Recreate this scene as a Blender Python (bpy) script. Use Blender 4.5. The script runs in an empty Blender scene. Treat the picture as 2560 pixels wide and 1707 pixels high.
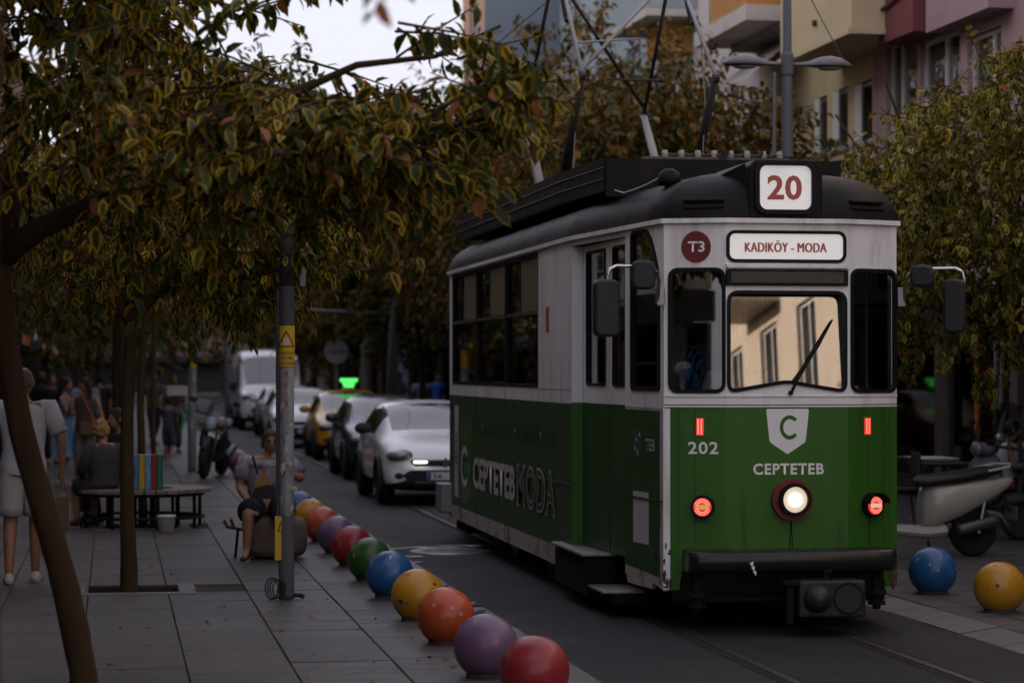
import bpy, bmesh, math, random
import numpy as np
from mathutils import Vector, Matrix, noise, geometry
R = math.radians
SC = bpy.context.scene
COL = SC.collection
rnd = random.Random(7)

# ------------------------------------------------------------------ camera
cam_d = bpy.data.cameras.new('camera'); cam = bpy.data.objects.new('camera', cam_d); COL.objects.link(cam)
SC.camera = cam
cam_d.sensor_width = 36.0; cam_d.lens = 85.0; cam_d.clip_start = 0.2; cam_d.clip_end = 3000
CAMZ = 1.78
cam.location = (0, 0, CAMZ)
cam.rotation_euler = (R(90.654), 0, R(-9.37))
cam_d.dof.use_dof = True; cam_d.dof.focus_distance = 17.6; cam_d.dof.aperture_fstop = 2.2

# ------------------------------------------------------------------ world, sun, exposure
SUN_EL, SUN_AZ = R(14.0), R(-90.0)      # azimuth measured from +Y towards +X: the sun stands low over the -X houses
w = bpy.data.worlds.new('World'); SC.world = w; w.use_nodes = True
nt = w.node_tree; nt.nodes.clear()
sky = nt.nodes.new('ShaderNodeTexSky'); sky.sky_type = 'NISHITA'; sky.sun_disc = False
sky.sun_elevation = SUN_EL; sky.sun_rotation = SUN_AZ; sky.air_density = 1.0; sky.dust_density = 4.0; sky.ozone_density = 1.5
hz = nt.nodes.new('ShaderNodeMixRGB'); hz.blend_type = 'MIX'; hz.inputs[0].default_value = 0.62
hz.inputs[2].default_value = (5.1, 4.9, 5.6, 1)     # even thin high cloud
bg = nt.nodes.new('ShaderNodeBackground'); bg.inputs[1].default_value = 0.13
wo = nt.nodes.new('ShaderNodeOutputWorld')
nt.links.new(sky.outputs[0], hz.inputs[1]); nt.links.new(hz.outputs[0], bg.inputs[0]); nt.links.new(bg.outputs[0], wo.inputs[0])
sun_d = bpy.data.lights.new('sun', 'SUN'); sun_d.energy = 5.0; sun_d.angle = R(0.5); sun_d.color = (1.0, 0.86, 0.70)
sun = bpy.data.objects.new('sun', sun_d); COL.objects.link(sun)
sd = Vector((math.sin(SUN_AZ)*math.cos(SUN_EL), math.cos(SUN_AZ)*math.cos(SUN_EL), math.sin(SUN_EL)))
sun.rotation_euler = (-sd).to_track_quat('-Z', 'Y').to_euler()
SC.view_settings.view_transform = 'Standard'; SC.view_settings.look = 'None'
SC.view_settings.exposure = 0.88; SC.view_settings.gamma = 1.0
SC.view_settings.use_curve_mapping = False
SC.render.engine = 'CYCLES'
SC.cycles.use_denoising = True; SC.cycles.use_adaptive_sampling = True; SC.cycles.adaptive_threshold = 0.02
SC.cycles.max_bounces = 5; SC.cycles.diffuse_bounces = 2; SC.cycles.glossy_bounces = 3
SC.cycles.transmission_bounces = 4; SC.cycles.transparent_max_bounces = 10; SC.cycles.sample_clamp_indirect = 6.0
SC.cycles.caustics_reflective = False; SC.cycles.caustics_refractive = False

# ------------------------------------------------------------------ pixel helper (photo pixel -> direction; distance from what it touches)
FPX = 6044.0
_ya, _pi = R(9.37), R(0.654)
_Rv = Vector((math.cos(_ya), -math.sin(_ya), 0)); _Fv = Vector((math.sin(_ya)*math.cos(_pi), math.cos(_ya)*math.cos(_pi), math.sin(_pi)))
_Uv = _Rv.cross(_Fv)
def at(x, y, z=None, X=None, Y=None):
    x *= 2560/2352; y *= 2560/2352
    r = _Fv + _Rv*((x-1280)/FPX) + _Uv*((853.5-y)/FPX)
    t = (z-CAMZ)/r.z if z is not None else X/r.x if X is not None else Y/r.y
    return Vector((r.x*t, r.y*t, CAMZ+r.z*t))
def to_px(P):
    v = Vector(P)-Vector((0, 0, CAMZ)); d = v.dot(_Fv)
    if d < 0.1: return (-9999, -9999, d)
    return (1280+FPX*v.dot(_Rv)/d, 853.5-FPX*v.dot(_Uv)/d, d)

# ------------------------------------------------------------------ mesh helpers
def tag(o, label=None, cat=None, group=None, kind=None):
    if label: o['label'] = label
    if cat: o['category'] = cat
    if group: o['group'] = group
    if kind: o['kind'] = kind
    return o
def empty(name, loc=(0, 0, 0), rz=0.0, label=None, cat=None, group=None):
    o = bpy.data.objects.new(name, None); COL.objects.link(o); o.location = loc; o.rotation_euler = (0, 0, rz)
    o.empty_display_size = 0.1
    return tag(o, label, cat, group)
def link(name, me, mat=None, par=None, loc=None, rot=None):
    o = bpy.data.objects.new(name, me); COL.objects.link(o)
    if mat is not None and len(me.materials) == 0: me.materials.append(mat)
    if par is not None: o.parent = par
    if loc is not None: o.location = loc
    if rot is not None: o.rotation_euler = rot
    return o
def frame_of(d):
    d = Vector(d).normalized()
    a = Vector((0, 0, 1)) if abs(d.z) < 0.9 else Vector((1, 0, 0))
    u = a.cross(d).normalized(); v = d.cross(u)
    return u, v
class MB:
    def __init__(s): s.v = []; s.f = []
    def add(s, vs, fs):
        n = len(s.v); s.v += [tuple(p) for p in vs]; s.f += [tuple(i+n for i in f) for f in fs]; return s
    def box(s, x0, x1, y0, y1, z0, z1):
        return s.add([(x0,y0,z0),(x1,y0,z0),(x1,y1,z0),(x0,y1,z0),(x0,y0,z1),(x1,y0,z1),(x1,y1,z1),(x0,y1,z1)],
                     [(0,3,2,1),(4,5,6,7),(0,1,5,4),(1,2,6,5),(2,3,7,6),(3,0,4,7)])
    def obox(s, c, size, rot):      # rot: 3x3 Matrix
        m = MB().box(-size[0]/2, size[0]/2, -size[1]/2, size[1]/2, -size[2]/2, size[2]/2)
        return s.add([rot@Vector(p)+Vector(c) for p in m.v], m.f)
    def tube(s, pts, r, n=8, cap=True):
        pts = [Vector(p) for p in pts]; k = len(pts)
        rs = r if isinstance(r, (list, tuple)) else [r]*k
        t0 = (pts[1]-pts[0]).normalized(); u, v = frame_of(t0); vs = []
        for i, p in enumerate(pts):
            if i == 0: t = t0
            elif i == k-1: t = (pts[-1]-pts[-2]).normalized()
            else: t = ((pts[i+1]-p).normalized()+(p-pts[i-1]).normalized()).normalized()
            u = (u-t*u.dot(t)).normalized(); v = t.cross(u)
            for j in range(n):
                a = 2*math.pi*j/n; vs.append(p+(u*math.cos(a)+v*math.sin(a))*rs[i])
        fs = [(i*n+j, i*n+(j+1)%n, (i+1)*n+(j+1)%n, (i+1)*n+j) for i in range(k-1) for j in range(n)]
        if cap: fs += [tuple(range(n))[::-1], tuple((k-1)*n+j for j in range(n))]
        return s.add(vs, fs)
    def lathe(s, prof, n=16, c=(0,0,0), axis=(0,0,1)):
        u, v = frame_of(axis); a = Vector(axis).normalized(); c = Vector(c); k = len(prof); vs = []
        for r, h in prof:
            for j in range(n):
                t = 2*math.pi*j/n; vs.append(c+a*h+(u*math.cos(t)+v*math.sin(t))*r)
        fs = [(i*n+j, i*n+(j+1)%n, (i+1)*n+(j+1)%n, (i+1)*n+j) for i in range(k-1) for j in range(n)]
        if prof[0][0] > 1e-4: fs.append(tuple(range(n))[::-1])
        if prof[-1][0] > 1e-4: fs.append(tuple((k-1)*n+j for j in range(n)))
        return s.add(vs, fs)
    def sphere(s, c, r, nu=16, nv=10):
        r = r if isinstance(r, (list, tuple)) else (r, r, r); vs = []
        for i in range(nv+1):
            ph = math.pi*i/nv
            for j in range(nu):
                t = 2*math.pi*j/nu
                vs.append((c[0]+r[0]*math.sin(ph)*math.cos(t), c[1]+r[1]*math.sin(ph)*math.sin(t), c[2]-r[2]*math.cos(ph)))
        fs = [(i*nu+j, i*nu+(j+1)%nu, (i+1)*nu+(j+1)%nu, (i+1)*nu+j) for i in range(nv) for j in range(nu)]
        return s.add(vs, fs)
    def prism(s, poly, fn, d0, d1):  # polygon (a,b) extruded between depths d0,d1; fn(a,b,d)->xyz
        n = len(poly)
        vs = [fn(a, b, d0) for a, b in poly]+[fn(a, b, d1) for a, b in poly]
        fs = [tuple(range(n)), tuple(range(2*n-1, n-1, -1))]+[(i, i+n, (i+1)%n+n, (i+1)%n) for i in range(n)]
        return s.add(vs, fs)
    def plate(s, outer, holes, fn, t=0.03):   # plate with holes, thickness t inwards
        loops = [outer]+list(holes); flat = [p for l in loops for p in l]; n = len(flat)
        tri = geometry.tessellate_polygon([[Vector((a, b, 0)) for a, b in l] for l in loops])
        vs = [fn(a, b, 0) for a, b in flat]+[fn(a, b, -t) for a, b in flat]
        fs = [tuple(q) for q in tri]+[tuple(i+n for i in q)[::-1] for q in tri]
        k = 0
        for l in loops:
            m = len(l); fs += [(k+i, k+i+n, k+(i+1)%m+n, k+(i+1)%m) for i in range(m)]; k += m
        return s.add(vs, fs)
    def ring(s, outer, inner, fn, d0, d1):    # same vertex count; raised frame
        n = len(outer)
        vs = [fn(a, b, d1) for a, b in outer]+[fn(a, b, d1) for a, b in inner]+[fn(a, b, d0) for a, b in outer]+[fn(a, b, d0) for a, b in inner]
        fs = []
        for i in range(n):
            j = (i+1) % n
            fs += [(i, j, n+j, n+i), (i, 2*n+i, 2*n+j, j), (n+i, n+j, 3*n+j, 3*n+i)]
        return s.add(vs, fs)
    def mesh(s, name, smooth=False, fix=True):
        me = bpy.data.meshes.new(name); me.from_pydata([tuple(p) for p in s.v], [], s.f); me.update()
        if fix:
            bm = bmesh.new(); bm.from_mesh(me); bmesh.ops.recalc_face_normals(bm, faces=bm.faces); bm.to_mesh(me); bm.free()
        if smooth:
            me.polygons.foreach_set('use_smooth', [True]*len(me.polygons))
        return me
    def build(s, name, mat, par=None, smooth=False, bevel=0.0, loc=None, rot=None, seg=2, fix=True, auto=False):
        me = s.mesh(name, smooth or auto, fix); o = link(name, me, mat, par, loc, rot)
        if auto: me.set_sharp_from_angle(angle=R(38))
        if bevel:
            b = o.modifiers.new('bevel', 'BEVEL'); b.width = bevel; b.segments = seg; b.limit_method = 'ANGLE'; b.angle_limit = R(35)
        return o
def rect(a0, a1, b0, b1): return [(a0, b0), (a1, b0), (a1, b1), (a0, b1)]
def rr(x0, x1, z0, z1, r=0.05, n=5):
    P = []
    for cx, cz, a0 in ((x1-r, z0+r, -90), (x1-r, z1-r, 0), (x0+r, z1-r, 90), (x0+r, z0+r, 180)):
        for i in range(n+1):
            a = R(a0+90*i/n); P.append((cx+r*math.cos(a), cz+r*math.sin(a)))
    return P
def inset(poly, d):
    n = len(poly); out = []
    for i in range(n):
        p0, p1, p2 = Vector(poly[i-1]), Vector(poly[i]), Vector(poly[(i+1) % n])
        a = (p1-p0); b = (p2-p1)
        if a.length < 1e-7 or b.length < 1e-7: out.append(tuple(p1)); continue
        a.normalize(); b.normalize()
        na, nb = Vector((-a.y, a.x)), Vector((-b.y, b.x)); m = (na+nb); m /= max(0.3, m.length_squared/2)**1
        out.append(tuple(p1+m*d))
    return out
_TMP = bpy.data.scenes.new('bake')          # small side scene: modifiers and letters are evaluated here, then it is removed
def evaluated(o):
    _TMP.collection.objects.link(o); vl = _TMP.view_layers[0]; vl.update(); dg = vl.depsgraph; dg.update()
    return bpy.data.meshes.new_from_object(o.evaluated_get(dg))
def subsurf_mesh(verts, edges, faces, radii=None, levels=1, root=0, name='m', mats=None, matidx=None, smooth=True):
    """Skin (if radii) + Subdivision evaluated to a plain mesh."""
    me = bpy.data.meshes.new(name); me.from_pydata([tuple(v) for v in verts], edges, faces)
    if mats:
        for m in mats: me.materials.append(m)
        if matidx: me.polygons.foreach_set('material_index', matidx)
    o = bpy.data.objects.new(name, me)
    if radii:
        md = o.modifiers.new('s', 'SKIN'); md.use_smooth_shade = True; md.branch_smoothing = 0.6
        sv = me.skin_vertices[0].data
        for i, r in enumerate(radii):
            sv[i].radius = r if isinstance(r, tuple) else (r, r); sv[i].use_root = (i == root)
    if levels:
        md = o.modifiers.new('d', 'SUBSURF'); md.levels = levels; md.render_levels = levels
    out = evaluated(o)
    bpy.data.objects.remove(o); bpy.data.meshes.remove(me)
    if smooth: out.polygons.foreach_set('use_smooth', [True]*len(out.polygons))
    return out
def split_mats(me, names, par, loc=(0, 0, 0)):
    """one object per material slot of me; names[i] is the object name of slot i"""
    objs = []
    for i, nm in enumerate(names):
        fs = [p for p in me.polygons if p.material_index == i]
        if not fs or nm is None: objs.append(None); continue
        idx = sorted({v for p in fs for v in p.vertices}); mp = {v: k for k, v in enumerate(idx)}
        m2 = bpy.data.meshes.new(nm); m2.from_pydata([tuple(me.vertices[v].co) for v in idx], [], [tuple(mp[v] for v in p.vertices) for p in fs])
        m2.polygons.foreach_set('use_smooth', [True]*len(m2.polygons)); m2.materials.append(me.materials[i])
        objs.append(link(nm, m2, None, par, loc))
    return objs
def text_mesh(s, bold=0.0, spacing=1.0, extrude=0.0):
    cu = bpy.data.curves.new('text', 'FONT'); cu.body = s; cu.size = 1.0; cu.offset = bold; cu.space_character = spacing; cu.extrude = extrude
    cu.resolution_u = 3
    o = bpy.data.objects.new('text', cu)
    me = evaluated(o)
    bpy.data.objects.remove(o); bpy.data.curves.remove(cu)
    return me
def lettering(name, s, a0, a1, b0, b1, fn, d, mat, par, bold=0.012, spacing=1.0):
    """flat letters filling the box (a0..a1, b0..b1) of a surface fn(a,b,d)"""
    me = text_mesh(s, bold, spacing)
    xs = [v.co.x for v in me.vertices]; ys = [v.co.y for v in me.vertices]
    x0, x1, y0, y1 = min(xs), max(xs), min(ys), max(ys)
    for v in me.vertices:
        v.co = Vector(fn(a0+(v.co.x-x0)/(x1-x0)*(a1-a0), b0+(v.co.y-y0)/(y1-y0)*(b1-b0), d))
    me.materials.clear(); me.name = name
    return link(name, me, mat, par)

# ------------------------------------------------------------------ materials
def mat(name, col, rough=0.6, metal=0.0, var=0.0, vscale=6.0, dirt=None, dscale=3.0, dthr=0.55, bump=0.0, bscale=40.0, spec=0.32,
        stretch=None, emit=None, estr=0.0, coat=0.0, randobj=0.0, detail=5.0, rvar=0.0, world=False, stain=None):
    m = bpy.data.materials.new(name); m.use_nodes = True; t = m.node_tree; b = t.nodes['Principled BSDF']
    b.inputs['Roughness'].default_value = rough; b.inputs['Metallic'].default_value = metal
    b.inputs['Specular IOR Level'].default_value = spec; b.inputs['Coat Weight'].default_value = coat
    c4 = (*col, 1.0); b.inputs['Base Color'].default_value = c4
    if emit: b.inputs['Emission Color'].default_value = (*emit, 1); b.inputs['Emission Strength'].default_value = estr
    if not (var or dirt or bump or randobj or rvar): return m
    tc = t.nodes.new('ShaderNodeTexCoord'); mp = t.nodes.new('ShaderNodeMapping')
    if world:
        gp = t.nodes.new('ShaderNodeNewGeometry'); t.links.new(gp.outputs['Position'], mp.inputs['Vector'])
    else: t.links.new(tc.outputs['Object'], mp.inputs['Vector'])
    if stretch: mp.inputs['Scale'].default_value = stretch
    cur = None
    def nz(scale, det=detail):
        n = t.nodes.new('ShaderNodeTexNoise'); n.inputs['Scale'].default_value = scale; n.inputs['Detail'].default_value = det
        n.inputs['Roughness'].default_value = 0.62
        t.links.new(mp.outputs[0], n.inputs['Vector']); return n
    def mixc(fac, a, bcol, mode='MIX'):
        x = t.nodes.new('ShaderNodeMixRGB'); x.blend_type = mode
        if isinstance(fac, float): x.inputs[0].default_value = fac
        else: t.links.new(fac, x.inputs[0])
        if isinstance(a, tuple): x.inputs[1].default_value = a
        else: t.links.new(a, x.inputs[1])
        if isinstance(bcol, tuple): x.inputs[2].default_value = bcol
        else: t.links.new(bcol, x.inputs[2])
        return x.outputs[0]
    cur = c4
    if var:
        n = nz(vscale); lo = tuple(max(0, c*(1-var)) for c in col)+(1,); hi = tuple(min(1, c*(1+var)) for c in col)+(1,)
        cur = mixc(n.outputs['Fac'], lo, hi)
    if randobj:
        oi = t.nodes.new('ShaderNodeObjectInfo'); mr = t.nodes.new('ShaderNodeMapRange')
        mr.inputs[3].default_value = 1-randobj; mr.inputs[4].default_value = 1+randobj
        t.links.new(oi.outputs['Random'], mr.inputs[0])
        cb = t.nodes.new('ShaderNodeCombineColor')
        for i in range(3): t.links.new(mr.outputs[0], cb.inputs[i])
        cur = mixc(1.0, cur, cb.outputs[0], 'MULTIPLY')
    if dirt:
        n = nz(dscale, 8.0); rp = t.nodes.new('ShaderNodeMapRange'); rp.inputs[1].default_value = dthr; rp.inputs[2].default_value = min(1.0, dthr+0.16)
        rp.inputs[4].default_value = dirt[3] if len(dirt) > 3 else 0.8
        t.links.new(n.outputs['Fac'], rp.inputs[0]); cur = mixc(rp.outputs[0], cur, (*dirt[:3], 1))
    if stain:
        n = nz(stain[4], 4.0); rp = t.nodes.new('ShaderNodeMapRange'); rp.inputs[1].default_value = 0.50; rp.inputs[2].default_value = 0.72; rp.inputs[4].default_value = stain[3]
        t.links.new(n.outputs['Fac'], rp.inputs[0]); cur = mixc(rp.outputs[0], cur, (*stain[:3], 1))
    if not isinstance(cur, tuple): t.links.new(cur, b.inputs['Base Color'])
    if rvar:
        n = nz(vscale*1.7); mr = t.nodes.new('ShaderNodeMapRange'); mr.inputs[3].default_value = rough-rvar; mr.inputs[4].default_value = rough+rvar
        t.links.new(n.outputs['Fac'], mr.inputs[0]); t.links.new(mr.outputs[0], b.inputs['Roughness'])
    if bump:
        n = nz(bscale, 4.0); bp = t.nodes.new('ShaderNodeBump'); bp.inputs['Strength'].default_value = bump; bp.inputs['Distance'].default_value = 0.01
        t.links.new(n.outputs['Fac'], bp.inputs['Height']); t.links.new(bp.outputs[0], b.inputs['Normal'])
    return m
def glass(name, tint=(0.25, 0.28, 0.3), refl=0.12, rough=0.02, wav=0.0, graz=0.55):
    m = bpy.data.materials.new(name); m.use_nodes = True; t = m.node_tree; t.nodes.clear()
    o = t.nodes.new('ShaderNodeOutputMaterial'); tr = t.nodes.new('ShaderNodeBsdfTransparent'); tr.inputs[0].default_value = (*tint, 1)
    g = t.nodes.new('ShaderNodeBsdfGlossy'); g.inputs['Roughness'].default_value = rough; g.inputs['Color'].default_value = (1, 1, 1, 1)
    fr = t.nodes.new('ShaderNodeLayerWeight'); fr.inputs[0].default_value = 0.5
    mr = t.nodes.new('ShaderNodeMapRange'); mr.inputs[3].default_value = refl; mr.inputs[4].default_value = min(1.0, refl+graz); 
    pw = t.nodes.new('ShaderNodeMath'); pw.operation = 'POWER'; pw.inputs[1].default_value = 3.0
    t.links.new(fr.outputs['Facing'], pw.inputs[0]); t.links.new(pw.outputs[0], mr.inputs[0])
    mx = t.nodes.new('ShaderNodeMixShader'); t.links.new(mr.outputs[0], mx.inputs[0]); t.links.new(tr.outputs[0], mx.inputs[1]); t.links.new(g.outputs[0], mx.inputs[2])
    if wav:
        tc = t.nodes.new('ShaderNodeTexCoord'); n = t.nodes.new('ShaderNodeTexNoise'); n.inputs['Scale'].default_value = 3.0; n.inputs['Detail'].default_value = 1.0
        bp = t.nodes.new('ShaderNodeBump'); bp.inputs['Strength'].default_value = wav; bp.inputs['Distance'].default_value = 0.02
        t.links.new(tc.outputs['Object'], n.inputs['Vector']); t.links.new(n.outputs['Fac'], bp.inputs['Height']); t.links.new(bp.outputs[0], g.inputs['Normal'])
    t.links.new(mx.outputs[0], o.inputs[0]); return m
M = {}
def K(key, *a, **k):
    if key not in M: M[key] = mat(key, *a, **k)
    return M[key]
K('asphalt', (0.025, 0.025, 0.028), 0.66, spec=0.2, stain=(0.012, 0.012, 0.013, 0.7, 0.35), var=0.45, vscale=2.2, dirt=(0.042, 0.041, 0.043, 0.6), dscale=0.9, dthr=0.5, bump=0.9, bscale=120, rvar=0.14)
K('earth_base', (0.06, 0.055, 0.05), 0.9, var=0.3, vscale=1.0)
K('joint', (0.035, 0.028, 0.022), 0.95)
K('slab', (0.067, 0.061, 0.062), 0.50, spec=0.22, var=0.32, vscale=5.0, randobj=0.20, world=True, stain=(0.022, 0.018, 0.016, 0.55, 0.55), dirt=(0.036, 0.030, 0.027, 0.6), dscale=2.2, dthr=0.53, bump=0.25, bscale=60, stretch=(0.35, 1.6, 1.0), rvar=0.14)
K('kerb', (0.10, 0.092, 0.092), 0.45, world=True, var=0.25, vscale=4.0, randobj=0.12, dirt=(0.36, 0.36, 0.39, 0.6), dscale=3.0, dthr=0.62, bump=0.3, bscale=50, rvar=0.18)
K('rail', (0.09, 0.08, 0.075), 0.42, metal=0.7, var=0.3, vscale=3.0)
K('groove', (0.012, 0.011, 0.01), 0.9)
K('iron', (0.09, 0.088, 0.085), 0.42, metal=0.6, var=0.3, vscale=15, bump=0.4, bscale=60)
K('soil', (0.10, 0.062, 0.04), 0.95, var=0.45, vscale=14, bump=1.0, bscale=30)
K('black', (0.009, 0.009, 0.010), 0.5, spec=0.14)
K('rubber', (0.015, 0.015, 0.016), 0.62, var=0.3, vscale=8)
K('chrome', (0.55, 0.54, 0.53), 0.22, metal=1.0)
K('steel', (0.30, 0.30, 0.31), 0.4, metal=0.7, var=0.15, vscale=10)
# ------------------------------------------------------------------ ground, road, pavements
ROADZ = -0.12
g = MB().box(-400, 400, -200, 900, -0.40, -0.36).build('ground', M['earth_base']); tag(g, kind='structure')
road = MB().add([(2.752, -40, ROADZ), (6.0, -40, ROADZ), (6.0, 190, ROADZ), (2.752, 190, ROADZ)], [(0, 1, 2, 3)]).build('road', M['asphalt']); tag(road, kind='structure')
for rx in (4.09, 5.17):
    MB().box(rx-0.028, rx+0.028, -40, 190, ROADZ-0.05, ROADZ+0.006).build('rail', M['rail'], road)
    MB().box(rx+0.03, rx+0.075, -40, 190, ROADZ-0.05, ROADZ+0.004).build('rail_groove', M['groove'], road)
    MB().box(rx-0.10, rx-0.032, -40, 190, ROADZ-0.05, ROADZ+0.003).build('rail_bed', K('rail_bed', (0.020, 0.018, 0.017), 0.85, spec=0.15, var=0.5, vscale=3), road)
mc = at(1035, 1266, z=ROADZ)
mh = MB().lathe([(0.0, 0.012), (0.10, 0.012), (0.11, 0.004), (0.13, 0.004), (0.14, 0.012), (0.23, 0.012), (0.24, 0.004), (0.26, 0.004), (0.27, 0.012), (0.31, 0.012), (0.315, 0.0)], 36, (mc.x, mc.y, ROADZ)).build('manhole_cover', M['iron'], road, auto=True)
MB().lathe([(0.315, 0.003), (0.36, 0.014), (0.42, 0.012), (0.43, 0.0)], 36, (mc.x, mc.y, ROADZ)).build('manhole_frame', M['steel'], mh, auto=True)

def slab_mesh(w, l, t=0.05, c=0.005):
    m = MB(); x, y = w/2, l/2
    m.add([(-x,-y,-t),(x,-y,-t),(x,y,-t),(-x,y,-t),(-x,-y,-c),(x,-y,-c),(x,y,-c),(-x,y,-c),(-x+c,-y+c,0),(x-c,-y+c,0),(x-c,y-c,0),(-x+c,y-c,0)],
          [(0,1,5,4),(1,2,6,5),(2,3,7,6),(3,0,4,7),(4,5,9,8),(5,6,10,9),(6,7,11,10),(7,4,8,11),(8,9,10,11)])
    return m
PITS = [(0.15, 19.85, 0.37, 0.36), (-0.20, 13.30, 0.45, 0.40), (0.32, 27.7, 0.40, 0.40)]
def in_pit(x0, x1, y0, y1):
    return any(x1 > px-a and x0 < px+a and y1 > py-b and y0 < py+b for px, py, a, b in PITS)
slab_cache = {}
def pave(par, cols, y0, y1, z, lens, name='paving_slab', pits=False, limit=290, seed=1):
    rg = random.Random(seed); stuff = MB(); n = 0; cand = []
    for (xa, xb) in cols:
        y = y0+rg.random()*0.6
        while y < y1:
            L = rg.choice(lens)
            if pits:
                # clip slabs against tree pits (split along Y)
                segs = [(y, y+L)]
                for px, py, a, b in PITS:
                    if xb > px-a+0.03 and xa < px+a-0.03:
                        ns = []
                        for s0, s1 in segs:
                            if s1 <= py-b or s0 >= py+b: ns.append((s0, s1)); continue
                            if s0 < py-b-0.06: ns.append((s0, py-b))
                            if s1 > py+b+0.06: ns.append((py+b, s1))
                        segs = ns
            else: segs = [(y, y+L)]
            for s0, s1 in segs: cand.append((xa, xb, s0, s1))
            y += L
    for xa, xb, s0, s1 in sorted(cand, key=lambda c: c[2]):
        cx, cy = (xa+xb)/2, (s0+s1)/2; p = to_px((cx, cy, z)); w_, l_ = round(xb-xa-0.007, 3), round(s1-s0-0.007, 3)
        vis = -150 < p[0] < 2710 and p[1] < 1850 and p[2] > 0
        if vis and n < limit:
            key = (w_, l_)
            if key not in slab_cache: slab_cache[key] = slab_mesh(w_, l_).mesh('paving_slab'); slab_cache[key].materials.append(M['slab'])
            o = link(name, slab_cache[key], None, par, (cx, cy, z+rg.uniform(-0.002, 0.002)), (R(rg.uniform(-0.12, 0.12)), R(rg.uniform(-0.2, 0.2)), R(rg.uniform(-0.15, 0.15)))); n += 1
        else:
            m = slab_mesh(w_, l_); dz = z+rg.uniform(-0.002, 0.002); stuff.add([(a+cx, b+cy, c+dz) for a, b, c in m.v], m.f)
    if stuff.v: tag(stuff.build('paving_field', M['slab'], par, fix=False), kind='stuff')
pav = MB()
# joint bed of the pavement, open at the tree pits
def bed(x0, x1, y0, y1, z, pits):
    m = MB(); outer = [(x0, y0), (x1, y0), (x1, y1), (x0, y1)]
    holes = [[(px-a, py-b), (px-a, py+b), (px+a, py+b), (px+a, py-b)] for px, py, a, b in pits]
    return m.plate(outer, holes, lambda a, b, d: (a, b, z+d), 0.12)
pavement = bed(-12, 2.446, -40, 190, -0.016, PITS).build('pavement', M['joint']); tag(pavement, kind='structure')
cols = [(1.69+0.628*k, min(2.446, 1.69+0.628*(k+1))) for k in range(0, 2)]
cols = [(1.69, 2.30), (2.30, 2.446)]+[(1.69-0.627*(k+1), 1.69-0.627*k) for k in range(7)]
pave(pavement, cols, 9.0, 120, 0.0, (0.6, 0.9, 1.2, 1.2), pits=True, seed=3)
# pale border stones and earth of the tree pits
for px, py, a, b in PITS:
    m = MB().add([(px-a, py-b, -0.10), (px+a, py-b, -0.10), (px+a, py+b, -0.10), (px-a, py+b, -0.10)], [(0, 1, 2, 3)])
    MB().sphere((px, py, -0.10), (a*0.96, b*0.96, 0.035), 16, 6).build('pit_earth', M['soil'], pavement, smooth=True)
    m.build('pit_floor', M['soil'], pavement)
    for (x0, x1, y0, y1) in ((px-a-0.14, px+a+0.14, py-b-0.15, py-b-0.004), (px-a-0.14, px-a-0.004, py-b+0.002, py+b), (px+a+0.004, px+a+0.14, py-b+0.002, py+b)):
        MB().box(x0, x1, y0, y1, -0.09, 0.008).build('pit_border_stone', M['kerb'], pavement, bevel=0.006)
# kerb stones
kerb = MB().box(2.45, 2.749, -40, 190, -0.30, -0.02).build('kerb', M['joint']); tag(kerb, kind='structure')
kme = MB().box(-0.147, 0.147, -0.397, 0.397, -0.2, 0.004).mesh('kerb_stone'); kme.materials.append(M['kerb'])
bmk = bmesh.new(); bmk.from_mesh(kme); bmesh.ops.bevel(bmk, geom=bmk.edges[:], offset=0.012, segments=2, affect='EDGES', profile=0.6); bmk.to_mesh(kme); bmk.free()
for k in range(75):
    link('kerb_stone', kme, None, kerb, (2.6+rnd.uniform(-0.004, 0.004), 9.4+0.8*k, rnd.uniform(-0.004, 0.004)), (0, 0, R(rnd.uniform(-0.25, 0.25))))
# pavement across the road: low, almost flush kerb
RZ = -0.07
pavement2 = MB().box(6.30, 30, -40, 190, -0.3, RZ-0.016).build('pavement', M['joint']); tag(pavement2, kind='structure')
pave(pavement2, [(6.62+0.6*k, 6.62+0.6*(k+1)) for k in range(8)]+[(6.30, 6.62)], 12.0, 60, RZ, (0.4, 0.6, 0.6), limit=200, seed=9)
kerb2 = MB().box(5.98, 6.298, -40, 190, -0.30, RZ-0.06).build('kerb', M['joint']); tag(kerb2, kind='structure')
kme2 = MB().add([(-0.157,-0.397,-0.2),(0.157,-0.397,-0.2),(0.157,0.397,-0.2),(-0.157,0.397,-0.2),(-0.157,-0.397,-0.047),(0.157,-0.397,0.0),(0.157,0.397,0.0),(-0.157,0.397,-0.047)],
      [(0,3,2,1),(4,5,6,7),(0,1,5,4),(1,2,6,5),(2,3,7,6),(3,0,4,7)]).mesh('kerb_stone'); kme2.materials.append(M['kerb'])
bmk = bmesh.new(); bmk.from_mesh(kme2); bmesh.ops.bevel(bmk, geom=bmk.edges[:], offset=0.01, segments=2, affect='EDGES'); bmk.to_mesh(kme2); bmk.free()
for k in range(60):
    link('kerb_stone', kme2, None, kerb2, (6.14+rnd.uniform(-0.004, 0.004), 11.4+0.8*k, RZ+rnd.uniform(-0.004, 0.003)), (0, 0, R(rnd.uniform(-0.3, 0.3))))
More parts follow.
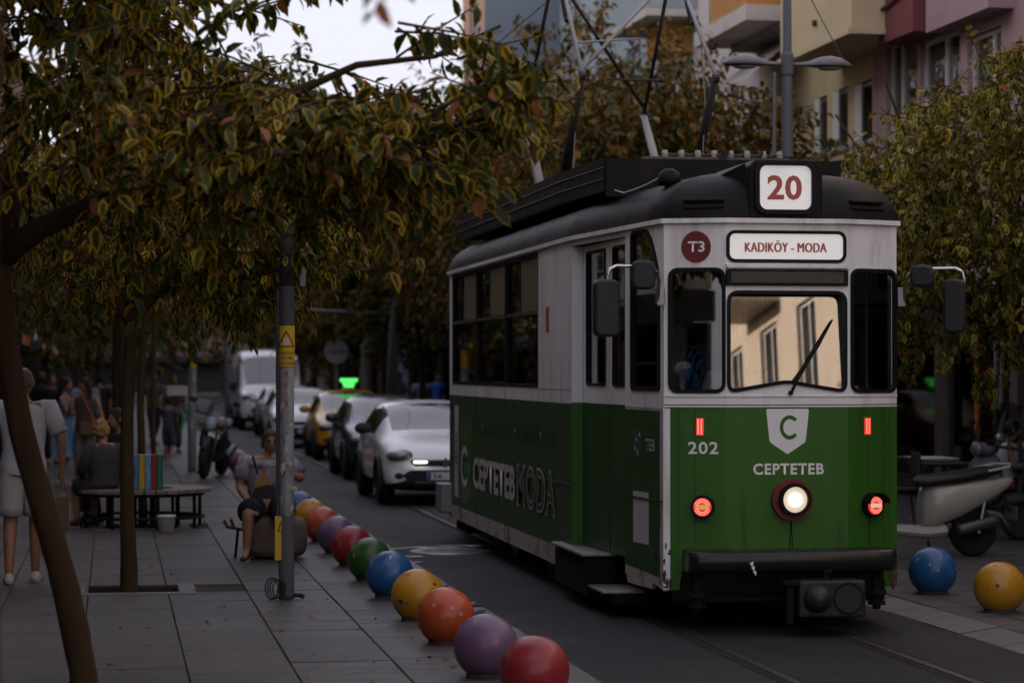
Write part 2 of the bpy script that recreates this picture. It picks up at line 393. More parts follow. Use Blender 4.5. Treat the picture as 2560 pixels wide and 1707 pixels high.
# ------------------------------------------------------------------ buildings
def wallmat(key, col, **k): return K(key, col, 0.85, var=0.10, vscale=1.2, dirt=tuple(c*0.62 for c in col)+(0.5,), dscale=0.8, dthr=0.56, bump=0.15, bscale=30, **k)
K('frame_white', (0.70, 0.70, 0.70), 0.4, var=0.06, vscale=5)
K('frame_dark', (0.04, 0.035, 0.03), 0.5)
K('concrete', (0.30, 0.29, 0.28), 0.85, var=0.2, vscale=2, bump=0.2, bscale=30)
K('roof_tile', (0.22, 0.09, 0.05), 0.8, var=0.3, vscale=6)
K('curtain', (0.42, 0.40, 0.38), 0.9, var=0.25, vscale=3, stretch=(1, 9, 0.3))
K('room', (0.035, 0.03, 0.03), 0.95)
K('shop_pier', (0.10, 0.075, 0.065), 0.8, var=0.3, vscale=3)
K('shop_dark', (0.03, 0.028, 0.027), 0.8, var=0.4, vscale=2)
M['house_glass'] = glass('house_glass', (0.55, 0.58, 0.60), 0.22, 0.02, 0.15)
M['shop_glass'] = glass('shop_glass', (0.30, 0.30, 0.30), 0.03, 0.03, graz=0.10)
def facade_fn(B, side):      # side=+1: wall faces -X (right of street); -1: faces +X
    return lambda y, z, o=0.0: (B-side*o, y, z)
def add_window(fn, ya, yb, za, zb, par, mull=(), frame='frame_white', deep=0.14, curtain=True, sill=True):
    if deep <= 0: deep = 0.02
    f = 0.055
    fr = MB().ring(rect(ya, yb, za, zb), rect(ya+f, yb-f, za+f, zb-f), fn, -deep, -deep+0.06).build('window', M[frame], par)
    MB().prism(rect(ya+f*0.6, yb-f*0.6, za+f*0.6, zb-f*0.6), fn, -deep+0.02, -deep+0.026).build('pane', M['house_glass'], fr)
    for t in mull:
        y = ya+(yb-ya)*t; MB().prism(rect(y-0.03, y+0.03, za+f, zb-f), fn, -deep+0.028, -deep+0.07).build('mullion', M[frame], fr)
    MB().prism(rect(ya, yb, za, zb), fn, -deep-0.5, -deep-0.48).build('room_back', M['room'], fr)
    if curtain:
        c = (yb-ya); MB().prism(rect(ya+0.05, ya+c*rnd.uniform(0.35, 0.75), za+0.05, zb-0.05), fn, -deep-0.12, -deep-0.10).build('curtain', M['curtain'], fr)
    if sill: MB().prism(rect(ya-0.06, yb+0.06, za-0.07, za-0.005), fn, -0.05, 0.07).build('sill', M['concrete'], fr)
    return fr
def building(name, label, B, side, y0, y1, H, wm, wins, depth=9.0, z0=2.9, group=None, base='shop_dark', wkw=None, shop=True):
    e = empty(name, (B, (y0+y1)/2, RZ), 0, label, 'building', group)
    inv = Matrix.Translation((-B, -(y0+y1)/2, -RZ))
    f0 = facade_fn(B, side); fn = lambda y, z, o=0.0: tuple(inv@Vector(f0(y, z, o)))
    holes = [rect(w[0], w[1], w[2], w[3])[::-1] for w in wins]
    MB().plate(rect(y0, y1, z0, H), holes, fn, 0.28).build('wall', wm, e)
    bx = sorted((fn(0, 0, -0.30)[0], fn(0, 0, -depth)[0]))
    yy = fn(y0, 0)[1], fn(y1, 0)[1]
    for ya, yb in ((yy[0], yy[0]+0.2), (yy[1]-0.2, yy[1])): MB().box(bx[0]-(0.02 if side > 0 else 0), bx[1]+(0.02 if side < 0 else 0), ya, yb, 0.0, H-RZ).build('side_wall', wm, e)

    MB().box(bx[0], bx[1], yy[0]+0.21, yy[1]-0.21, H-RZ-0.25, H-RZ-0.02).build('roof', M['concrete'], e)
    MB().box(bx[0] if side > 0 else bx[0]-0, bx[1], yy[0]+0.21, yy[1]-0.21, z0-RZ-0.25, z0-RZ-0.02).build('floor_slab', M['concrete'], e)
    far = fn(0, 0, -depth)[0]; MB().box(far-0.1, far+0.1, yy[0], yy[1], 0, H-RZ).build('back_wall', wm, e)
    for w in wins:
        add_window(fn, w[0], w[1], w[2], w[3], e, w[4] if len(w) > 4 else (0.5,), **(wkw or {}))
    if shop:      # ground floor: piers, shop windows, fascia
        n = max(2, round((y1-y0)/3.2)); L = (y1-y0)/n
        MB().prism(rect(y0, y1, z0-0.45, z0-0.01), fn, -0.2, 0.06).build('shop_fascia', M[base], e)
        for k in range(n+1):
            y = y0+k*L; MB().prism(rect(max(y0, y-0.15), min(y1, y+0.15), RZ, z0-0.46), fn, -0.28, 0.0).build('pier', M['shop_pier'], e)
        for k in range(n):
            ya, yb = y0+k*L+0.16, y0+(k+1)*L-0.16
            fr = MB().ring(rect(ya, yb, RZ+0.1, z0-0.47), rect(ya+0.06, yb-0.06, RZ+0.3, z0-0.55), fn, -0.2, -0.1).build('shop_window', M['frame_dark'], e)
            MB().prism(rect(ya+0.04, yb-0.04, RZ+0.25, z0-0.52), fn, -0.16, -0.155).build('pane', M['shop_glass'], fr)
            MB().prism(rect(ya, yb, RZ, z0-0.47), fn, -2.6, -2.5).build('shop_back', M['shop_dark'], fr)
    e['_fn'] = 0
    del e['_fn']
    return e, fn
def grid_wins(y0, y1, zs, h, n, w, mull=(0.5,)):
    L = (y1-y0)/n; out = []
    for z in zs:
        for k in range(n):
            c = y0+(k+0.5)*L; out.append((c-w/2, c+w/2, z, z+h, mull))
    return out
B = 11.5
yw = lambda x: at(x, 300, X=B).y
zw = lambda x, y: at(x, y, X=B).z
# pink house
pY1 = yw(2006); pY0 = 24.0
wins = [(yw(2107), yw(2036), zw(2036, 318), zw(2036, 104), (0.62,)), (yw(2205), yw(2113), zw(2113, 318), zw(2113, 100), (0.45,)), (yw(2300), yw(2222), zw(2222, 318), zw(2222, 88), (0.35,)),
        (26.2, 28.0, 5.2, 6.6, (0.5,)), (24.4, 25.6, 5.2, 6.6, (0.5,))]
wins += grid_wins(pY0+0.3, pY1-0.4, (8.3, 11.4), 1.5, 5, 1.5)
pink, pf = building('apartment_building', 'pink plaster apartment house with dark red bay boxes and white framed windows', B, 1, pY0, pY1, 15.0, wallmat('pink_wall', (0.40, 0.275, 0.285)), wins)
RED = wallmat('red_wall', (0.19, 0.06, 0.065))
def prj(fn, par, ya, yb, za, zb, o, mt, name='bay_box', bev=0.0): return MB().prism(rect(ya, yb, za, zb), fn, 0.003, o).build(name, mt, par, bevel=bev)
prj(pf, pink, yw(2092), yw(1990), zw(2030, 30), zw(2030, 30)+1.2, 0.75, RED)
prj(pf, pink, yw(2176), yw(2094), zw(2130, 92), zw(2130, 92)+1.6, 0.5, RED)
prj(pf, pink, yw(2330), yw(2182), zw(2222, 62), zw(2222, 62)+3.4, 0.35, M['pink_wall'])
prj(pf, pink, yw(2085), yw(2002), zw(2030, 412), zw(2030, 366), 0.10, RED, 'red_band')
prj(pf, pink, 26.0, yw(2090), zw(2030, 412), zw(2030, 380), 0.10, RED, 'red_band')
ac = prj(pf, pink, yw(2092), yw(2058), zw(2060, 425), zw(2060, 375), 0.45, M['frame_white'], 'air_conditioner', 0.02)
MB().lathe([(0.16, 0.0), (0.17, 0.02), (0.02, 0.025)], 18, pf((yw(2092)+yw(2058))/2, zw(2060, 400), 0.452), (-1, 0, 0)).build('fan_grille', M['frame_dark'], ac)
MB().tube([pf(yw(2150), zw(2150, -8), 0.52), pf(yw(2090), zw(2090, 40), 0.56), pf(yw(2020), zw(2020, 52), 0.78)], 0.03, 6).build('cable', K('cable_brown', (0.12, 0.05, 0.04), 0.7), pink)
# yellow house
YEL = wallmat('yellow_wall', (0.60, 0.49, 0.31))
yb_ = lambda x: at(x, 80, X=B-1.0).y
yY0, yY1 = pY1, yw(1745)
wins = [(yw(2004), yw(1964), zw(1980, 330), zw(1980, 190), ()), (yw(1948), yw(1915), zw(1930, 340), zw(1930, 205), ()), (yw(1900), yw(1874), zw(1890, 350), zw(1890, 222), ())]
wins += grid_wins(yY0+0.3, yY1-0.3, (11.0, 13.6), 1.5, 3, 1.3)
yel, yf = building('apartment_building', 'yellow plaster apartment house with a projecting bay above white window shutters', B, 1, yY0, yY1, 16.0, YEL, wins)
zb = at(1900, 88, X=B-1.0).z; yA, yB = yb_(1956), yb_(1793)
prj(yf, yel, yA, yB, zb, zb+2.3, 1.0, YEL)
prj(yf, yel, yA-.03, yB+.03, zb-0.10, zb-0.004, 1.05, YEL, 'bay_sill')
prj(yf, yel, yB+.25, yY1-.05, zb+0.75, zb+0.9, 0.55, M['concrete'], 'balcony_slab'); prj(yf, yel, yB+.25, yY1-.05, zb+.905, zb+1.7, 0.5, YEL, 'balcony_front')
MB().tube([yf(yb_(1875), zb+.30, 1.0), yf(yb_(1875), zb+.30, 1.06)], 0.05, 8).build('vent_pipe', M['frame_dark'], yel)
for wv in wins[:3]:     # white roller shutters beside the panes
    prj(yf, yel, wv[1]-0.42*(wv[1]-wv[0]), wv[1]-.02, wv[2]+.02, wv[3]-.02, 0.02, M['frame_white'], 'shutter')
# white and orange house
oY0, oY1 = yY1, yw(1592)
ORG = wallmat('orange_wall', (0.50, 0.26, 0.08)); WHT = wallmat('white_wall', (0.60, 0.56, 0.54))
wins = [(oY0+0.5, oY0+2.0, 9.4, 10.6), (oY0+2.6, oY1-0.5, 9.4, 10.6), (oY0+0.5, oY0+2.0, 4.2, 5.8), (oY0+2.6, oY1-0.5, 4.2, 5.8)]+grid_wins(oY0, oY1, (12.4,), 1.5, 2, 1.3)
org, of = building('apartment_building', 'white apartment house with orange balcony fronts and a striped awning', B, 1, oY0, oY1, 16.5, WHT, wins)
yo = lambda x: at(x, 60, X=B-1.1).y
zb = at(1690, 62, X=B-1.1).z
prj(of, org, yo(1719), yo(1600), zb, zb+0.26, 1.15, WHT, 'balcony_slab'); prj(of, org, yo(1717), yo(1632), zb+0.27, zb+0.85, 1.10, ORG, 'balcony_front'); prj(of, org, yo(1628), yo(1604), zb+0.27, zb+0.85, 1.10, WHT, 'balcony_front')
ya, yb = yo(1712), yo(1632); nS = 9
AWS = [K('awning_a', (0.45, 0.40, 0.40), 0.8), K('awning_b', (0.36, 0.30, 0.29), 0.8)]
for k in range(nS):
    a_, b_ = ya+(yb-ya)*k/nS, ya+(yb-ya)*(k+1)/nS
    MB().add([of(a_, zb-0.12, 0.1), of(b_, zb-0.12, 0.1), of(b_, zb-0.95, 1.1), of(a_, zb-0.95, 1.1)], [(0, 1, 2, 3)]).build('awning_stripe', AWS[k % 2], org)
# light blue house
bY0, bY1 = oY1, yw(1284)
BLU = wallmat('blue_wall', (0.34, 0.42, 0.47))
wins = grid_wins(bY0+0.4, bY1-0.4, (4.2, 7.3, 10.4, 13.5), 1.7, 4, 1.5)
blu, bf = building('apartment_building', 'light blue apartment house with projecting balconies behind the tram pantograph', B, 1, bY0, bY1, 17.0, BLU, wins)
prj(bf, blu, bY0+0.1, bY0+1.6, at(1575, 88, X=B-.6).z, at(1575, 88, X=B-.6).z+.7, 0.6, ORG, 'balcony_front')
z = at(1445, 62, X=B-1.1).z; ya, yb = yo(1485), yo(1405)
prj(bf, blu, ya, yb, z, z+0.15, 1.1, WHT, 'balcony_slab'); prj(bf, blu, ya, yb, z+0.16, z+1.0, 1.08, BLU, 'balcony_front'); prj(bf, blu, ya, yb, z+3.1, z+3.2, 1.1, WHT, 'balcony_slab')
# grey-blue house stepping towards the street, and the houses past it
GRY = wallmat('greyblue_wall', (0.20, 0.235, 0.29))
gY0 = bY1+0.05; B2 = at(1113, 200, Y=gY0).x
gry, gf = building('apartment_building', 'slate blue house whose windowless gable faces the tram', B2, 1, gY0, gY0+4.0, 18.0, wallmat('peach_wall', (0.58, 0.36, 0.27)), grid_wins(gY0+0.5, gY0+3.5, (4.2, 7.2, 10.2), 1.6, 1, 1.4))
MB().box(0.0, 9.0, -2.14, -2.02, 0.3, 17.9).build('gable_wall', GRY, gry)
pch, pcf = building('apartment_building', 'low cream house with salmon balconies past the slate blue gable', B2-0.2, 1, gY0+4.1, gY0+15, 8.2, wallmat('cream_wall', (0.62, 0.54, 0.43)), grid_wins(gY0+4.5, gY0+14.5, (4.2,), 1.6, 4, 1.3))
for k in range(3): prj(pcf, pch, gY0+4.6+k*3.4, gY0+6.8+k*3.4, 6.4, 7.3, 0.9, K('salmon', (0.55, 0.20, 0.13), 0.8), 'balcony_front')
crm, crf = building('apartment_building', 'blue and red trimmed house far down the street behind the trees', B2-0.8, 1, gY0+15.1, gY0+37, 7.6, wallmat('haze_blue', (0.30, 0.40, 0.52)), grid_wins(gY0+15.5, gY0+36.5, (4.2,), 1.6, 6, 1.4))
for k in range(6): prj(crf, crm, gY0+15.3+k*3.6, gY0+15.6+k*3.6, 2.9, 7.5, 0.15, K('pilaster_red', (0.42, 0.09, 0.06), 0.8), 'pilaster')
building('apartment_building', 'grey house leading to the far end of the street', B2-2.0, 1, gY0+37.1, gY0+110, 7.0, wallmat('grey_wall', (0.35, 0.33, 0.31)), grid_wins(gY0+38, gY0+109, (4.2,), 1.6, 12, 1.4))
# house row on the near pavement's side
BL = -3.2
ROSE = wallmat('rose_wall', (0.22, 0.12, 0.115)); BEI = wallmat('beige_wall', (0.46, 0.40, 0.33))
for k, (a, b, H, mt, lab) in enumerate(((2.0, 22.0, 11, BEI, 'beige house beside the pavement next to the leaning tree'), (22.0, 46, 13.2, WHT, 'white house beside the pavement by the round bench'), (46.0, 72, 15.5, BEI, 'tan house beside the pavement where people gather'),
        (72.0, 96, 12.5, ROSE, 'rose red house with white framed windows behind the pavement trees'), (96.0, 135, 12, BEI, 'sand coloured house far along the pavement'), (135.0, 185, 14, ROSE, 'red house at the far end of the pavement'))):
    n = max(2, int((b-a)/3.4))
    be, bfn = building('apartment_building', lab, BL, -1, a, b, H, mt, grid_wins(a+0.4, b-0.4, [z for z in (3.9, 6.9, 9.9, 12.9) if z+2.2 < H], 1.7, n, 1.5), wkw=None)
    if a > 40:
        for q in range(int((b-a)/6)):
            ya = a+1+q*6; col = [(0.55, 0.20, 0.03), (0.06, 0.07, 0.10), (0.5, 0.35, 0.05), (0.25, 0.02, 0.03)][q % 4]
            aw = MB().add([bfn(ya, 2.9, 0.08), bfn(ya+4.4, 2.9, 0.08), bfn(ya+4.4, 2.45, 1.5), bfn(ya, 2.45, 1.5), bfn(ya, 2.25, 1.5), bfn(ya+4.4, 2.25, 1.5)], [(0, 1, 2, 3), (3, 2, 5, 4)]).build('awning', K('awn%d' % (q % 4), col, 0.8), be)
# houses behind the camera (seen in the tram's glass)
SAND = wallmat('sand_wall', (0.60, 0.50, 0.42))
cw2 = grid_wins(-15.5, 3.5, (5.0, 8.2), 1.7, 8, 1.1)
snd, sf = building('apartment_building', 'sand coloured sunlit house mirrored in the tram windscreen', B, 1, -16, 4.0, 11.9, SAND, cw2)
prj(sf, snd, -15.9, 3.9, 7.25, 7.5, 0.18, WHT, 'cornice')
for z in (6.1, 9.2):
    for q in range(3): prj(sf, snd, -15.2+q*6.6, -12.9+q*6.6, z+.9, z+1.7, 0.9, SAND, 'balcony_front')
building('apartment_building', 'beige house across the road next to the pink house', B, 1, 4.05, 23.95, 11.5, BEI, grid_wins(4.5, 23.5, (3.9, 7.0), 1.5, 5, 1.4))

# house closing the view where the street bends away
for k, (xa, xb, H, mt, lab) in enumerate(((-30, -4, 12, 'beige_wall', 'beige house across the end of the street'), (-4, 12, 13, 'rose_wall', 'dull red house across the end of the street'))):
    e = empty('apartment_building', ((xa+xb)/2, 189.0, RZ), 0, lab, 'building'); fn = lambda a, b, o=0.0: (a-(xa+xb)/2, -o, b)
    wn = [(x, x+1.4, z, z+1.7) for z in (3.6, 6.8) for x in [xa+1+3.0*i for i in range(int((xb-xa)/3))]]
    MB().plate(rect(xa, xb, 0, H), [rect(*q)[::-1] for q in wn], fn, .3).build('wall', M[mt], e)
    for q in wn: add_window(fn, *q, e, (0.5,), curtain=False)
    MB().prism(rect(xa, xb, 2.4, 2.9), fn, 0.003, 1.2).build('awning', M['shop_dark'], e); MB().prism(rect(xa+.3, xb-.3, 0.05, 2.39), fn, 0.004, .05).build('shop_window', M['shop_dark'], e)
    MB().box((xa-xb)/2, (xb-xa)/2, .31, 9, H-.2, H-.02).build('roof', M['concrete'], e)
# ------------------------------------------------------------------ the tram
K('tram_white', (0.81, 0.80, 0.81), 0.34, var=0.05, vscale=2.5, dirt=(0.40, 0.35, 0.31, 0.55), dscale=4.2, dthr=0.53, coat=0.2, rvar=0.08, stretch=(1.3, 1.3, 0.22), stain=(0.50, 0.46, 0.43, 0.55, 1.1))
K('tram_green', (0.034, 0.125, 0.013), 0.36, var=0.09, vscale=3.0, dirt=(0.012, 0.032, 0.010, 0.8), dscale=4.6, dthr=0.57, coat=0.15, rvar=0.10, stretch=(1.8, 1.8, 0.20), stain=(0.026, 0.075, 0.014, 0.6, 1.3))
K('tram_green_shaded', (0.022, 0.066, 0.016), 0.42, var=0.12, vscale=3.0, dirt=(0.03, 0.04, 0.028, 0.5), dscale=2.5, dthr=0.55, rvar=0.08, stretch=(1, 1, 0.4))  # same green with the side's shade darkened into its colour
K('tram_roof', (0.011, 0.0105, 0.011), 0.50, spec=0.11, var=0.3, vscale=3.0, dirt=(0.032, 0.024, 0.021, 0.6), dscale=2.0, dthr=0.55, rvar=0.1, bump=0.06, bscale=25)
K('tram_skirt', (0.40, 0.34, 0.32), 0.5, var=0.15, vscale=4, dirt=(0.10, 0.075, 0.06, 0.8), dscale=5, dthr=0.52)
K('gasket', (0.008, 0.008, 0.009), 0.5, spec=0.15)
K('seam', (0.03, 0.03, 0.028), 0.7)
K('under', (0.011, 0.010, 0.0095), 0.8, spec=0.12, var=0.4, vscale=9, bump=0.4, bscale=40)
K('letter_white', (0.80, 0.79, 0.81), 0.45)
K('letter_red', (0.50, 0.12, 0.09), 0.5)  # red paled to carry the glare over the sign
K('red_lens', (0.5, 0.02, 0.02), 0.25, emit=(1.0, 0.09, 0.06), estr=0.30)
K('red_dot', (0.6, 0.03, 0.03), 0.3, emit=(1.0, 0.20, 0.14), estr=1.2)
K('clear_lens', (0.6, 0.55, 0.55), 0.15, emit=(1.0, 0.5, 0.4), estr=0.35)
K('head_lens', (0.9, 0.85, 0.75), 0.15, emit=(1.0, 0.78, 0.56), estr=0.33, var=0.1, vscale=12)
K('sign_white', (0.72, 0.71, 0.70), 0.12, var=0.06, vscale=6, emit=(0.9, 0.95, 1.0), estr=0.16, coat=1.0)
K('maroon', (0.16, 0.024, 0.022), 0.35)
K('ring_red', (0.18, 0.022, 0.018), 0.35, var=0.1, vscale=9)
K('visor', (0.02, 0.024, 0.03), 0.22)
K('seat_blue', (0.03, 0.05, 0.12), 0.7, var=0.2, vscale=20)
K('interior', (0.16, 0.15, 0.14), 0.6, var=0.2, vscale=4)
K('interior_red', (0.11, 0.012, 0.01), 0.7)
K('yellow_pole', (0.62, 0.40, 0.02), 0.35)
K('tread', (0.34, 0.33, 0.33), 0.38, metal=0.7, var=0.25, vscale=12, bump=0.8, bscale=90)
M['tram_glass'] = glass('tram_glass', (0.75, 0.77, 0.75), 0.09, 0.015)
M['tram_windscreen'] = glass('tram_windscreen', (0.50, 0.51, 0.50), 0.20, 0.01)
M['frosted'] = mat('frosted', (0.17, 0.145, 0.10), 0.28, var=0.35, vscale=9, spec=0.7)
M['dark_glass'] = glass('dark_glass', (0.06, 0.065, 0.06), 0.10, 0.02)
tram = empty('tram', (4.83, 17.0, ROADZ), 0, 'green and white vintage tram with black roof, lit headlight and number 20', 'tram')
def wallmap(p0, p1):
    p0, p1 = Vector((*p0, 0)), Vector((*p1, 0)); d = (p1-p0); L = d.length; d /= L; n = Vector((d.y, -d.x, 0))
    def fn(s, z, o=0.0):
        q = p0+d*s+n*o; return (q.x, q.y, z)
    fn.L = L; fn.n = n; return fn
GZ, WZ, BZ = 2.97, 1.625, 0.30     # gutter, white/green line, skirt
PL = [(-0.46, 0.0), (-0.88, 0.155), (-1.1, 2.6), (-1.1, 9.9), (-0.66, 11.9), (-0.40, 12.0), (0.40, 12.0), (0.66, 11.9), (1.1, 9.9), (1.1, 2.6), (0.88, 0.155), (0.46, 0.0)]
Fc = wallmap((-0.46, 0), (0.46, 0)); Fl = wallmap((-0.88, 0.155), (-0.46, 0)); Fr = wallmap((0.46, 0), (0.88, 0.155))
St = wallmap((-1.1, 2.6), (-0.88, 0.155)); Sm = wallmap((-1.1, 9.9), (-1.1, 2.6))
TW, TG = M['tram_white'], M['tram_green']
def window(fn, poly, gl, name='window', gask=0.028, par=tram, pane_in=-0.012, raised=0.012):
    gk = MB().ring(poly, inset(poly, gask), fn, -0.03, raised).build(name, M['gasket'], par, auto=True)
    pn = MB().prism(inset(poly, gask*0.7), fn, pane_in, pane_in-0.005).build('pane', gl, gk)
    return gk

# --- front, three facets
ws = [(0.012, WZ+0.105), (0.06, WZ+0.075)]
ws = [(0.020, 2.40), (0.020, 1.80), (0.05, 1.745), (0.30, 1.775), (0.46, 1.80), (0.62, 1.775), (0.87, 1.745), (0.905, 1.80), (0.905, 2.40), (0.86, 2.468), (0.065, 2.468)]
def smooth_poly(poly, it=2):
    for _ in range(it):
        out = []
        n = len(poly)
        for i in range(n):
            a, b = poly[i], poly[(i+1) % n]
            out += [(a[0]*.78+b[0]*.22, a[1]*.78+b[1]*.22), (a[0]*.22+b[0]*.78, a[1]*.22+b[1]*.78)]
        poly = out
    return poly
def round_poly(P, r, k=5):
    out = []; n = len(P)
    for i in range(n):
        a, b, c = Vector(P[i-1]), Vector(P[i]), Vector(P[(i+1) % n]); ri = r[i]
        p, q = b+(a-b).normalized()*ri, b+(c-b).normalized()*ri
        for j in range(k+1):
            t = j/k; out.append(tuple(p*(1-t)**2+b*2*t*(1-t)+q*t*t))
    return out
ws = round_poly([(0.010, 2.470), (0.010, 1.722), (0.46, 1.797), (0.912, 1.722), (0.912, 2.470)], [0.09, 0.08, 0.05, 0.08, 0.09])
wl = rr(0.03, 0.45, 1.725, 2.635, 0.07); wr = rr(0.02, 0.445, 1.725, 2.635, 0.07)
MB().plate(rect(0, 0.92, WZ, GZ), [ws[::-1]], Fc).build('front_panel', TW, tram)
MB().plate(rect(0, Fl.L, WZ, GZ), [wl[::-1]], Fl).build('front_panel', TW, tram)
MB().plate(rect(0, Fr.L, WZ, GZ), [wr[::-1]], Fr).build('front_panel', TW, tram)
low_c = [(0, 0.60), (0.92, 0.60), (0.92, WZ-0.002), (0, WZ-0.002)]
MB().plate(low_c, [], Fc).build('front_apron', TG, tram)
low_l = [(0.0, BZ), (0.11, BZ), (0.13, 0.44), (0.20, 0.57), (0.27, 0.60), (Fl.L, 0.60), (Fl.L, WZ-0.002), (0, WZ-0.002)]
MB().plate(low_l, [], Fl).build('front_apron', TG, tram)
MB().plate([(Fr.L-a, b) for a, b in low_l][::-1], [], Fr).build('front_apron', TG, tram)
def wscreen(s, z, o=0.0):          # the windscreen leans back a little
    return Fc(s, z, o-0.004-(z-1.72)*0.085)
gk = MB().ring(ws, inset(ws, 0.026), Fc, -0.075, 0.012).build('windscreen', M['gasket'], tram, auto=True)
MB().prism(inset(ws, 0.010), wscreen, -0.010, -0.015).build('pane', M['tram_windscreen'], gk)
window(Fl, wl, M['tram_glass']); window(Fr, wr, M['tram_glass'])
# beads, seams, ledges
for fn, L in ((Fc, 0.92), (Fl, Fl.L), (Fr, Fr.L)):
    MB().prism(rect(0, L, 1.70, 1.712), fn, 0.001, 0.008).build('trim_bead', TW, tram)
    MB().prism(rect(0, L, WZ+0.012, WZ+0.019), fn, 0.0008, 0.0016).build('seam', M['seam'], tram)
    MB().prism(rect(0, L, WZ+0.0, WZ+0.008), fn, 0.001, 0.004).build('trim_bead', TW, tram)
for fn, s in ((Fl, 0.10), (Fl, 0.22), (Fr, Fr.L-0.07), (Fr, Fr.L-0.13)):
    MB().prism(rect(s, s+0.006, 0.62, WZ-0.01), fn, 0.0006, 0.0016).build('seam', M['seam'], tram)
MB().prism(rect(0.0, 0.92, 2.628, 2.662), Fc, 0.002, 0.045).build('visor_ledge', TW, tram, bevel=0.006)
vb = MB().prism(rect(0.0, 0.915, 2.505, 2.62), Fc, 0.002, 0.028).build('sun_visor', M['black'], tram, bevel=0.006)
MB().prism(rect(0.035, 0.88, 2.525, 2.605), Fc, 0.029, 0.031).build('visor_panel', M['visor'], vb)
ds = rr(0.005, 0.905, 2.672, 2.905, 0.065)
dk = MB().ring(ds, inset(ds, 0.024), Fc, 0.0005, 0.016).build('destination_sign', M['gasket'], tram, auto=True)
MB().prism(inset(ds, 0.018), Fc, 0.002, 0.006).build('sign_panel', M['sign_white'], dk)
lettering('lettering', 'KADIKÖY - MODA', 0.145, 0.755, 2.748, 2.832, Fc, 0.0085, M['letter_red'], dk, 0.0, 1.05)
for dx in (0.0035, -0.0035): lettering('lettering', 'KADIKÖY - MODA', 0.145+dx, 0.755+dx, 2.748, 2.832, Fc, 0.0088+dx*.02, M['letter_red'], dk, 0.0, 1.05)
t3 = MB().prism([(0.235+0.108*math.cos(a*math.pi/18), 2.785+0.115*math.sin(a*math.pi/18)) for a in range(36)], Fl, 0.001, 0.004).build('route_badge', M['maroon'], tram)
lettering('lettering', 'T3', 0.175, 0.298, 2.748, 2.826, Fl, 0.006, M['letter_white'], t3, 0.02)
# front markings
lettering('lettering', '202', 0.175, 0.395, 1.285, 1.375, Fl, 0.002, M['letter_white'], tram, 0.018, 1.1)
sh = [(0.30, 1.613), (0.624, 1.613), (0.60, 1.37), (0.462, 1.285), (0.325, 1.37)]
shield = MB().prism(round_poly([(0.302, 1.612), (0.624, 1.612), (0.598, 1.372), (0.462, 1.283), (0.328, 1.372)], [.018, .018, .02, .008, .02]), Fc, 0.0008, 0.002).build('shield_emblem', M['letter_white'], tram)
arc = [(0.478+0.075*math.cos(R(a)), 1.478+0.088*math.sin(R(a))) for a in range(42, 319, 12)]; arc2 = [(0.478+0.048*math.cos(R(a)), 1.478+0.060*math.sin(R(a))) for a in range(42, 319, 12)]
m = MB(); n = len(arc); m.add([Fc(a, b, 0.0035) for a, b in arc+arc2], [(i, i+1, n+i+1, n+i) for i in range(n-1)]); m.build('lettering', TG, shield)
lettering('lettering', 'CEPTETEB', 0.205, 0.735, 1.135, 1.218, Fc, 0.002, M['letter_white'], tram, 0.028, 1.12)
def disc_on(fn, s, z, r, o0, o1, name, mt, par, n=28, rin=None):
    P = [(s+r*math.cos(2*math.pi*i/n), z+r*math.sin(2*math.pi*i/n)) for i in range(n)]
    if rin: Q = [(s+rin*math.cos(2*math.pi*i/n), z+rin*math.sin(2*math.pi*i/n)) for i in range(n)]; return MB().ring(P, Q, fn, o0, o1).build(name, mt, par, auto=True)
    return MB().prism(P, fn, o0, o1).build(name, mt, par, auto=True)
def dome_on(fn, s, z, r, o, h, name, mt, par):
    m = MB(); n = 24; vs = []; fs = []
    for i in range(6):
        a = i/5*math.pi/2
        for j in range(n): vs.append(fn(s+r*math.cos(a)*math.cos(2*math.pi*j/n), z+r*math.cos(a)*math.sin(2*math.pi*j/n), o+h*math.sin(a)))
    for i in range(5):
        for j in range(n): fs.append((i*n+j, i*n+(j+1)%n, (i+1)*n+(j+1)%n, (i+1)*n+j))
    return m.add(vs, fs).build(name, mt, par, smooth=True)
hl = disc_on(Fc, 0.49, 0.955, 0.152, 0.001, 0.05, 'headlight', M['ring_red'], tram)
disc_on(Fc, 0.497, 0.957, 0.118, 0.05, 0.10, 'headlight_bezel', M['black'], hl, rin=0.094)
dome_on(Fc, 0.497, 0.957, 0.10, 0.055, 0.03, 'lens', M['head_lens'], hl)
disc_on(Fc, 0.497, 0.955, 0.052, 0.082, 0.087, 'bulb_glow', K('bulb_glow', (1, .9, .8), .3, emit=(1.0, 0.86, 0.66), estr=0.75), hl)
MB().tube([Fc(0.487, 0.81, 0.003), Fc(0.484, 0.72, 0.004), Fc(0.478, 0.60, 0.003)], 0.004, 5).build('cable', M['black'], tram)
MB().tube([Fc(0.490, 0.81, 0.003), Fc(0.494, 0.72, 0.004), Fc(0.500, 0.60, 0.003)], 0.003, 5).build('cable', M['black'], tram)
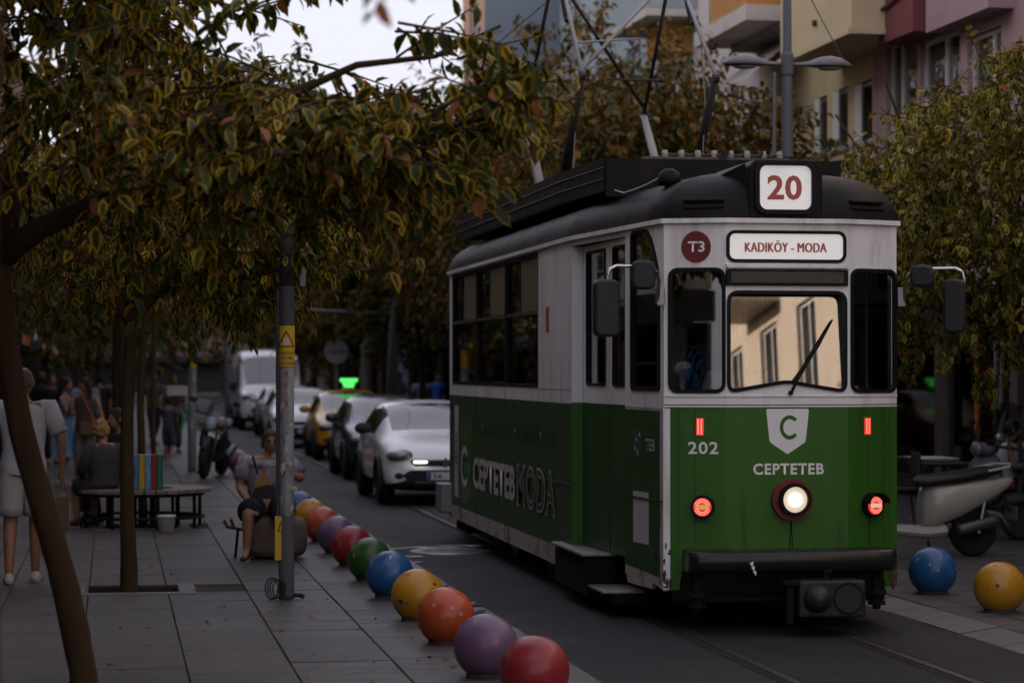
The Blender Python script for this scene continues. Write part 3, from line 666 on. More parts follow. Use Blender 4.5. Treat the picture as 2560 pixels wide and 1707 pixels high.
for fn, s, hood, sr in ((Fl, 0.285, False, 0.085), (Fr, 0.205, True, 0.085)):
    tl = disc_on(fn, s, 0.905, sr, 0.001, 0.055, 'tail_light', M['black'], tram)
    dome_on(fn, s, 0.905, sr*0.80, 0.053, 0.012, 'lens', M['red_lens'], tl)
    dm = MB()
    for k in range(26):
        a = 2*math.pi*k/26
        if abs(math.sin(a)) < 0.35: continue
        for rr_ in (0.055, 0.040):
            dm.add([fn(s+rr_*math.cos(a)+dx, 0.905+rr_*math.sin(a)+dz, 0.067) for dx, dz in ((-.004, -.004), (.004, -.004), (.004, .004), (-.004, .004))], [(0, 1, 2, 3)])
    dm.build('led_cluster', M['red_dot'], tl)
    MB().prism(rect(s-0.05, s+0.05, 0.89, 0.92), fn, 0.064, 0.0665).build('amber_strip', M['clear_lens'] if hood else K('amber', (0.5, 0.25, 0.05), 0.25, emit=(1, .55, .15), estr=0.25), tl)
    if hood:
        m = MB(); n = 12; vs = []
        for i in range(n+1):
            a = R(10+160*i/n)
            vs += [fn(s+0.092*math.cos(a), 0.905+0.092*math.sin(a), 0.002), fn(s+0.095*math.cos(a), 0.905+0.095*math.sin(a), 0.12)]
        m.add(vs, [(2*i, 2*i+2, 2*i+3, 2*i+1) for i in range(n)]); m.build('lamp_hood', M['black'], tl)
MB().tube([Fr(0.19, 0.82, 0.003), Fr(0.19, 0.62, 0.003)], 0.003, 5).build('cable', M['black'], tram)
for fn, s in ((Fl, 0.235), (Fr, 0.145)):
    lb = MB().prism(rect(s, s+0.055, 1.42, 1.545), fn, 0.0008, 0.012).build('marker_light', M['red_lens'], tram, bevel=0.003)
    dm = MB()
    for k in range(7):
        for q in (0.015, 0.038):
            z0 = 1.432+k*0.0155; dm.add([fn(s+q-.005+.01*u, z0+.01*v, 0.0135) for u, v in ((0, 0), (1, 0), (1, 1), (0, 1))], [(0, 1, 2, 3)])
    dm.build('led_cluster', M['red_dot'], lb)
# wiper
wp = MB().tube([wscreen(0.487, 1.735, 0.03), wscreen(0.52, 1.80, 0.035), wscreen(0.80, 2.24, 0.02)], [0.012, 0.010, 0.005], 6).build('wiper', M['black'], tram)
MB().tube([wscreen(0.50, 1.80, 0.012), wscreen(0.70, 2.06, 0.010), wscreen(0.815, 2.26, 0.008)], 0.007, 5).build('wiper_blade', M['rubber'], wp)
disc_on(Fc, 0.482, 1.728, 0.016, 0.0, 0.035, 'wiper_pivot', M['black'], wp, 12)
# --- roof, gutter
OUT = []
for i in range(len(PL)):
    a, b = Vector(PL[i]), Vector(PL[(i+1) % len(PL)]); k = 1 if (b-a).length < 1 else max(2, int((b-a).length/0.4))
    for j in range(k): OUT.append(a.lerp(b, j/k))
def off_outline(d):
    n = len(OUT); res = []
    for i, p in enumerate(OUT):
        t = (OUT[(i+1) % n]-OUT[i-1]).normalized(); res.append(p+Vector((t.y, -t.x))*(-d) if False else p+Vector((-t.y, t.x))*(-d))
    return res
c0 = Vector((0, 6.3))
def outw(d):
    res = []
    n = len(OUT)
    for i, p in enumerate(OUT):
        t = (OUT[(i+1) % n]-OUT[i-1]).normalized(); nn = Vector((-t.y, t.x))
        q = Vector((0, min(max(p.y, 1.0), 11.0)))
        if nn.dot(p-q) < 0: nn = -nn
        res.append(p+nn*d)
    return res
n = len(OUT)
gu = MB(); o1, o2 = outw(0.032), outw(-0.03)
gu.add([(p.x, p.y, GZ-0.012) for p in o1]+[(p.x, p.y, GZ+0.022) for p in o1]+[(p.x, p.y, GZ+0.022) for p in o2]+[(p.x, p.y, GZ-0.012) for p in o2],
       [(k*n+i, k*n+(i+1)%n, ((k+1)%4)*n+(i+1)%n, ((k+1)%4)*n+i) for k in range(4) for i in range(n)])
gu.build('gutter', TW, tram)
rf = MB(); NR = 12; ro = outw(0.012); vs = []
for j in range(NR+1):
    r = 1-(1-j/NR)**1.0
    r = math.sin(j/NR*math.pi/2)
    for p in ro:
        q = Vector((0, min(max(p.y, 0.75), 11.2))); x = q.lerp(p, r)
        vs.append((x.x, x.y, GZ+0.0225+0.37*max(0.0, 1-r**3.6)**0.52))
rf.add(vs, [(j*n+i, j*n+(i+1)%n, (j+1)*n+(i+1)%n, (j+1)*n+i) for j in range(NR) for i in range(n)])
roof = rf.build('roof', M['tram_roof'], tram, smooth=True)
for fn, s0, s1 in ((Fl, 0.14, 0.44), (Fr, 0.03, 0.33)):        # louvres at the roof front
    for zz in (3.062, 3.112):
        MB().prism(rect(s0, s1, zz, zz+0.024), fn, -0.06, 0.012-(zz-3.06)*0.12).build('roof_louvre', M['tram_roof'], roof, bevel=0.008)
nb = MB()
nb.add([(-0.285, -0.02, 2.985), (0.265, -0.02, 2.985), (0.265, -0.02, 3.37), (0.22, -0.02, 3.42), (-0.24, -0.02, 3.42), (-0.285, -0.02, 3.37),
        (-0.285, 0.9, 3.0), (0.265, 0.9, 3.0), (0.265, 0.9, 3.37), (0.22, 0.9, 3.42), (-0.24, 0.9, 3.42), (-0.285, 0.9, 3.37)],
       [(0, 1, 2, 3, 4, 5), (6, 11, 10, 9, 8, 7), (0, 6, 7, 1), (1, 7, 8, 2), (2, 8, 9, 3), (3, 9, 10, 4), (4, 10, 11, 5), (5, 11, 6, 0)])
nbx = nb.build('number_box', M['tram_roof'], tram, bevel=0.015)
MB().add([(-0.285, 0.10, 3.40), (-0.285, 0.9, 3.40), (-0.52, 0.55, 3.27), (-0.52, 0.9, 3.27), (-0.285, 0.10, 3.2), (-0.285, 0.9, 3.2)], [(0, 1, 3, 2), (0, 2, 4), (1, 5, 3), (2, 3, 5, 4)]).build('box_fairing', M['tram_roof'], nbx)
Nf = lambda a, b, o=0.0: (a, -0.02-o, b)
npoly = rr(-0.215, 0.175, 3.055, 3.375, 0.055)
MB().ring(inset(npoly, -0.035), npoly, Nf, 0.0, 0.03).build('sign_frame', M['gasket'], nbx, auto=True)
MB().prism(npoly, Nf, 0.001, 0.008).build('sign_panel', M['sign_white'], nbx)
lettering('lettering', '20', -0.155, 0.105, 3.125, 3.305, Nf, 0.011, M['letter_red'], nbx, 0.03, 1.05)
dm = MB(); dm.lathe([(0.085, 0.0), (0.088, 0.05), (0.07, 0.10), (0.03, 0.125), (0.0, 0.128)], 18, (-0.73, 0.62, 3.27)); lamp_b = dm.build('roof_beacon', M['tram_roof'], tram, smooth=True)
MB().tube([(-0.80, 0.62, 3.33), (-0.86, 0.75, 3.29), (-0.90, 0.95, 3.27), (-0.93, 1.3, 3.26), (-0.95, 1.55, 3.30)], 0.007, 5).build('roof_cable', M['steel'], lamp_b)
# roof fairing boards
def board(pts, z0, z1, name):
    m = MB()
    for (xa, ya), (xb, yb) in zip(pts, pts[1:]):
        d = Vector((xb-xa, yb-ya)).normalized(); nn = Vector((-d.y, d.x))*0.012
        m.add([(xa-nn.x, ya-nn.y, z0), (xb-nn.x, yb-nn.y, z0), (xb+nn.x, yb+nn.y, z0), (xa+nn.x, ya+nn.y, z0), (xa-nn.x, ya-nn.y, z1), (xb-nn.x, yb-nn.y, z1), (xb+nn.x, yb+nn.y, z1), (xa+nn.x, ya+nn.y, z1)],
              [(0,3,2,1),(4,5,6,7),(0,1,5,4),(1,2,6,5),(2,3,7,6),(3,0,4,7)])
    o = m.build(name, M['tram_roof'], tram)
    for zz in (z0+(z1-z0)*0.36, z0+(z1-z0)*0.70):
        if len(pts) > 2: MB().tube([(x*1.012, y, zz) for x, y in pts], 0.009, 6).build('board_rib', M['tram_roof'], o)
    return o
SL = [(-0.965, 1.85), (-1.04, 3.35), (-1.04, 9.55)]
board(SL, 3.315, 3.58, 'roof_fairing'); board([(-x, y) for x, y in SL], 3.315, 3.58, 'roof_fairing')
board([(-0.965, 1.83), (0.965, 1.83)], 3.27, 3.575, 'roof_fairing')
MB().box(-0.95, 0.95, 1.9, 9.5, 3.33, 3.40).build('roof_deck', M['under'], tram)
# resistor rack with insulators
rk = MB().box(-0.62, 0.60, 2.05, 2.35, 3.57, 3.60).box(-0.62, 0.60, 2.05, 2.09, 3.60, 3.615).build('resistor_rack', M['iron'], tram)
for k in range(8):
    x = -0.42+k*0.137
    MB().lathe([(0.02, 0), (0.032, 0.008), (0.02, 0.02), (0.034, 0.032), (0.022, 0.046), (0.026, 0.058), (0.0, 0.062)], 12, (x, 2.12, 3.615)).build('insulator', K('porcelain', (0.45, 0.42, 0.38), 0.35, var=.2, vscale=20), rk, smooth=True)
    MB().lathe([(0.02, -.06), (0.028, -.05), (0.02, -.03), (0.028, -.01), (0.02, 0.01), (0.028, .03), (0.02, .06)], 8, (x+0.07, 2.16, 3.628), (1, 0, 0)).build('coil', M['rubber'], rk)
for x in (0.0, 0.045, 0.33):
    MB().tube([(x, 2.0, 3.56), (x+0.03, 2.0, 3.66), (x+0.09, 2.2, 3.67), (x+0.14, 2.4, 3.56)], 0.011, 6).build('cable', M['rubber'], rk)
# --- pantograph
pg = MB().box(-0.62, 0.62, 5.2, 5.28, 3.40, 3.50).box(-0.62, 0.62, 6.9, 6.98, 3.40, 3.50).box(-0.64, -0.58, 5.2, 6.98, 3.50, 3.56).box(0.58, 0.64, 5.2, 6.98, 3.50, 3.56).build('pantograph_base', M['iron'], tram)
K('panto_grey', (0.27, 0.265, 0.275), 0.5, var=0.2, vscale=10); K('panto_dark', (0.045, 0.043, 0.042), 0.55, var=0.3, vscale=10)
for sx in (-1, 1):
    x = 0.625*sx
    MB().tube([(x, 5.55, 3.60), (x, 4.56, 4.58)], [0.055, 0.034], 10).build('lower_arm', M['panto_dark'], pg, smooth=True)
    MB().tube([(x, 6.62, 3.60), (x, 7.62, 4.54)], [0.055, 0.034], 10).build('lower_arm', M['panto_grey'], pg, smooth=True)
    for yy in (4.56, 7.62): MB().tube([(x-0.03, yy, 4.57), (x+0.03, yy, 4.57)], 0.042, 8).build('elbow_joint', M['panto_dark'], pg)
    MB().tube([(x, 4.56, 4.58), (x*0.93, 6.03, 5.85)], 0.020, 8).build('upper_arm', M['panto_grey'], pg, smooth=True)
    MB().tube([(x, 7.62, 4.54), (x*0.93, 6.15, 5.85)], 0.020, 8).build('upper_arm', M['panto_dark'], pg, smooth=True)
    MB().lathe([(0.026, 0), (0.026, 0.03)]+[(0.020 if i % 2 else 0.032, 0.04+0.02*i) for i in range(22)]+[(0.026, 0.5), (0.014, 0.55)], 10, (x*0.97, 5.40, 5.18), Vector((0, 0.62, 0.78))).build('spring', M['panto_dark'], pg)
    MB().tube([(x*0.98, 5.1, 5.06), (x*0.98+0.02, 5.0, 4.4), (x*0.98-0.02, 5.0, 3.55)], 0.006, 5).build('pull_rope', K('rope', (0.30, 0.24, 0.18), 0.9), pg)
MB().tube([(-0.625, 4.60, 4.62), (0.60, 6.0, 5.8)], 0.018, 8).build('brace', M['panto_grey'], pg, smooth=True)
MB().tube([(0.62, 7.55, 4.60), (-0.60, 6.2, 5.8)], 0.018, 8).build('brace', M['panto_dark'], pg, smooth=True)
MB().tube([(-0.64, 4.98, 4.92), (0.0, 4.98, 4.97)], 0.011, 6).build('cross_rod', M['panto_grey'], pg)
MB().tube([(0.15, 7.2, 4.86), (0.70, 7.2, 4.86)], 0.013, 6).build('cross_rod', M['panto_dark'], pg)
for sx in (-1, 1): MB().tube([(0.59*sx, 6.03, 5.85), (0.59*sx, 6.15, 5.95)], 0.02, 6).build('head_hinge', M['panto_dark'], pg)
MB().tube([(-0.85, 6.0, 5.90), (-0.6, 6.0, 5.98), (0.6, 6.0, 5.98), (0.85, 6.0, 5.90)], 0.022, 6).tube([(-0.85, 6.2, 5.90), (-0.6, 6.2, 5.98), (0.6, 6.2, 5.98), (0.85, 6.2, 5.90)], 0.022, 6).build('collector_bow', M['panto_dark'], pg)
# --- side facing the pavement
TS = M['tram_green_shaded']
side_holes = []
Ls = Sm.L
bays = [(0.17, 1.985), (2.005, 3.865), (3.885, 5.71)]
whole = rr(0.15, 5.73, 1.725, 2.945, 0.04)
MB().plate(rect(0, Ls, WZ-0.01, GZ), [whole[::-1]], Sm, 0.04).build('side_panel', TW, tram)
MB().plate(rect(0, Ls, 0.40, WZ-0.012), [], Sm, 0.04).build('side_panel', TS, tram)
skirt = [(0, 0.25), (0.85, 0.25), (0.87, 0.40), (0.93, 0.40), (0.95, 0.25), (4.0, 0.24), (4.02, 0.37), (4.06, 0.397), (4.10, 0.397), (4.14, 0.37), (4.16, 0.24), (Ls-0.25, 0.235), (Ls-0.12, 0.21), (Ls, 0.14), (Ls, 0.398), (0, 0.398)]
MB().plate(skirt, [], Sm, 0.03).build('side_skirt', M['tram_skirt'], tram)
MB().prism(rect(0.15, 5.73, 1.725, 2.945), Sm, -0.038, -0.036).build('side_glazing', M['dark_glass'], tram)
for k, (a, b) in enumerate(bays):
    fr = MB().ring(rect(a, b, 1.735, 2.935), rect(a+0.035, b-0.035, 1.765, 2.905), Sm, -0.034, -0.004).build('side_window', M['gasket'], tram)
    MB().prism(rect(a+0.035, b-0.035, 2.395, 2.425), Sm, -0.034, -0.002).build('window_bar', M['iron'], fr)
    mid = a+(b-a)*0.44
    MB().prism(rect(mid, b-0.035, 2.43, 2.90), Sm, -0.030, -0.022).build('sliding_pane', M['frosted'], fr)
    MB().prism(rect(mid-0.02, mid, 2.43, 2.90), Sm, -0.030, -0.015).build('pane_edge', M['gasket'], fr)
for s in (1.99, 3.87, 5.74):
    MB().prism(rect(s, s+0.008, 0.26, WZ-0.02), Sm, 0.0006, 0.002).build('seam', M['seam'], tram)
    MB().prism(rect(s, s+0.008, WZ-0.005, 1.72), Sm, 0.0006, 0.002).build('seam', M['seam'], tram)
MB().prism(rect(0.05, Ls-0.02, 0.93, 0.945), Sm, 0.001, 0.010).build('rub_strip', TS, tram)
MB().prism(rect(0, Ls, WZ+0.10, WZ+0.106), Sm, 0.0006, 0.0025).build('seam', M['tram_skirt'], tram)
MB().prism(rect(6.18, 6.26, 2.22, 2.44), Sm, 0.001, 0.014).build('reflector', K('reflector', (0.42, 0.075, 0.02), 0.3), tram, bevel=0.003)
# advertising letters along the side
LWs = K('letter_side', (0.46, 0.42, 0.42), 0.5, var=0.1, vscale=6)
DK = K('letter_dark', (0.022, 0.03, 0.02), 0.5); BR = K('letter_brown', (0.055, 0.04, 0.033), 0.5)
lettering('lettering', 'YENİ BANKACILIK İŞLEMLERİNDE', 1.75, 6.55, 1.19, 1.40, Sm, 0.0022, DK, tram, 0.01)
lettering('lettering', 'CEPTETEB', 1.86, 4.55, 0.66, 0.99, Sm, 0.0125, LWs, tram, 0.035, 1.0)
lettering('lettering', 'MODA', 4.66, 6.62, 0.63, 1.03, Sm, 0.0120, LWs, tram, 0.03, 1.06)
lettering('lettering', 'MODA', 4.70, 6.58, 0.65, 1.01, Sm, 0.0145, BR, tram, 0.0, 1.09)
vt = MB().prism(rect(0.42, 0.70, 0.50, 1.50), Sm, 0.001, 0.003).build('vertical_banner', LWs, tram)
lettering('lettering', 'TEB', -0.98, -0.78, 0.46, 0.66, lambda a, b, o: Sm(b, -a+0.2*0, o) if False else Sm(0.50+(b-0.46)*0.6, 1.0+(a+0.88)*2.0, o), 0.0045, DK, vt, 0.01)
n = len(arc)
m = MB(); ca = [(1.26+0.30*math.cos(R(a)), 0.86+0.22*math.sin(R(a))) for a in range(42, 319, 12)]; cb = [(1.26+0.20*math.cos(R(a)), 0.86+0.145*math.sin(R(a))) for a in range(42, 319, 12)]
shd = MB().prism([(0.84, 1.32), (1.68, 1.32), (1.62, 0.62), (1.26, 0.42), (0.90, 0.62)], Sm, 0.0008, 0.002).build('shield_emblem', TG, tram)
m.add([Sm(a, b, 0.0125) for a, b in ca+cb], [(i, i+1, n+i+1, n+i) for i in range(n-1)]); m.build('lettering', LWs, shd)
# --- tapered front side: pillar, door, cab
Lt = St.L                                     # 2.41; s=0 at the rear end
ds0, ds1 = 0.02, 1.50                         # door opening
MB().plate(rect(-0.0, ds0, WZ-0.01, GZ), [], St).build('door_post', TW, tram)
cw = round_poly([(1.66, 1.74), (2.37, 1.74), (2.37, 2.62), (2.12, 2.945), (1.66, 2.945)], [0.05, 0.05, 0.16, 0.16, 0.08])
MB().plate([(ds1, WZ-0.01), (Lt, WZ-0.01), (Lt, GZ), (0, GZ), (0, 2.915), (ds1, 2.915)], [cw[::-1]], St).build('cab_side_panel', TW, tram)
cf = window(St, cw, M['tram_glass'], 'cab_window')
MB().prism(rect(1.68, 2.34, 1.93, 1.955), St, -0.02, -0.004).build('window_bar', M['gasket'], cf)
MB().prism(rect(1.68, 2.34, 2.43, 2.455), St, -0.02, -0.004).build('window_bar', M['gasket'], cf)
MB().plate([(ds1, 0.34), (1.54, 0.34), (1.56, 0.28), (Lt-0.30, 0.28), (Lt-0.26, 0.33), (Lt, 0.29), (Lt, WZ-0.012), (ds1, WZ-0.012)], [], St).build('cab_side_panel', M['tram_skirt'], tram)
MB().prism([(ds1, 0.42), (Lt-0.10, 0.385), (Lt-0.10, WZ-0.03), (ds1, WZ-0.03)], St, 0.001, 0.003).build('green_panel', M['tram_green_shaded'], tram)
MB().prism(rect(Lt-0.012, Lt+0.002, 0.30, WZ), St, 0.0, 0.006).build('corner_trim', TW, tram)
MB().prism(rect(0.0, 0.045, BZ, WZ-0.01), Fl, 0.001, 0.006).build('corner_trim', TW, tram)
lettering('lettering', 'TEB', 2.02, 2.25, 1.295, 1.385, St, 0.0045, K('letter_side2', (0.40, 0.38, 0.37), 0.5), tram, 0.012)
st = MB().prism(rect(1.72, 1.93, 1.24, 1.45), St, 0.0035, 0.0055).build('emblem_panel', K('emblem', (0.03, 0.075, 0.055), 0.4), tram)
for q, (a, b) in enumerate(((1.88, 1.41), (1.80, 1.375), (1.775, 1.305), (1.84, 1.275))):
    P = []
    for i in range(10):
        r = 0.024 if i % 2 == 0 else 0.009; P.append((a+r*1.3*math.sin(i*math.pi/5), b+r*math.cos(i*math.pi/5)))
    MB().prism(P, St, 0.006, 0.007).build('emblem_star', LWs, st)
MB().prism(rect(1.72, 2.10, 0.60, 0.985), St, 0.0035, 0.005).build('notice_sticker', LWs, tram)
MB().prism(rect(1.55, Lt-0.02, 0.93, 0.945), St, 0.0055, 0.012).build('rub_strip', M['tram_green_shaded'], tram)
# recessed door
Dj = wallmap((-1.1, 2.58), (-1.005, 2.58))
MB().prism(rect(0.0, 0.095, WZ, GZ-0.06), Dj, -0.02, 0.0).build('door_jamb', TW, tram)
MB().prism(rect(0.0, 0.095, 0.36, WZ-0.001), Dj, -0.02, 0.0).build('door_jamb', TG, tram)
Dp = wallmap((-1.005, 2.57), (-0.945, 1.09))
LD = Dp.L
def leaf(a, b, g0, g1, low):
    hole = rr(g0, g1, 1.765, 2.86, 0.035)
    d = MB().plate(rect(a, b, WZ, 2.91), [hole[::-1]], Dp).build('door_leaf', TW, tram)
    MB().plate(rect(a, b, low, WZ-0.002), [], Dp).build('door_foot', TG if False else M['tram_green_shaded'], d)
    window(Dp, hole, M['tram_glass'], 'door_window', 0.02, d)
    return d
d1 = leaf(0.0, 0.885, 0.13, 0.78, 0.46); d2 = leaf(0.925, LD, 1.02, 1.44, 0.46)
MB().prism(rect(0.885, 0.925, 0.46, 2.91), Dp, -0.03, -0.015).build('door_gap', M['gasket'], tram)
MB().prism(rect(0.17, 0.38, 1.80, 1.93), Dp, -0.020, -0.024).build('notice_sticker', K('poster_blue', (0.15, 0.22, 0.30), 0.5, var=.5, vscale=40), d1)
MB().prism(rect(1.06, 1.16, 1.80, 2.32), Dp, -0.020, -0.024).build('notice_sticker', K('poster_red', (0.34, 0.17, 0.15), 0.5, var=.7, vscale=40), d2)
MB().prism(rect(1.20, 1.40, 1.78, 2.12), Dp, -0.020, -0.024).build('notice_sticker', K('poster_grey', (0.33, 0.31, 0.30), 0.5, var=.6, vscale=45), d2)
# steps
sp = MB().box(-1.16, -0.90, 1.70, 3.02, 0.12, 0.425).build('step_box', M['under'], tram, bevel=0.01)
MB().box(-1.19, -0.90, 1.68, 3.05, 0.427, 0.452).build('step_tread', M['tread'], sp, bevel=0.006)
sp2 = MB().box(-1.06, -0.80, 1.10, 1.69, 0.10, 0.185).build('step_box', M['under'], tram, bevel=0.01)
MB().box(-1.14, -0.80, 1.10, 1.73, 0.186, 0.208).build('step_tread', M['tread'], sp2, bevel=0.006)
MB().box(-0.82, -0.78, 1.1, 3.0, 0.1, 0.46).build('step_riser', M['black'], tram)
# --- far side, rear, floor, inside
Sr = wallmap((1.1, 2.6), (1.1, 9.9)); Srt = wallmap((0.88, 0.155), (1.1, 2.6))
for fn, L, holes in ((Sr, 7.3, [rr(0.3+1.75*k, 1.95+1.75*k, 1.74, 2.90, 0.05) for k in range(4)]), (Srt, Srt.L, [rr(0.12, 0.85, 1.74, 2.88, 0.07), rr(1.0, 2.2, 1.0, 2.88, 0.05)])):
    MB().plate(rect(0, L, WZ, GZ), [h[::-1] for h in holes if h[0][1] > 1.6], fn, 0.04).build('side_panel', TW, tram)
    MB().plate(rect(0, L, 0.3, WZ-0.002), [], fn, 0.04).build('side_panel', TG, tram)
    for h in holes:
        if h[0][1] > 1.6: window(fn, h, M['dark_glass'], 'side_window')
for a, b in (((-0.66, 11.9), (-1.1, 9.9)), ((1.1, 9.9), (0.66, 11.9)), ((0.66, 11.9), (0.40, 12.0)), ((-0.40, 12.0), (-0.66, 11.9)), ((0.40, 12.0), (-0.40, 12.0))):
    fn = wallmap(a, b); hole = rr(0.06, fn.L-0.06, 1.74, 2.66, 0.06)
    MB().plate(rect(0, fn.L, WZ, GZ), [hole[::-1]], fn, 0.04).build('rear_panel', TW, tram)
    MB().plate(rect(0, fn.L, 0.3, WZ-0.002), [], fn, 0.04).build('rear_panel', TG, tram)
    window(fn, hole, M['dark_glass'], 'rear_window')
MB().box(-1.22, -1.06, 9.75, 10.2, 0.30, 0.62).build('rear_step', M['steel'], tram, bevel=0.01)
MB().prism([(x, y) for x, y in PL], lambda a, b, o: (a*0.84, 0.1+b*0.985, o), 0.60, 0.66).build('floor', M['under'], tram)
MB().prism([(x, y) for x, y in PL], lambda a, b, o: (a*0.86, 0.15+b*0.975, o), 2.93, 2.95).build('ceiling', M['interior'], tram)
for k in range(5):
    y = 3.6+1.25*k
    for x in (-0.68, 0.68):
        s = MB().box(x-0.24, x+0.24, y, y+0.42, 1.02, 1.10).box(x-0.24, x+0.24, y+0.40, y+0.46, 1.08, 1.72).build('passenger_seat', M['seat_blue'], tram, bevel=0.03)
        MB().box(x-0.05, x+0.05, y+0.1, y+0.35, 0.66, 1.02).build('seat_post', M['iron'], s)
for (x, y) in ((-0.55, 2.9), (0.45, 2.9), (-0.45, 5.2), (0.45, 5.2), (-0.62, 1.25)):
    MB().tube([(x, y, 0.66), (x, y, 2.93)], 0.017, 8).build('grab_pole', M['yellow_pole'], tram, smooth=True)
MB().box(-0.85, 0.85, 1.62, 1.66, 0.66, 1.55).build('cab_partition', M['interior_red'], tram)
MB().box(0.30, 0.88, 1.60, 1.64, 1.56, 2.93).build('cab_partition', M['interior_red'], tram)
MB().box(-0.72, 0.72, 0.14, 0.42, 1.25, 1.60).build('driver_desk', M['under'], tram, bevel=0.02)
MB().box(0.18, 0.44, 0.14, 0.34, 1.61, 1.69).build('desk_tray', K('orange_red', (0.42, 0.08, 0.03), 0.4), tram, bevel=0.02)
MB().tube([(0.62, 0.32, 1.60), (0.62, 0.32, 1.78)], [0.05, 0.035], 12).build('desk_lever', K('brass', (0.45, 0.24, 0.07), 0.3, metal=0.8), tram)
# --- front underside
MB().box(-0.80, 0.80, 0.20, 0.26, 0.20, 0.62).build('shade_panel', M['black'], tram)  # dark panel added for the black shade behind the bumper
bp = MB(); prof = [(-0.20, 0.605), (-0.26, 0.60), (-0.285, 0.56), (-0.285, 0.50), (-0.26, 0.455), (-0.18, 0.44), (-0.05, 0.44), (-0.05, 0.605)]
Xs = [(-0.775, 0.09), (-0.73, 0.03), (-0.60, 0.0), (0.60, 0.0), (0.72, 0.03), (0.765, 0.09)]
k = len(prof); vs = [(x, y+dy, z) for x, dy in Xs for y, z in prof]
bp.add(vs, [(i*k+j, i*k+(j+1)%k, (i+1)*k+(j+1)%k, (i+1)*k+j) for i in range(len(Xs)-1) for j in range(k)]+[tuple(range(k)), tuple((len(Xs)-1)*k+j for j in range(k))[::-1]])
bump_ = bp.build('bumper', K('bumper_paint', (0.014, 0.014, 0.015), 0.28, var=0.3, vscale=8, dirt=(0.16, 0.15, 0.14, 0.7), dscale=7, dthr=0.66), tram, bevel=0.012, auto=True)
for q in range(3): MB().add([(-0.36+q*.012, -0.288, 0.52-q*.03), (-0.33+q*.01, -0.288, 0.535-q*.035), (-0.335+q*.012, -0.288, 0.49-q*.03)], [(0, 1, 2)]).build('paint_chip', M['letter_white'], bump_)
for x in (-0.70, 0.64):
    b_ = MB().lathe([(0.07, 0.30), (0.075, 0.27), (0.045, 0.265), (0.045, 0.225), (0.065, 0.222), (0.065, 0.195), (0.03, 0.19), (0.03, 0.165)], 14, (x, -0.10, 0.0)).build('buffer_post', M['under'], tram, auto=True)
    MB().box(x-0.03, x+0.03, -0.13, -0.07, 0.29, 0.46).build('buffer_arm', M['under'], b_)
for zz in (0.24, 0.31):
    MB().tube([(-0.72, -0.08, zz), (0.66, -0.08, zz)], 0.017, 6).build('lifeguard_rail', M['under'], tram)
cp = MB().box(-0.03, 0.46, -0.42, -0.12, 0.14, 0.40).build('coupler', K('coupler_iron', (0.03, 0.03, 0.031), 0.42, metal=0.3, var=0.4, vscale=12, bump=0.3, bscale=40), tram, bevel=0.015)
MB().lathe([(0.0, 0.115), (0.04, 0.11), (0.085, 0.075), (0.105, 0.0), (0.105, -0.03)], 20, (0.10, -0.42, 0.275), (0, -1, 0)).build('coupler_cone', M['coupler_iron'], cp, smooth=True)
MB().lathe([(0.02, -0.12), (0.06, -0.10), (0.10, 0.0), (0.115, 0.0), (0.12, -0.02)], 20, (0.33, -0.425, 0.275), (0, -1, 0)).build('coupler_cup', M['black'], cp, smooth=True)
MB().box(-0.11, -0.06, -0.38, -0.30, 0.09, 0.40).box(-0.13, -0.03, -0.40, -0.30, 0.37, 0.40).build('coupler_handle', M['under'], cp, bevel=0.005)
MB().tube([(0.20, -0.3, 0.40), (0.20, -0.3, 0.45), (0.24, -0.32, 0.46)], 0.02, 8).build('coupler_pin', M['under'], cp)
# trucks and wheels
for y in (4.6, 7.9):
    tr = MB().box(-0.75, 0.40, y-0.9, y+0.9, 0.30, 0.48).build('truck_frame', M['under'], tram)
    for x in (-0.745, 0.315):
        for yy in (y-0.62, y+0.62):
            MB().lathe([(0.10, -0.05), (0.32, -0.05), (0.34, -0.03), (0.31, 0.05), (0.10, 0.05)], 24, (x, yy, 0.318), (1, 0, 0)).build('wheel', M['iron'], tr, auto=True)
for q in ((3.2, 3.9, 0.22), (5.6, 6.6, 0.2), (8.9, 9.8, 0.12)): MB().box(-1.04, -0.72, q[0], q[1], q[2], 0.6).build('equipment_box', M['under'], tram, bevel=0.02)
MB().box(-0.7, 0.7, 0.3, 11.3, 0.50, 0.60).build('underframe', M['black'], tram)
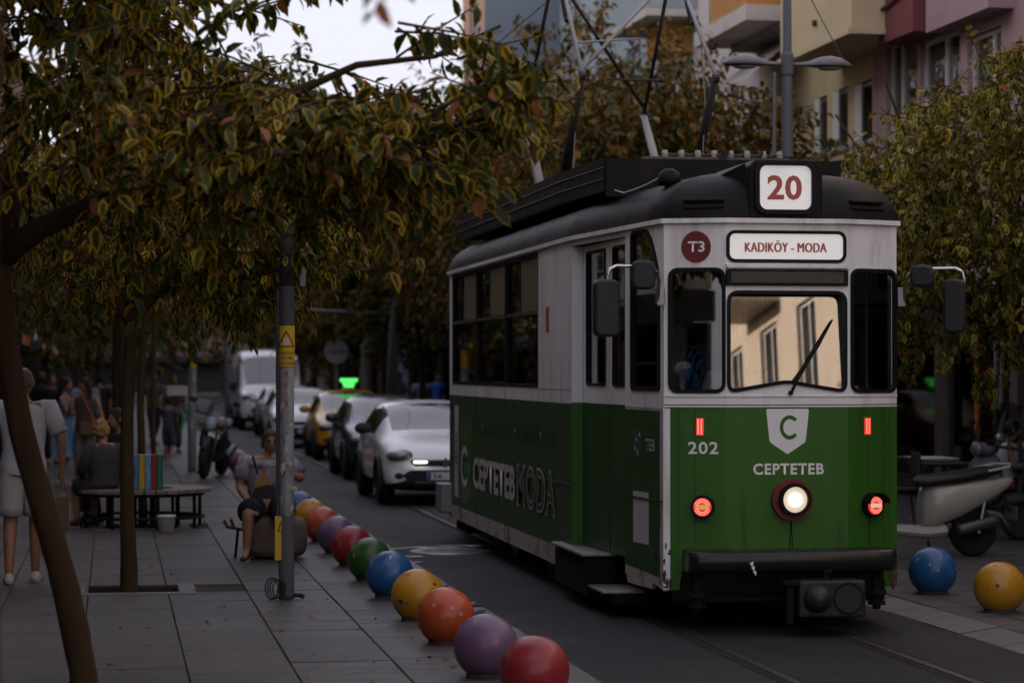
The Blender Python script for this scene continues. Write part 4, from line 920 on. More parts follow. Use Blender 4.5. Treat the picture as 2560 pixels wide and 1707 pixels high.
# --- mirrors
def mirror(sx, heads):
    b0 = Vector((0.90*sx, 0.16, 2.41))
    arm = [(0.93*sx, 0.14, 2.36), (0.93*sx, 0.10, 2.54), (0.95*sx, 0.07, 2.60), (1.0*sx, 0.04, 2.635), (1.27*sx, -0.02, 2.64), (1.32*sx, -0.03, 2.615), (1.335*sx, -0.03, 2.56), (1.335*sx, -0.03, 2.14)]
    mo = MB().tube(arm, 0.013, 8).build('mirror_arm', M['chrome'], tram, smooth=True)
    MB().box(min(0.88*sx, 0.94*sx), max(0.88*sx, 0.94*sx), 0.12, 0.17, 2.36, 2.50).build('mirror_bracket', M['steel'], mo, bevel=0.006)
    for (x0, x1, y0, y1, z0, z1, rz) in heads:
        c = Vector(((x0+x1)/2, (y0+y1)/2, (z0+z1)/2)); P = rr(-(x1-x0)/2, (x1-x0)/2, -(z1-z0)/2, (z1-z0)/2, min(0.05, (x1-x0)/2.5)); rot = Matrix.Rotation(rz, 3, 'Z')
        h = MB().prism(P, lambda a, b, o: rot@Vector((a, o, b))+c, -(y1-y0)/2, (y1-y0)/2).build('mirror_head', K('mirror_black', (0.02, 0.021, 0.023), 0.5), mo, bevel=0.02, seg=3, auto=True)
        MB().prism(inset(P, 0.02), lambda a, b, o: rot@Vector((a, o, b))+c, (y1-y0)/2+0.001, (y1-y0)/2+0.004).build('mirror_glass', M['chrome'], h)
mirror(-1, [(-1.445, -1.26, -0.10, -0.01, 2.13, 2.54, 0.12), (-1.16, -0.99, -0.07, 0.01, 2.47, 2.68, -0.1)])
mirror(1, [(1.18, 1.33, -0.10, -0.0, 2.16, 2.56, -0.5), (0.93, 1.10, -0.07, 0.01, 2.50, 2.66, -0.5)])
# --- catenary wire over the track
MB().tube([(4.80, -40, 5.90), (4.80, 190, 5.90)], 0.007, 5).build('contact_wire', M['panto_dark']); o = bpy.data.objects['contact_wire']; tag(o, 'thin dark overhead contact wire running above the tram pantograph', 'wire')

K('rust', (0.09, 0.045, 0.03), 0.9, var=0.5, vscale=30)
rg_ = random.Random(4)
for fn, s0, s1, z0, z1, nn in ((Fl, 0.0, 0.05, 0.32, 0.62, 12), (St, 2.2, 2.38, 0.31, 0.55, 8), (Fr, 0.36, 0.44, 0.31, 0.55, 10), (Sm, 0.1, 7.0, 0.25, 0.40, 14)):
    for k in range(nn):
        a, b, w_, h_ = rg_.uniform(s0, s1), rg_.uniform(z0, z1), rg_.uniform(.006, .02), rg_.uniform(.008, .05)
        MB().prism([(a+w_*math.cos(i*1.05)*rg_.uniform(.6, 1.2), b+h_*math.sin(i*1.05)*rg_.uniform(.6, 1.2)) for i in range(6)], fn, 0.0065, 0.0072).build('paint_chip', M['rust'], tram)
# ------------------------------------------------------------------ trees
def leaf_material(name, green, margin, brown, mthr=0.60, mw=0.16, mprob=1.0):
    m = bpy.data.materials.new(name); m.use_nodes = True; t = m.node_tree; b = t.nodes['Principled BSDF']; out = t.nodes['Material Output']
    ed = t.nodes.new('ShaderNodeAttribute'); ed.attribute_name = 'edge'; rn = t.nodes.new('ShaderNodeAttribute'); rn.attribute_name = 'rnd'
    def mixc(fac, a, c):
        x = t.nodes.new('ShaderNodeMixRGB'); t.links.new(fac, x.inputs[0])
        for i, v in ((1, a), (2, c)):
            if isinstance(v, tuple): x.inputs[i].default_value = v
            else: t.links.new(v, x.inputs[i])
        return x.outputs[0]
    def rng(src, a, c, lo=0.0, hi=1.0):
        r = t.nodes.new('ShaderNodeMapRange'); r.inputs[1].default_value = a; r.inputs[2].default_value = c; r.inputs[3].default_value = lo; r.inputs[4].default_value = hi
        t.links.new(src, r.inputs[0]); return r.outputs[0]
    g = mixc(rn.outputs['Fac'], tuple(c*0.55 for c in green)+(1,), tuple(c*1.45 for c in green)+(1,))
    tc = t.nodes.new('ShaderNodeTexCoord'); nz = t.nodes.new('ShaderNodeTexNoise'); nz.inputs['Scale'].default_value = 17.0; t.links.new(tc.outputs['Object'], nz.inputs['Vector'])
    ad = t.nodes.new('ShaderNodeMath'); ad.operation = 'MULTIPLY_ADD'; ad.inputs[1].default_value = 0.85
    sb = t.nodes.new('ShaderNodeMath'); sb.operation = 'ADD'; sb.inputs[1].default_value = -0.43
    rs = t.nodes.new('ShaderNodeMath'); rs.operation = 'MULTIPLY_ADD'; rs.inputs[1].default_value = 0.55; r7 = t.nodes.new('ShaderNodeMath'); r7.operation = 'MULTIPLY'; r7.inputs[1].default_value = 7.31; fr7 = t.nodes.new('ShaderNodeMath'); fr7.operation = 'FRACT'
    t.links.new(rn.outputs['Fac'], r7.inputs[0]); t.links.new(r7.outputs[0], fr7.inputs[0]); t.links.new(fr7.outputs[0], rs.inputs[0]); rs.inputs[2].default_value = -0.28; s2 = t.nodes.new('ShaderNodeMath'); s2.operation = 'ADD'; t.links.new(rs.outputs[0], s2.inputs[1])
    t.links.new(nz.outputs['Fac'], ad.inputs[0]); t.links.new(ed.outputs['Fac'], ad.inputs[2]); t.links.new(ad.outputs[0], sb.inputs[0])
    t.links.new(sb.outputs[0], s2.inputs[0]); mk = rng(s2.outputs[0], mthr, mthr+mw)
    pr = rng(rn.outputs['Fac'], 1-mprob-0.02, 1-mprob) if mprob < 1 else None
    if pr is not None:
        mm = t.nodes.new('ShaderNodeMath'); mm.operation = 'MULTIPLY'; t.links.new(mk, mm.inputs[0]); t.links.new(pr, mm.inputs[1]); mk = mm.outputs[0]
    c = mixc(mk, g, tuple(margin)+(1,))
    bk = rng(rn.outputs['Fac'], 0.955, 0.965); c = mixc(bk, c, tuple(brown)+(1,))
    t.links.new(c, b.inputs['Base Color']); b.inputs['Roughness'].default_value = 0.5; b.inputs['Specular IOR Level'].default_value = 0.22
    tr = t.nodes.new('ShaderNodeBsdfTranslucent'); t.links.new(c, tr.inputs[0])
    mx = t.nodes.new('ShaderNodeMixShader'); mx.inputs[0].default_value = 0.30
    t.links.new(b.outputs[0], mx.inputs[1]); t.links.new(tr.outputs[0], mx.inputs[2]); t.links.new(mx.outputs[0], out.inputs[0])
    return m
LEAF_NEAR = leaf_material('leaf_variegated', (0.030, 0.052, 0.010), (0.50, 0.31, 0.016), (0.26, 0.10, 0.035), 0.52, 0.46)
LEAF_RIGHT = leaf_material('leaf_variegated_pale', (0.045, 0.072, 0.014), (0.56, 0.40, 0.05), (0.32, 0.10, 0.04), 0.48, 0.46)
LEAF_BACK = leaf_material('leaf_bronze', (0.060, 0.070, 0.016), (0.30, 0.14, 0.02), (0.26, 0.10, 0.02), 0.45, 0.3, 0.65)
LEAF_DARK = leaf_material('leaf_deep_green', (0.034, 0.055, 0.014), (0.30, 0.20, 0.03), (0.18, 0.07, 0.02), 0.58, 0.25, 0.7)
K('bark', (0.052, 0.031, 0.018), 0.9, spec=0.15, var=0.45, vscale=9, bump=1.0, bscale=22, stretch=(1, 1, 0.35), dirt=(0.045, 0.03, 0.022, 0.8), dscale=6, dthr=0.5)
# leaf template: 8 points; x along the leaf, folded along the midrib, drooping tip
LT = np.array([(0, 0, 0), (.30, -.23, .06), (.32, 0, -.01), (.30, .23, .06), (.66, -.20, -.02), (.68, 0, -.09), (.66, .20, -.02), (1.0, 0, -.27)], float)
LF = [(0, 1, 2), (0, 2, 3), (1, 4, 5, 2), (2, 5, 6, 3), (4, 7, 5), (5, 7, 6)]
LE = np.array([0.75, 1, 0, 1, 1, 0, 1, 0.85])
def leaves_mesh(name, P, D, N, S, RN, material):
    """P base points, D directions, N up normals, S sizes: one mesh with edge/rnd point attributes"""
    n = len(P); X = D/np.linalg.norm(D, axis=1)[:, None]
    Yv = np.cross(N, X); Yv /= np.linalg.norm(Yv, axis=1)[:, None]+1e-9; Z = np.cross(X, Yv)
    V = P[:, None, :]+S[:, None, None]*(LT[None, :, 0:1]*X[:, None, :]+LT[None, :, 1:2]*Yv[:, None, :]+LT[None, :, 2:3]*Z[:, None, :])
    V = V.reshape(-1, 3)
    fl = [i for f in LF for i in f]; ln = [len(f) for f in LF]
    L = (np.arange(n)[:, None]*8+np.array(fl)[None, :]).ravel(); tot = np.tile(ln, n); st = np.concatenate(([0], np.cumsum(tot)[:-1]))
    me = bpy.data.meshes.new(name); me.vertices.add(len(V)); me.vertices.foreach_set('co', V.ravel()); me.loops.add(len(L)); me.loops.foreach_set('vertex_index', L.astype(np.int32))
    me.polygons.add(len(tot)); me.polygons.foreach_set('loop_start', st.astype(np.int32)); me.polygons.foreach_set('use_smooth', np.ones(len(tot), bool)); me.update(calc_edges=True)
    a = me.attributes.new('edge', 'FLOAT', 'POINT'); a.data.foreach_set('value', np.tile(LE, n).astype(np.float32))
    a = me.attributes.new('rnd', 'FLOAT', 'POINT'); a.data.foreach_set('value', np.repeat(RN, 8).astype(np.float32))
    me.materials.append(material); return me
def bark_tube(pts, rs, n, k, seed):
    """tube resampled to k rings with knots and ridges"""
    P = [Vector(p) for p in pts]; cum = [0.0]
    for a, b in zip(P, P[1:]): cum.append(cum[-1]+(b-a).length)
    Q, Rr = [], []
    for i in range(k):
        s = cum[-1]*i/(k-1); j = max(q for q in range(len(P)-1) if cum[q] <= s+1e-9); f = min(1.0, (s-cum[j])/max(1e-6, cum[j+1]-cum[j])); f2 = f
        Q.append(P[j].lerp(P[j+1], f2)+Vector((noise.noise(Vector((s*1.7, seed, 0)))*.012, noise.noise(Vector((seed, s*1.7, 4)))*.012, 0))); Rr.append(rs[j]*(1-f)+rs[j+1]*f)
    m = MB().tube(Q, Rr, n)
    for i in range(k):
        c = Q[i]
        for j in range(n):
            v = Vector(m.v[i*n+j]); dv = v-c; a = 2*math.pi*j/n
            m.v[i*n+j] = tuple(c+dv*(1+0.10*noise.noise(Vector((math.cos(a)*2.2, math.sin(a)*2.2, c.z*5+seed)))+0.06*noise.noise(Vector((math.cos(a)*6, math.sin(a)*6, c.z*14)))))
    return m
def make_tree(name, label, base, trunk, r0, limbs, crown, nclus, per, size, material, seed, nobj=0, group=None, gap=0.0, dens=0.5, keep=None, extra=(), trunk2=None):
    """trunk: points (relative to base); limbs: lists of points; crown: list of ellipsoids ((c),(r),weight) relative to base"""
    rg = np.random.default_rng(seed); e = empty(name, base, 0, label, 'tree', group)
    n = len(trunk); tk = bark_tube(trunk, [r0*(1.25 if i == 0 else 1.0-0.28*i/(n-1)) for i in range(n)], 18 if nobj else 12, 34 if nobj else 12, seed).build('trunk', M['bark'], e, smooth=True)
    for lb in limbs:
        k = len(lb); rs = lb[0][3] if len(lb[0]) > 3 else r0*0.55
        MB().tube([p[:3] for p in lb], [rs*(1-0.72*i/(k-1)) for i in range(k)], 8).build('limb', M['bark'], tk, smooth=True)
    # clusters
    W = np.array([c[2] for c in crown], float); W /= W.sum(); Cs = []
    tries = 0
    while len(Cs) < nclus and tries < nclus*30:
        tries += 1; k = rg.choice(len(crown), p=W); c, r, _ = crown[k]
        v = rg.normal(size=3); v /= np.linalg.norm(v); u = rg.random()**dens; q = np.array(c)+np.array(r)*v*u
        if gap and noise.noise(Vector(q)*0.9+Vector((seed, 0, 0))) < gap: continue
        if keep is not None and not keep(q[0]+base[0], q[1]+base[1], q[2]+base[2]): continue
        Cs.append((q, v))
    for q, v in extra: Cs.append((np.array(q, float), np.array(v, float)))
    P, D, N, S = [], [], [], []; tw = MB()
    for q, v in Cs:
        out = np.array([v[0], v[1], v[2]*0.4-0.35])+rg.normal(size=3)*0.45; out /= np.linalg.norm(out)
        L = size*rg.uniform(2.2, 3.8)
        if nobj or rg.random() < 0.25: tw.tube([q-out*L*0.3, q+out*L*0.4+np.array((0, 0, .01)), q+out*L], [size*0.06, size*0.045, size*0.02], 4, False)
        m = int(per*rg.uniform(0.7, 1.3))
        for i in range(m):
            t = (i+0.5)/m; p = q+out*L*(t*1.15-0.15); a = i*2.4+rg.uniform(-.5, .5)
            u, w_ = frame_of(out); side = np.array(u)*math.cos(a)+np.array(w_)*math.sin(a)
            d = side*0.95+out*0.55+np.array((0, 0, rg.uniform(-0.9, -0.05)))+rg.normal(size=3)*0.28
            nn = np.array((0, 0, 1.0))+side*0.5+rg.normal(size=3)*0.35
            P.append(p); D.append(d); N.append(nn); S.append(size*rg.uniform(0.62, 1.2)*(1.0-0.2*t))
    P, D, N, S = map(np.array, (P, D, N, S)); RN = rg.random(len(P))
    if tw.v: tag(tw.build('twigs' if False else 'twig_mass', M['bark'], e, fix=False), kind='stuff')
    idx = np.arange(len(P)); sel = np.array([], int)
    if nobj:
        W_ = P+np.array(base); sc_ = []
        for i in range(len(P)):
            x, y, d = to_px(W_[i]); sc_.append(S[i]/d if (0 < x < 2560 and 0 < y < 1707 and d > 1) else 0)
        sel = np.argsort(sc_)[::-1][:nobj]; idx = np.setdiff1d(idx, sel)
    cr = link('crown', leaves_mesh('crown', P[idx], D[idx], N[idx], S[idx], RN[idx], material), None, e); tag(cr, kind='stuff')
    if nobj:
        var = [leaves_mesh('leaf', np.zeros((1, 3)), np.array([[1., 0, 0]]), np.array([[0, 0, 1.]]), np.ones(1), np.array([0.04+0.93*k/15]), material) for k in range(16)]
        for i in sel:
            X = Vector(D[i]).normalized(); Yv = Vector(N[i]).cross(X).normalized(); Z = X.cross(Yv)
            o = bpy.data.objects.new('leaf', var[int(RN[i]*15.99)]); COL.objects.link(o); o.parent = cr
            mt = Matrix((X, Yv, Z)).transposed().to_4x4(); mt.translation = Vector(P[i]); o.matrix_local = mt@Matrix.Scale(float(S[i]), 4)
    return e
def rel(base, *pts): return [tuple(Vector(p[:3])-Vector(base))+tuple(p[3:]) for p in pts]
# leaning tree close to the camera
b1 = Vector((-0.20, 13.30, -0.10))
tp = [b1]+[at(x, y, Y=13.30+dy) for x, y, dy in ((196, 1568, 0.0), (152, 1350, -.02), (101, 1170, -.05), (48, 980, -.08), (12, 800, -.10), (2, 660, -.12), (2, 590, -.12))]
f1 = tp[-1]
L1 = [[(*f1, 0.075), at(90, 525, Y=13.1), at(215, 470, Y=13.0), at(400, 418, Y=12.8), at(485, 340, Y=12.7), at(540, 220, Y=12.6)],
      [(*f1, 0.06), at(30, 480, Y=13.3), at(0, 380, Y=13.4), at(70, 300, Y=13.5), at(150, 245, Y=13.6), at(260, 140, Y=13.8)],
      [(*f1, 0.06), at(-60, 480, Y=13.2), at(-200, 330, Y=13.2), at(-300, 150, Y=13.0)],
      [(*at(400, 418, Y=12.8), 0.035), at(560, 390, Y=12.6), at(760, 330, Y=12.4), at(960, 300, Y=12.3), at(1180, 260, Y=12.2), at(1330, 225, Y=12.1)],
      [(*at(485, 340, Y=12.7), 0.03), at(640, 230, Y=12.5), at(820, 150, Y=12.4), at(1000, 130, Y=12.3), at(1150, 60, Y=12.3)]]
def keep1(x, y, z):
    px, py, d = to_px((x, y, z)); px *= 2352/2560; py *= 2352/2560
    if px > 1330 or px < -500: return False
    nz = noise.noise(Vector((px*0.012, py*0.016, 9)))
    low = 640 if px < 330 else 640-(px-330)*0.06 if px < 700 else 615 if px < 900 else 600-(px-900)*1.1      # lower outline of the crown as it hangs
    if py > low-90+noise.noise(Vector((px*0.012, py*0.01, 3)))*90: return False
    if 690 < px < 1090 and py < 235: return nz > 0.42 and py > 0                                             # open to the sky here
    if px >= 1030: return 30 < py < 300-(px-1030)*0.45 and nz > -0.02 and (px < 1180 or nz > 0.10)
    gapn = noise.noise(Vector((px*0.022, py*0.022, 21)))
    if 380 < px < 770 and py < 190: return gapn > 0.34
    if 10 < px < 230 and 10 < py < 350: return gapn > 0.26
    return nz > -0.42
C1 = [((0.25, -0.3, 3.75), (2.0, 1.9, 1.25), 1.0), ((1.35, -0.9, 3.25), (1.25, 1.1, 0.55), 0.55), ((2.15, -1.0, 3.25), (0.75, 0.7, 0.45), 0.22), ((-1.2, 0, 3.6), (1.2, 1.4, 1.0), 0.3)]
make_tree('variegated_tree', 'leaning brown trunk whose yellow edged leaves hang over the pavement', b1, rel(b1, *tp), 0.080, [rel(b1, *l) for l in L1], C1, 820, 13, 0.135, LEAF_NEAR, 11, nobj=290, keep=keep1, dens=0.6)
# second tree, straight trunk in the square pit
b2 = Vector((0.13, 19.85, -0.09)); f2 = at(300, 745, Y=19.85)
L2 = [[(*f2, 0.045), at(262, 690, Y=19.8), at(200, 600, Y=19.7), at(150, 480, Y=19.6), at(120, 350, Y=19.6)],
      [(*f2, 0.05), at(345, 690, Y=19.9), at(385, 655, Y=20.0), at(480, 560, Y=20.1), at(600, 450, Y=20.2)],
      [(*f2, 0.05), at(300, 650, Y=19.9), at(295, 540, Y=20.0), at(225, 390, Y=20.1), at(215, 230, Y=20.2), at(220, 100, Y=20.3)],
      [(*at(385, 655, Y=20.0), 0.03), at(520, 640, Y=20.0), at(660, 620, Y=19.9), at(760, 560, Y=19.8)]]
def keep2(x, y, z):
    px, py, d = to_px((x, y, z)); px *= 2352/2560; py *= 2352/2560
    if px > 1040: return False
    low = 700 if px < 240 else 640 if px < 350 else 740 if px < 640 else 800 if px < 760 else 620-(px-760)*1.2
    if py > low+noise.noise(Vector((px*0.015, py*0.01, 1)))*110: return False
    if 690 < px < 1090 and py < 240: return False
    gapn = noise.noise(Vector((px*0.022, py*0.022, 21)))
    if 380 < px < 770 and py < 170: return gapn > 0.36
    if 0 < px < 220 and py < 340: return gapn > 0.28
    return noise.noise(Vector((px*0.012, py*0.014, 4))) > -0.35
C2 = [((0.2, 0.1, 3.9), (2.1, 2.0, 1.5), 1.0), ((1.1, 0, 2.95), (0.95, 1.0, 0.7), 0.4), ((-0.6, 0, 3.0), (1.0, 1.0, 0.6), 0.2)]
make_tree('variegated_tree', 'slim straight tree growing from the square earth pit in the pavement', b2, rel(b2, b2, at(293, 1200, Y=19.85), at(291, 1000, Y=19.85), at(296, 850, Y=19.85), f2), 0.062, [rel(b2, *l) for l in L2], C2, 900, 12, 0.115, LEAF_NEAR, 12, nobj=290, keep=keep2, dens=0.55)
def simple_tree(name, label, x, y, H, rx, zlow, mt, seed, nc, size, per=12, r0=0.07, z0=0.0, group=None, nobj=0, gap=-0.25, dens=0.5, ry=None, keep=None):
    base = Vector((x, y, z0)); rz = (H-zlow)/2; cz = (H+zlow)/2; rg = random.Random(seed); fk = zlow+0.25*rz
    tr = [(0, 0, 0), (rg.uniform(-.05, .05), 0, fk*0.5), (rg.uniform(-.1, .1), rg.uniform(-.1, .1), fk)]
    limbs = []
    for k in range(6):
        a = k*1.05+rg.random(); h = rg.uniform(0.2, 0.8)
        limbs.append([(*tr[-1], r0*0.6), (0.35*rx*math.cos(a), 0.35*rx*math.sin(a), fk+(H-fk)*h*0.45), (0.75*rx*math.cos(a), 0.75*rx*math.sin(a), fk+(H-fk)*h)])
    ry = ry or rx
    crown = [((0, 0, cz), (rx, ry, rz), 1.0)]+[((rx*0.55*math.cos(k*1.6+seed), ry*0.55*math.sin(k*1.6+seed), cz+rz*rg.uniform(-.4, .5)), (rx*0.55, ry*0.55, rz*0.5), 0.22) for k in range(4)]
    return make_tree(name, label, base, tr, r0, limbs, crown, nc, per, size, mt, seed, nobj=nobj, group=group, gap=gap, dens=dens, keep=keep)
simple_tree('variegated_tree', 'variegated tree whose lowest leaves hang in front of the leaning tree', -0.35, 6.3, 6.2, 2.3, 2.95, LEAF_NEAR, 71, 520, 0.125, r0=0.08, gap=-0.3, z0=-0.01)  # tree mostly above the view, added so its crown shades the near foliage
# bench tree and the row past it
simple_tree('variegated_tree', 'thin tree rising through the round bench', 0.34, 27.72, 4.9, 1.9, 2.6, LEAF_NEAR, 21, 380, 0.12, r0=0.045, gap=-0.3)
MB().tube([(0.46, 27.75, 0.0), (0.45, 27.75, 1.6), (0.47, 27.76, 3.4)], [0.03, 0.028, 0.022], 8).build('bamboo_stake', M['bark']); tag(bpy.data.objects['bamboo_stake'], 'thin stake tied beside the bench tree trunk', 'stake')
for k, (x, y, s) in enumerate(((0.2, 35.0, 31), (0.1, 42.5, 32), (-0.3, 50.5, 33), (-0.6, 59, 34), (-0.4, 69, 35), (-0.9, 80, 36), (0.6, 93, 37))):
    simple_tree('pavement_tree', ['dark leaved tree past the round bench on the pavement', 'tree with low foliage near the parked motorcycle', 'dense tree above the people on the pavement', 'far dark tree shading the shop fronts', 'distant tree of the pavement row before the red house', 'broad dark tree beyond the rose house', 'last tree of the pavement row'][k],
                x, y, 6.6, 2.8, 2.05, LEAF_DARK, s, 620, 0.19, per=11, r0=0.08, gap=-0.2, group=None)
# tree right of the tram
def keepR(x, y, z):
    px, py, d = to_px((x, y, z)); px *= 2352/2560; py *= 2352/2560; nz = noise.noise(Vector((px*0.012, py*0.012, 2)))
    return py > 300-(px-2040)*0.62+nz*90 and py < 930
simple_tree('variegated_tree', 'full variegated tree beside the parked scooter and pink house', 9.55, 25.6, 6.2, 2.35, 1.65, LEAF_RIGHT, 41, 1700, 0.125, per=13, r0=0.07, z0=RZ, nobj=290, gap=-0.30, dens=0.42, keep=keepR)
for k, (x, y, H, rx, zl, s, lab) in enumerate(((8.2, 34.5, 6.3, 2.2, 2.2, 51, 'bronze green tree behind the twin armed street lamp'), (8.3, 42.0, 8.3, 3.0, 2.4, 52, 'tall bronze tree behind the tram roof'),
        (8.0, 50.5, 8.3, 3.0, 2.4, 53, 'bronze green tree in front of the light blue house'), (7.6, 60, 7.4, 2.6, 2.2, 54, 'grey green tree in front of the slate gable'), (7.2, 71, 6.6, 2.6, 1.2, 55, 'low spreading tree at the road edge past the cars'),
        (6.9, 84, 7.2, 3.0, 1.6, 56, 'distant tree leaning over the road past the van'), (6.3, 100, 8.0, 3.6, 2.0, 57, 'far tree closing the view along the road'), (3.0, 128, 9.5, 5.0, 2.2, 58, 'large tree at the end of the street'), (-1.6, 112, 8.5, 4.0, 2.4, 59, 'broad tree at the end of the pavement'), (9.3, 132, 11, 4.5, 2.0, 60, 'tall tree far beyond the traffic'))):
    simple_tree('street_tree', lab, x, y, H, rx, zl, LEAF_BACK if k not in (3, 7, 8) else LEAF_DARK, s, 2000 if k < 4 else 1000 if k < 6 else 520, 0.18 if k < 3 else 0.23 if k < 6 else 0.34, per=12, r0=0.09, z0=RZ, gap=-0.35)
# ------------------------------------------------------------------ painted concrete balls
def ball_mat(name, col, chips, dthr=0.64, sc=5.0):
    m = mat(name, col, 0.36, var=0.16, vscale=4.0, dirt=(*chips[0], 0.95), dscale=sc, dthr=dthr, bump=0.22, bscale=14, coat=0.25, rvar=0.1)
    t = m.node_tree; b = t.nodes['Principled BSDF']; src = b.inputs['Base Color'].links[0].from_socket
    tc = t.nodes.new('ShaderNodeTexCoord'); n = t.nodes.new('ShaderNodeTexNoise'); n.inputs['Scale'].default_value = sc*2.3; n.inputs['Detail'].default_value = 6
    mp = t.nodes.new('ShaderNodeMapping'); mp.inputs['Location'].default_value = (3.1, 7.7, 1.3); t.links.new(tc.outputs['Object'], mp.inputs[0]); t.links.new(mp.outputs[0], n.inputs['Vector'])
    r = t.nodes.new('ShaderNodeMapRange'); r.inputs[1].default_value = 0.67; r.inputs[2].default_value = 0.70; t.links.new(n.outputs['Fac'], r.inputs[0])
    x = t.nodes.new('ShaderNodeMixRGB'); t.links.new(r.outputs[0], x.inputs[0]); t.links.new(src, x.inputs[1]); x.inputs[2].default_value = (*chips[1], 1)
    t.links.new(x.outputs[0], b.inputs['Base Color']); return m
BC = {'red': (0.26, 0.022, 0.03), 'purple': (0.145, 0.085, 0.16), 'orange': (0.40, 0.065, 0.02), 'yellow': (0.42, 0.20, 0.012), 'blue': (0.018, 0.085, 0.24), 'green': (0.028, 0.085, 0.015)}
CHIP = {'red': ((0.14, 0.12, 0.08), (0.10, 0.16, 0.05)), 'purple': ((0.45, 0.42, 0.38), (0.35, 0.05, 0.05)), 'orange': ((0.05, 0.12, 0.22), (0.30, 0.22, 0.2)), 'yellow': ((0.06, 0.12, 0.14), (0.03, 0.03, 0.03)), 'blue': ((0.30, 0.12, 0.03), (0.35, 0.32, 0.30)), 'green': ((0.45, 0.30, 0.02), (0.3, 0.3, 0.28))}
BM = {k: ball_mat('ball_'+k, BC[k], CHIP[k], 0.68 if k in ('green', 'blue') else 0.625) for k in BC}
def ball(x, y, z, d, col, label, group='painted concrete balls along the kerb', rz=0.0):
    r = d/2; e = empty('bollard_ball', (x, y, z), rz, label, 'bollard', group)
    c = (0, 0, r*0.90); m = MB(); nv, nu = 22, 32; vs = []
    for i in range(nv+1):
        ph = math.pi*i/nv
        for j in range(nu):
            t = 2*math.pi*j/nu; p = Vector((math.sin(ph)*math.cos(t), math.sin(ph)*math.sin(t), math.cos(ph)))
            rr_ = r*(1+0.008*noise.noise(p*2.5+Vector((x, y, 0))))
            vs.append((p.x*rr_, p.y*rr_, max(0.002, c[2]+p.z*rr_)))
    m.add(vs, [(i*nu+j, (i+1)*nu+j, (i+1)*nu+(j+1)%nu, i*nu+(j+1)%nu) for i in range(nv) for j in range(nu)])
    m.build('sphere', BM[col], e, smooth=True)
    MB().lathe([(r*0.62, 0.0), (r*0.60, 0.02), (r*0.55, 0.03)], 20).build('base_ring', K('ball_base', (0.05, 0.045, 0.04), 0.9), e)
    return e
balls = [('red', 12.72, 'chipped raspberry red ball nearest the leaning tree, beside the purple one'), ('purple', 13.90, 'dusty purple ball with a white scar between red and orange'), ('orange', 15.62, 'orange red ball with blue flecks between purple and yellow'), ('yellow', 17.10, 'mustard ball with dark chips opposite the tram front'),
         ('blue', 18.84, 'glossy blue ball beside the stickered pole'), ('green', 20.35, 'dark green ball with yellow scratches next to the blue one'), ('red', 21.9, 'crimson ball with a pale sticker past the green one'), ('purple', 23.4, 'smooth plum ball past the crimson one'), ('orange', 25.0, 'plain orange ball next to the seated woman'),
         ('yellow', 26.55, 'ochre ball just behind the seated woman'), ('blue', 28.2, 'sky blue ball half hidden by the ochre one'), ('green', 29.8, 'green ball hidden behind the stickered pole'), ('blue', 35.6, 'blue and coral patched ball behind the seated woman'), ('green', 37.6, 'grass green ball past the patched blue one'), ('red', 39.7, 'dark red ball far along the kerb'), ('purple', 41.8, 'lilac ball far along the kerb near the motorcycle'), ('orange', 47.9, 'bright orange ball past the motorcycle'), ('yellow', 50.5, 'amber ball behind the motorcycle wheel')]
for k, (c, y, lab) in enumerate(balls):
    ball(2.14+(0.08 if k == 0 else 0), y, 0.002, 0.378 if k < 12 else 0.40, c, lab, rz=k*1.3)
pR = at(2158, 1366, z=RZ); pR2 = at(2315, 1409, z=RZ)
ball(pR.x, pR.y+0.17, RZ+0.002, 0.40, 'blue', 'blue ball with red scuffs across the road below the scooter', rz=2.0); ball(pR2.x, pR2.y+0.17, RZ+0.002, 0.40, 'yellow', 'yellow ball with green streaks across the road', rz=0.6)
# ------------------------------------------------------------------ poles and lamps
K('galv', (0.17, 0.175, 0.185), 0.55, metal=0.25, var=0.25, vscale=8, dirt=(0.10, 0.09, 0.085, 0.8), dscale=7, dthr=0.5, stretch=(1, 1, 0.5), bump=0.15, bscale=40)
K('pole_grey', (0.115, 0.12, 0.135), 0.55, var=0.2, vscale=6)
K('pole_dark', (0.045, 0.045, 0.048), 0.6, var=0.2, vscale=6)
K('sign_yellow', (0.50, 0.30, 0.03), 0.5, var=0.15, vscale=8)
K('ink', (0.02, 0.018, 0.015), 0.6); K('paper', (0.42, 0.40, 0.38), 0.7, var=0.2, vscale=20); K('ink_red', (0.28, 0.03, 0.03), 0.6)
def cyl_fn(r, a0=-math.pi/2):            # wrap: a = arc length, b = height, facing -Y
    return lambda a, b, o=0.0: ((r+o)*math.cos(a0+a/r), (r+o)*math.sin(a0+a/r), b)
def wrap_patch(fn, a0, a1, b0, b1, o, name, mt, par, n=10, rag=0.0, seed=0):
    rg = random.Random(seed); vs = []
    for i in range(n+1):
        a = a0+(a1-a0)*i/n; vs += [fn(a, b0+rg.uniform(0, rag), o), fn(a, b1-rg.uniform(0, rag), o)]
    return MB().add(vs, [(2*i, 2*i+2, 2*i+3, 2*i+1) for i in range(n)]).build(name, mt, par)
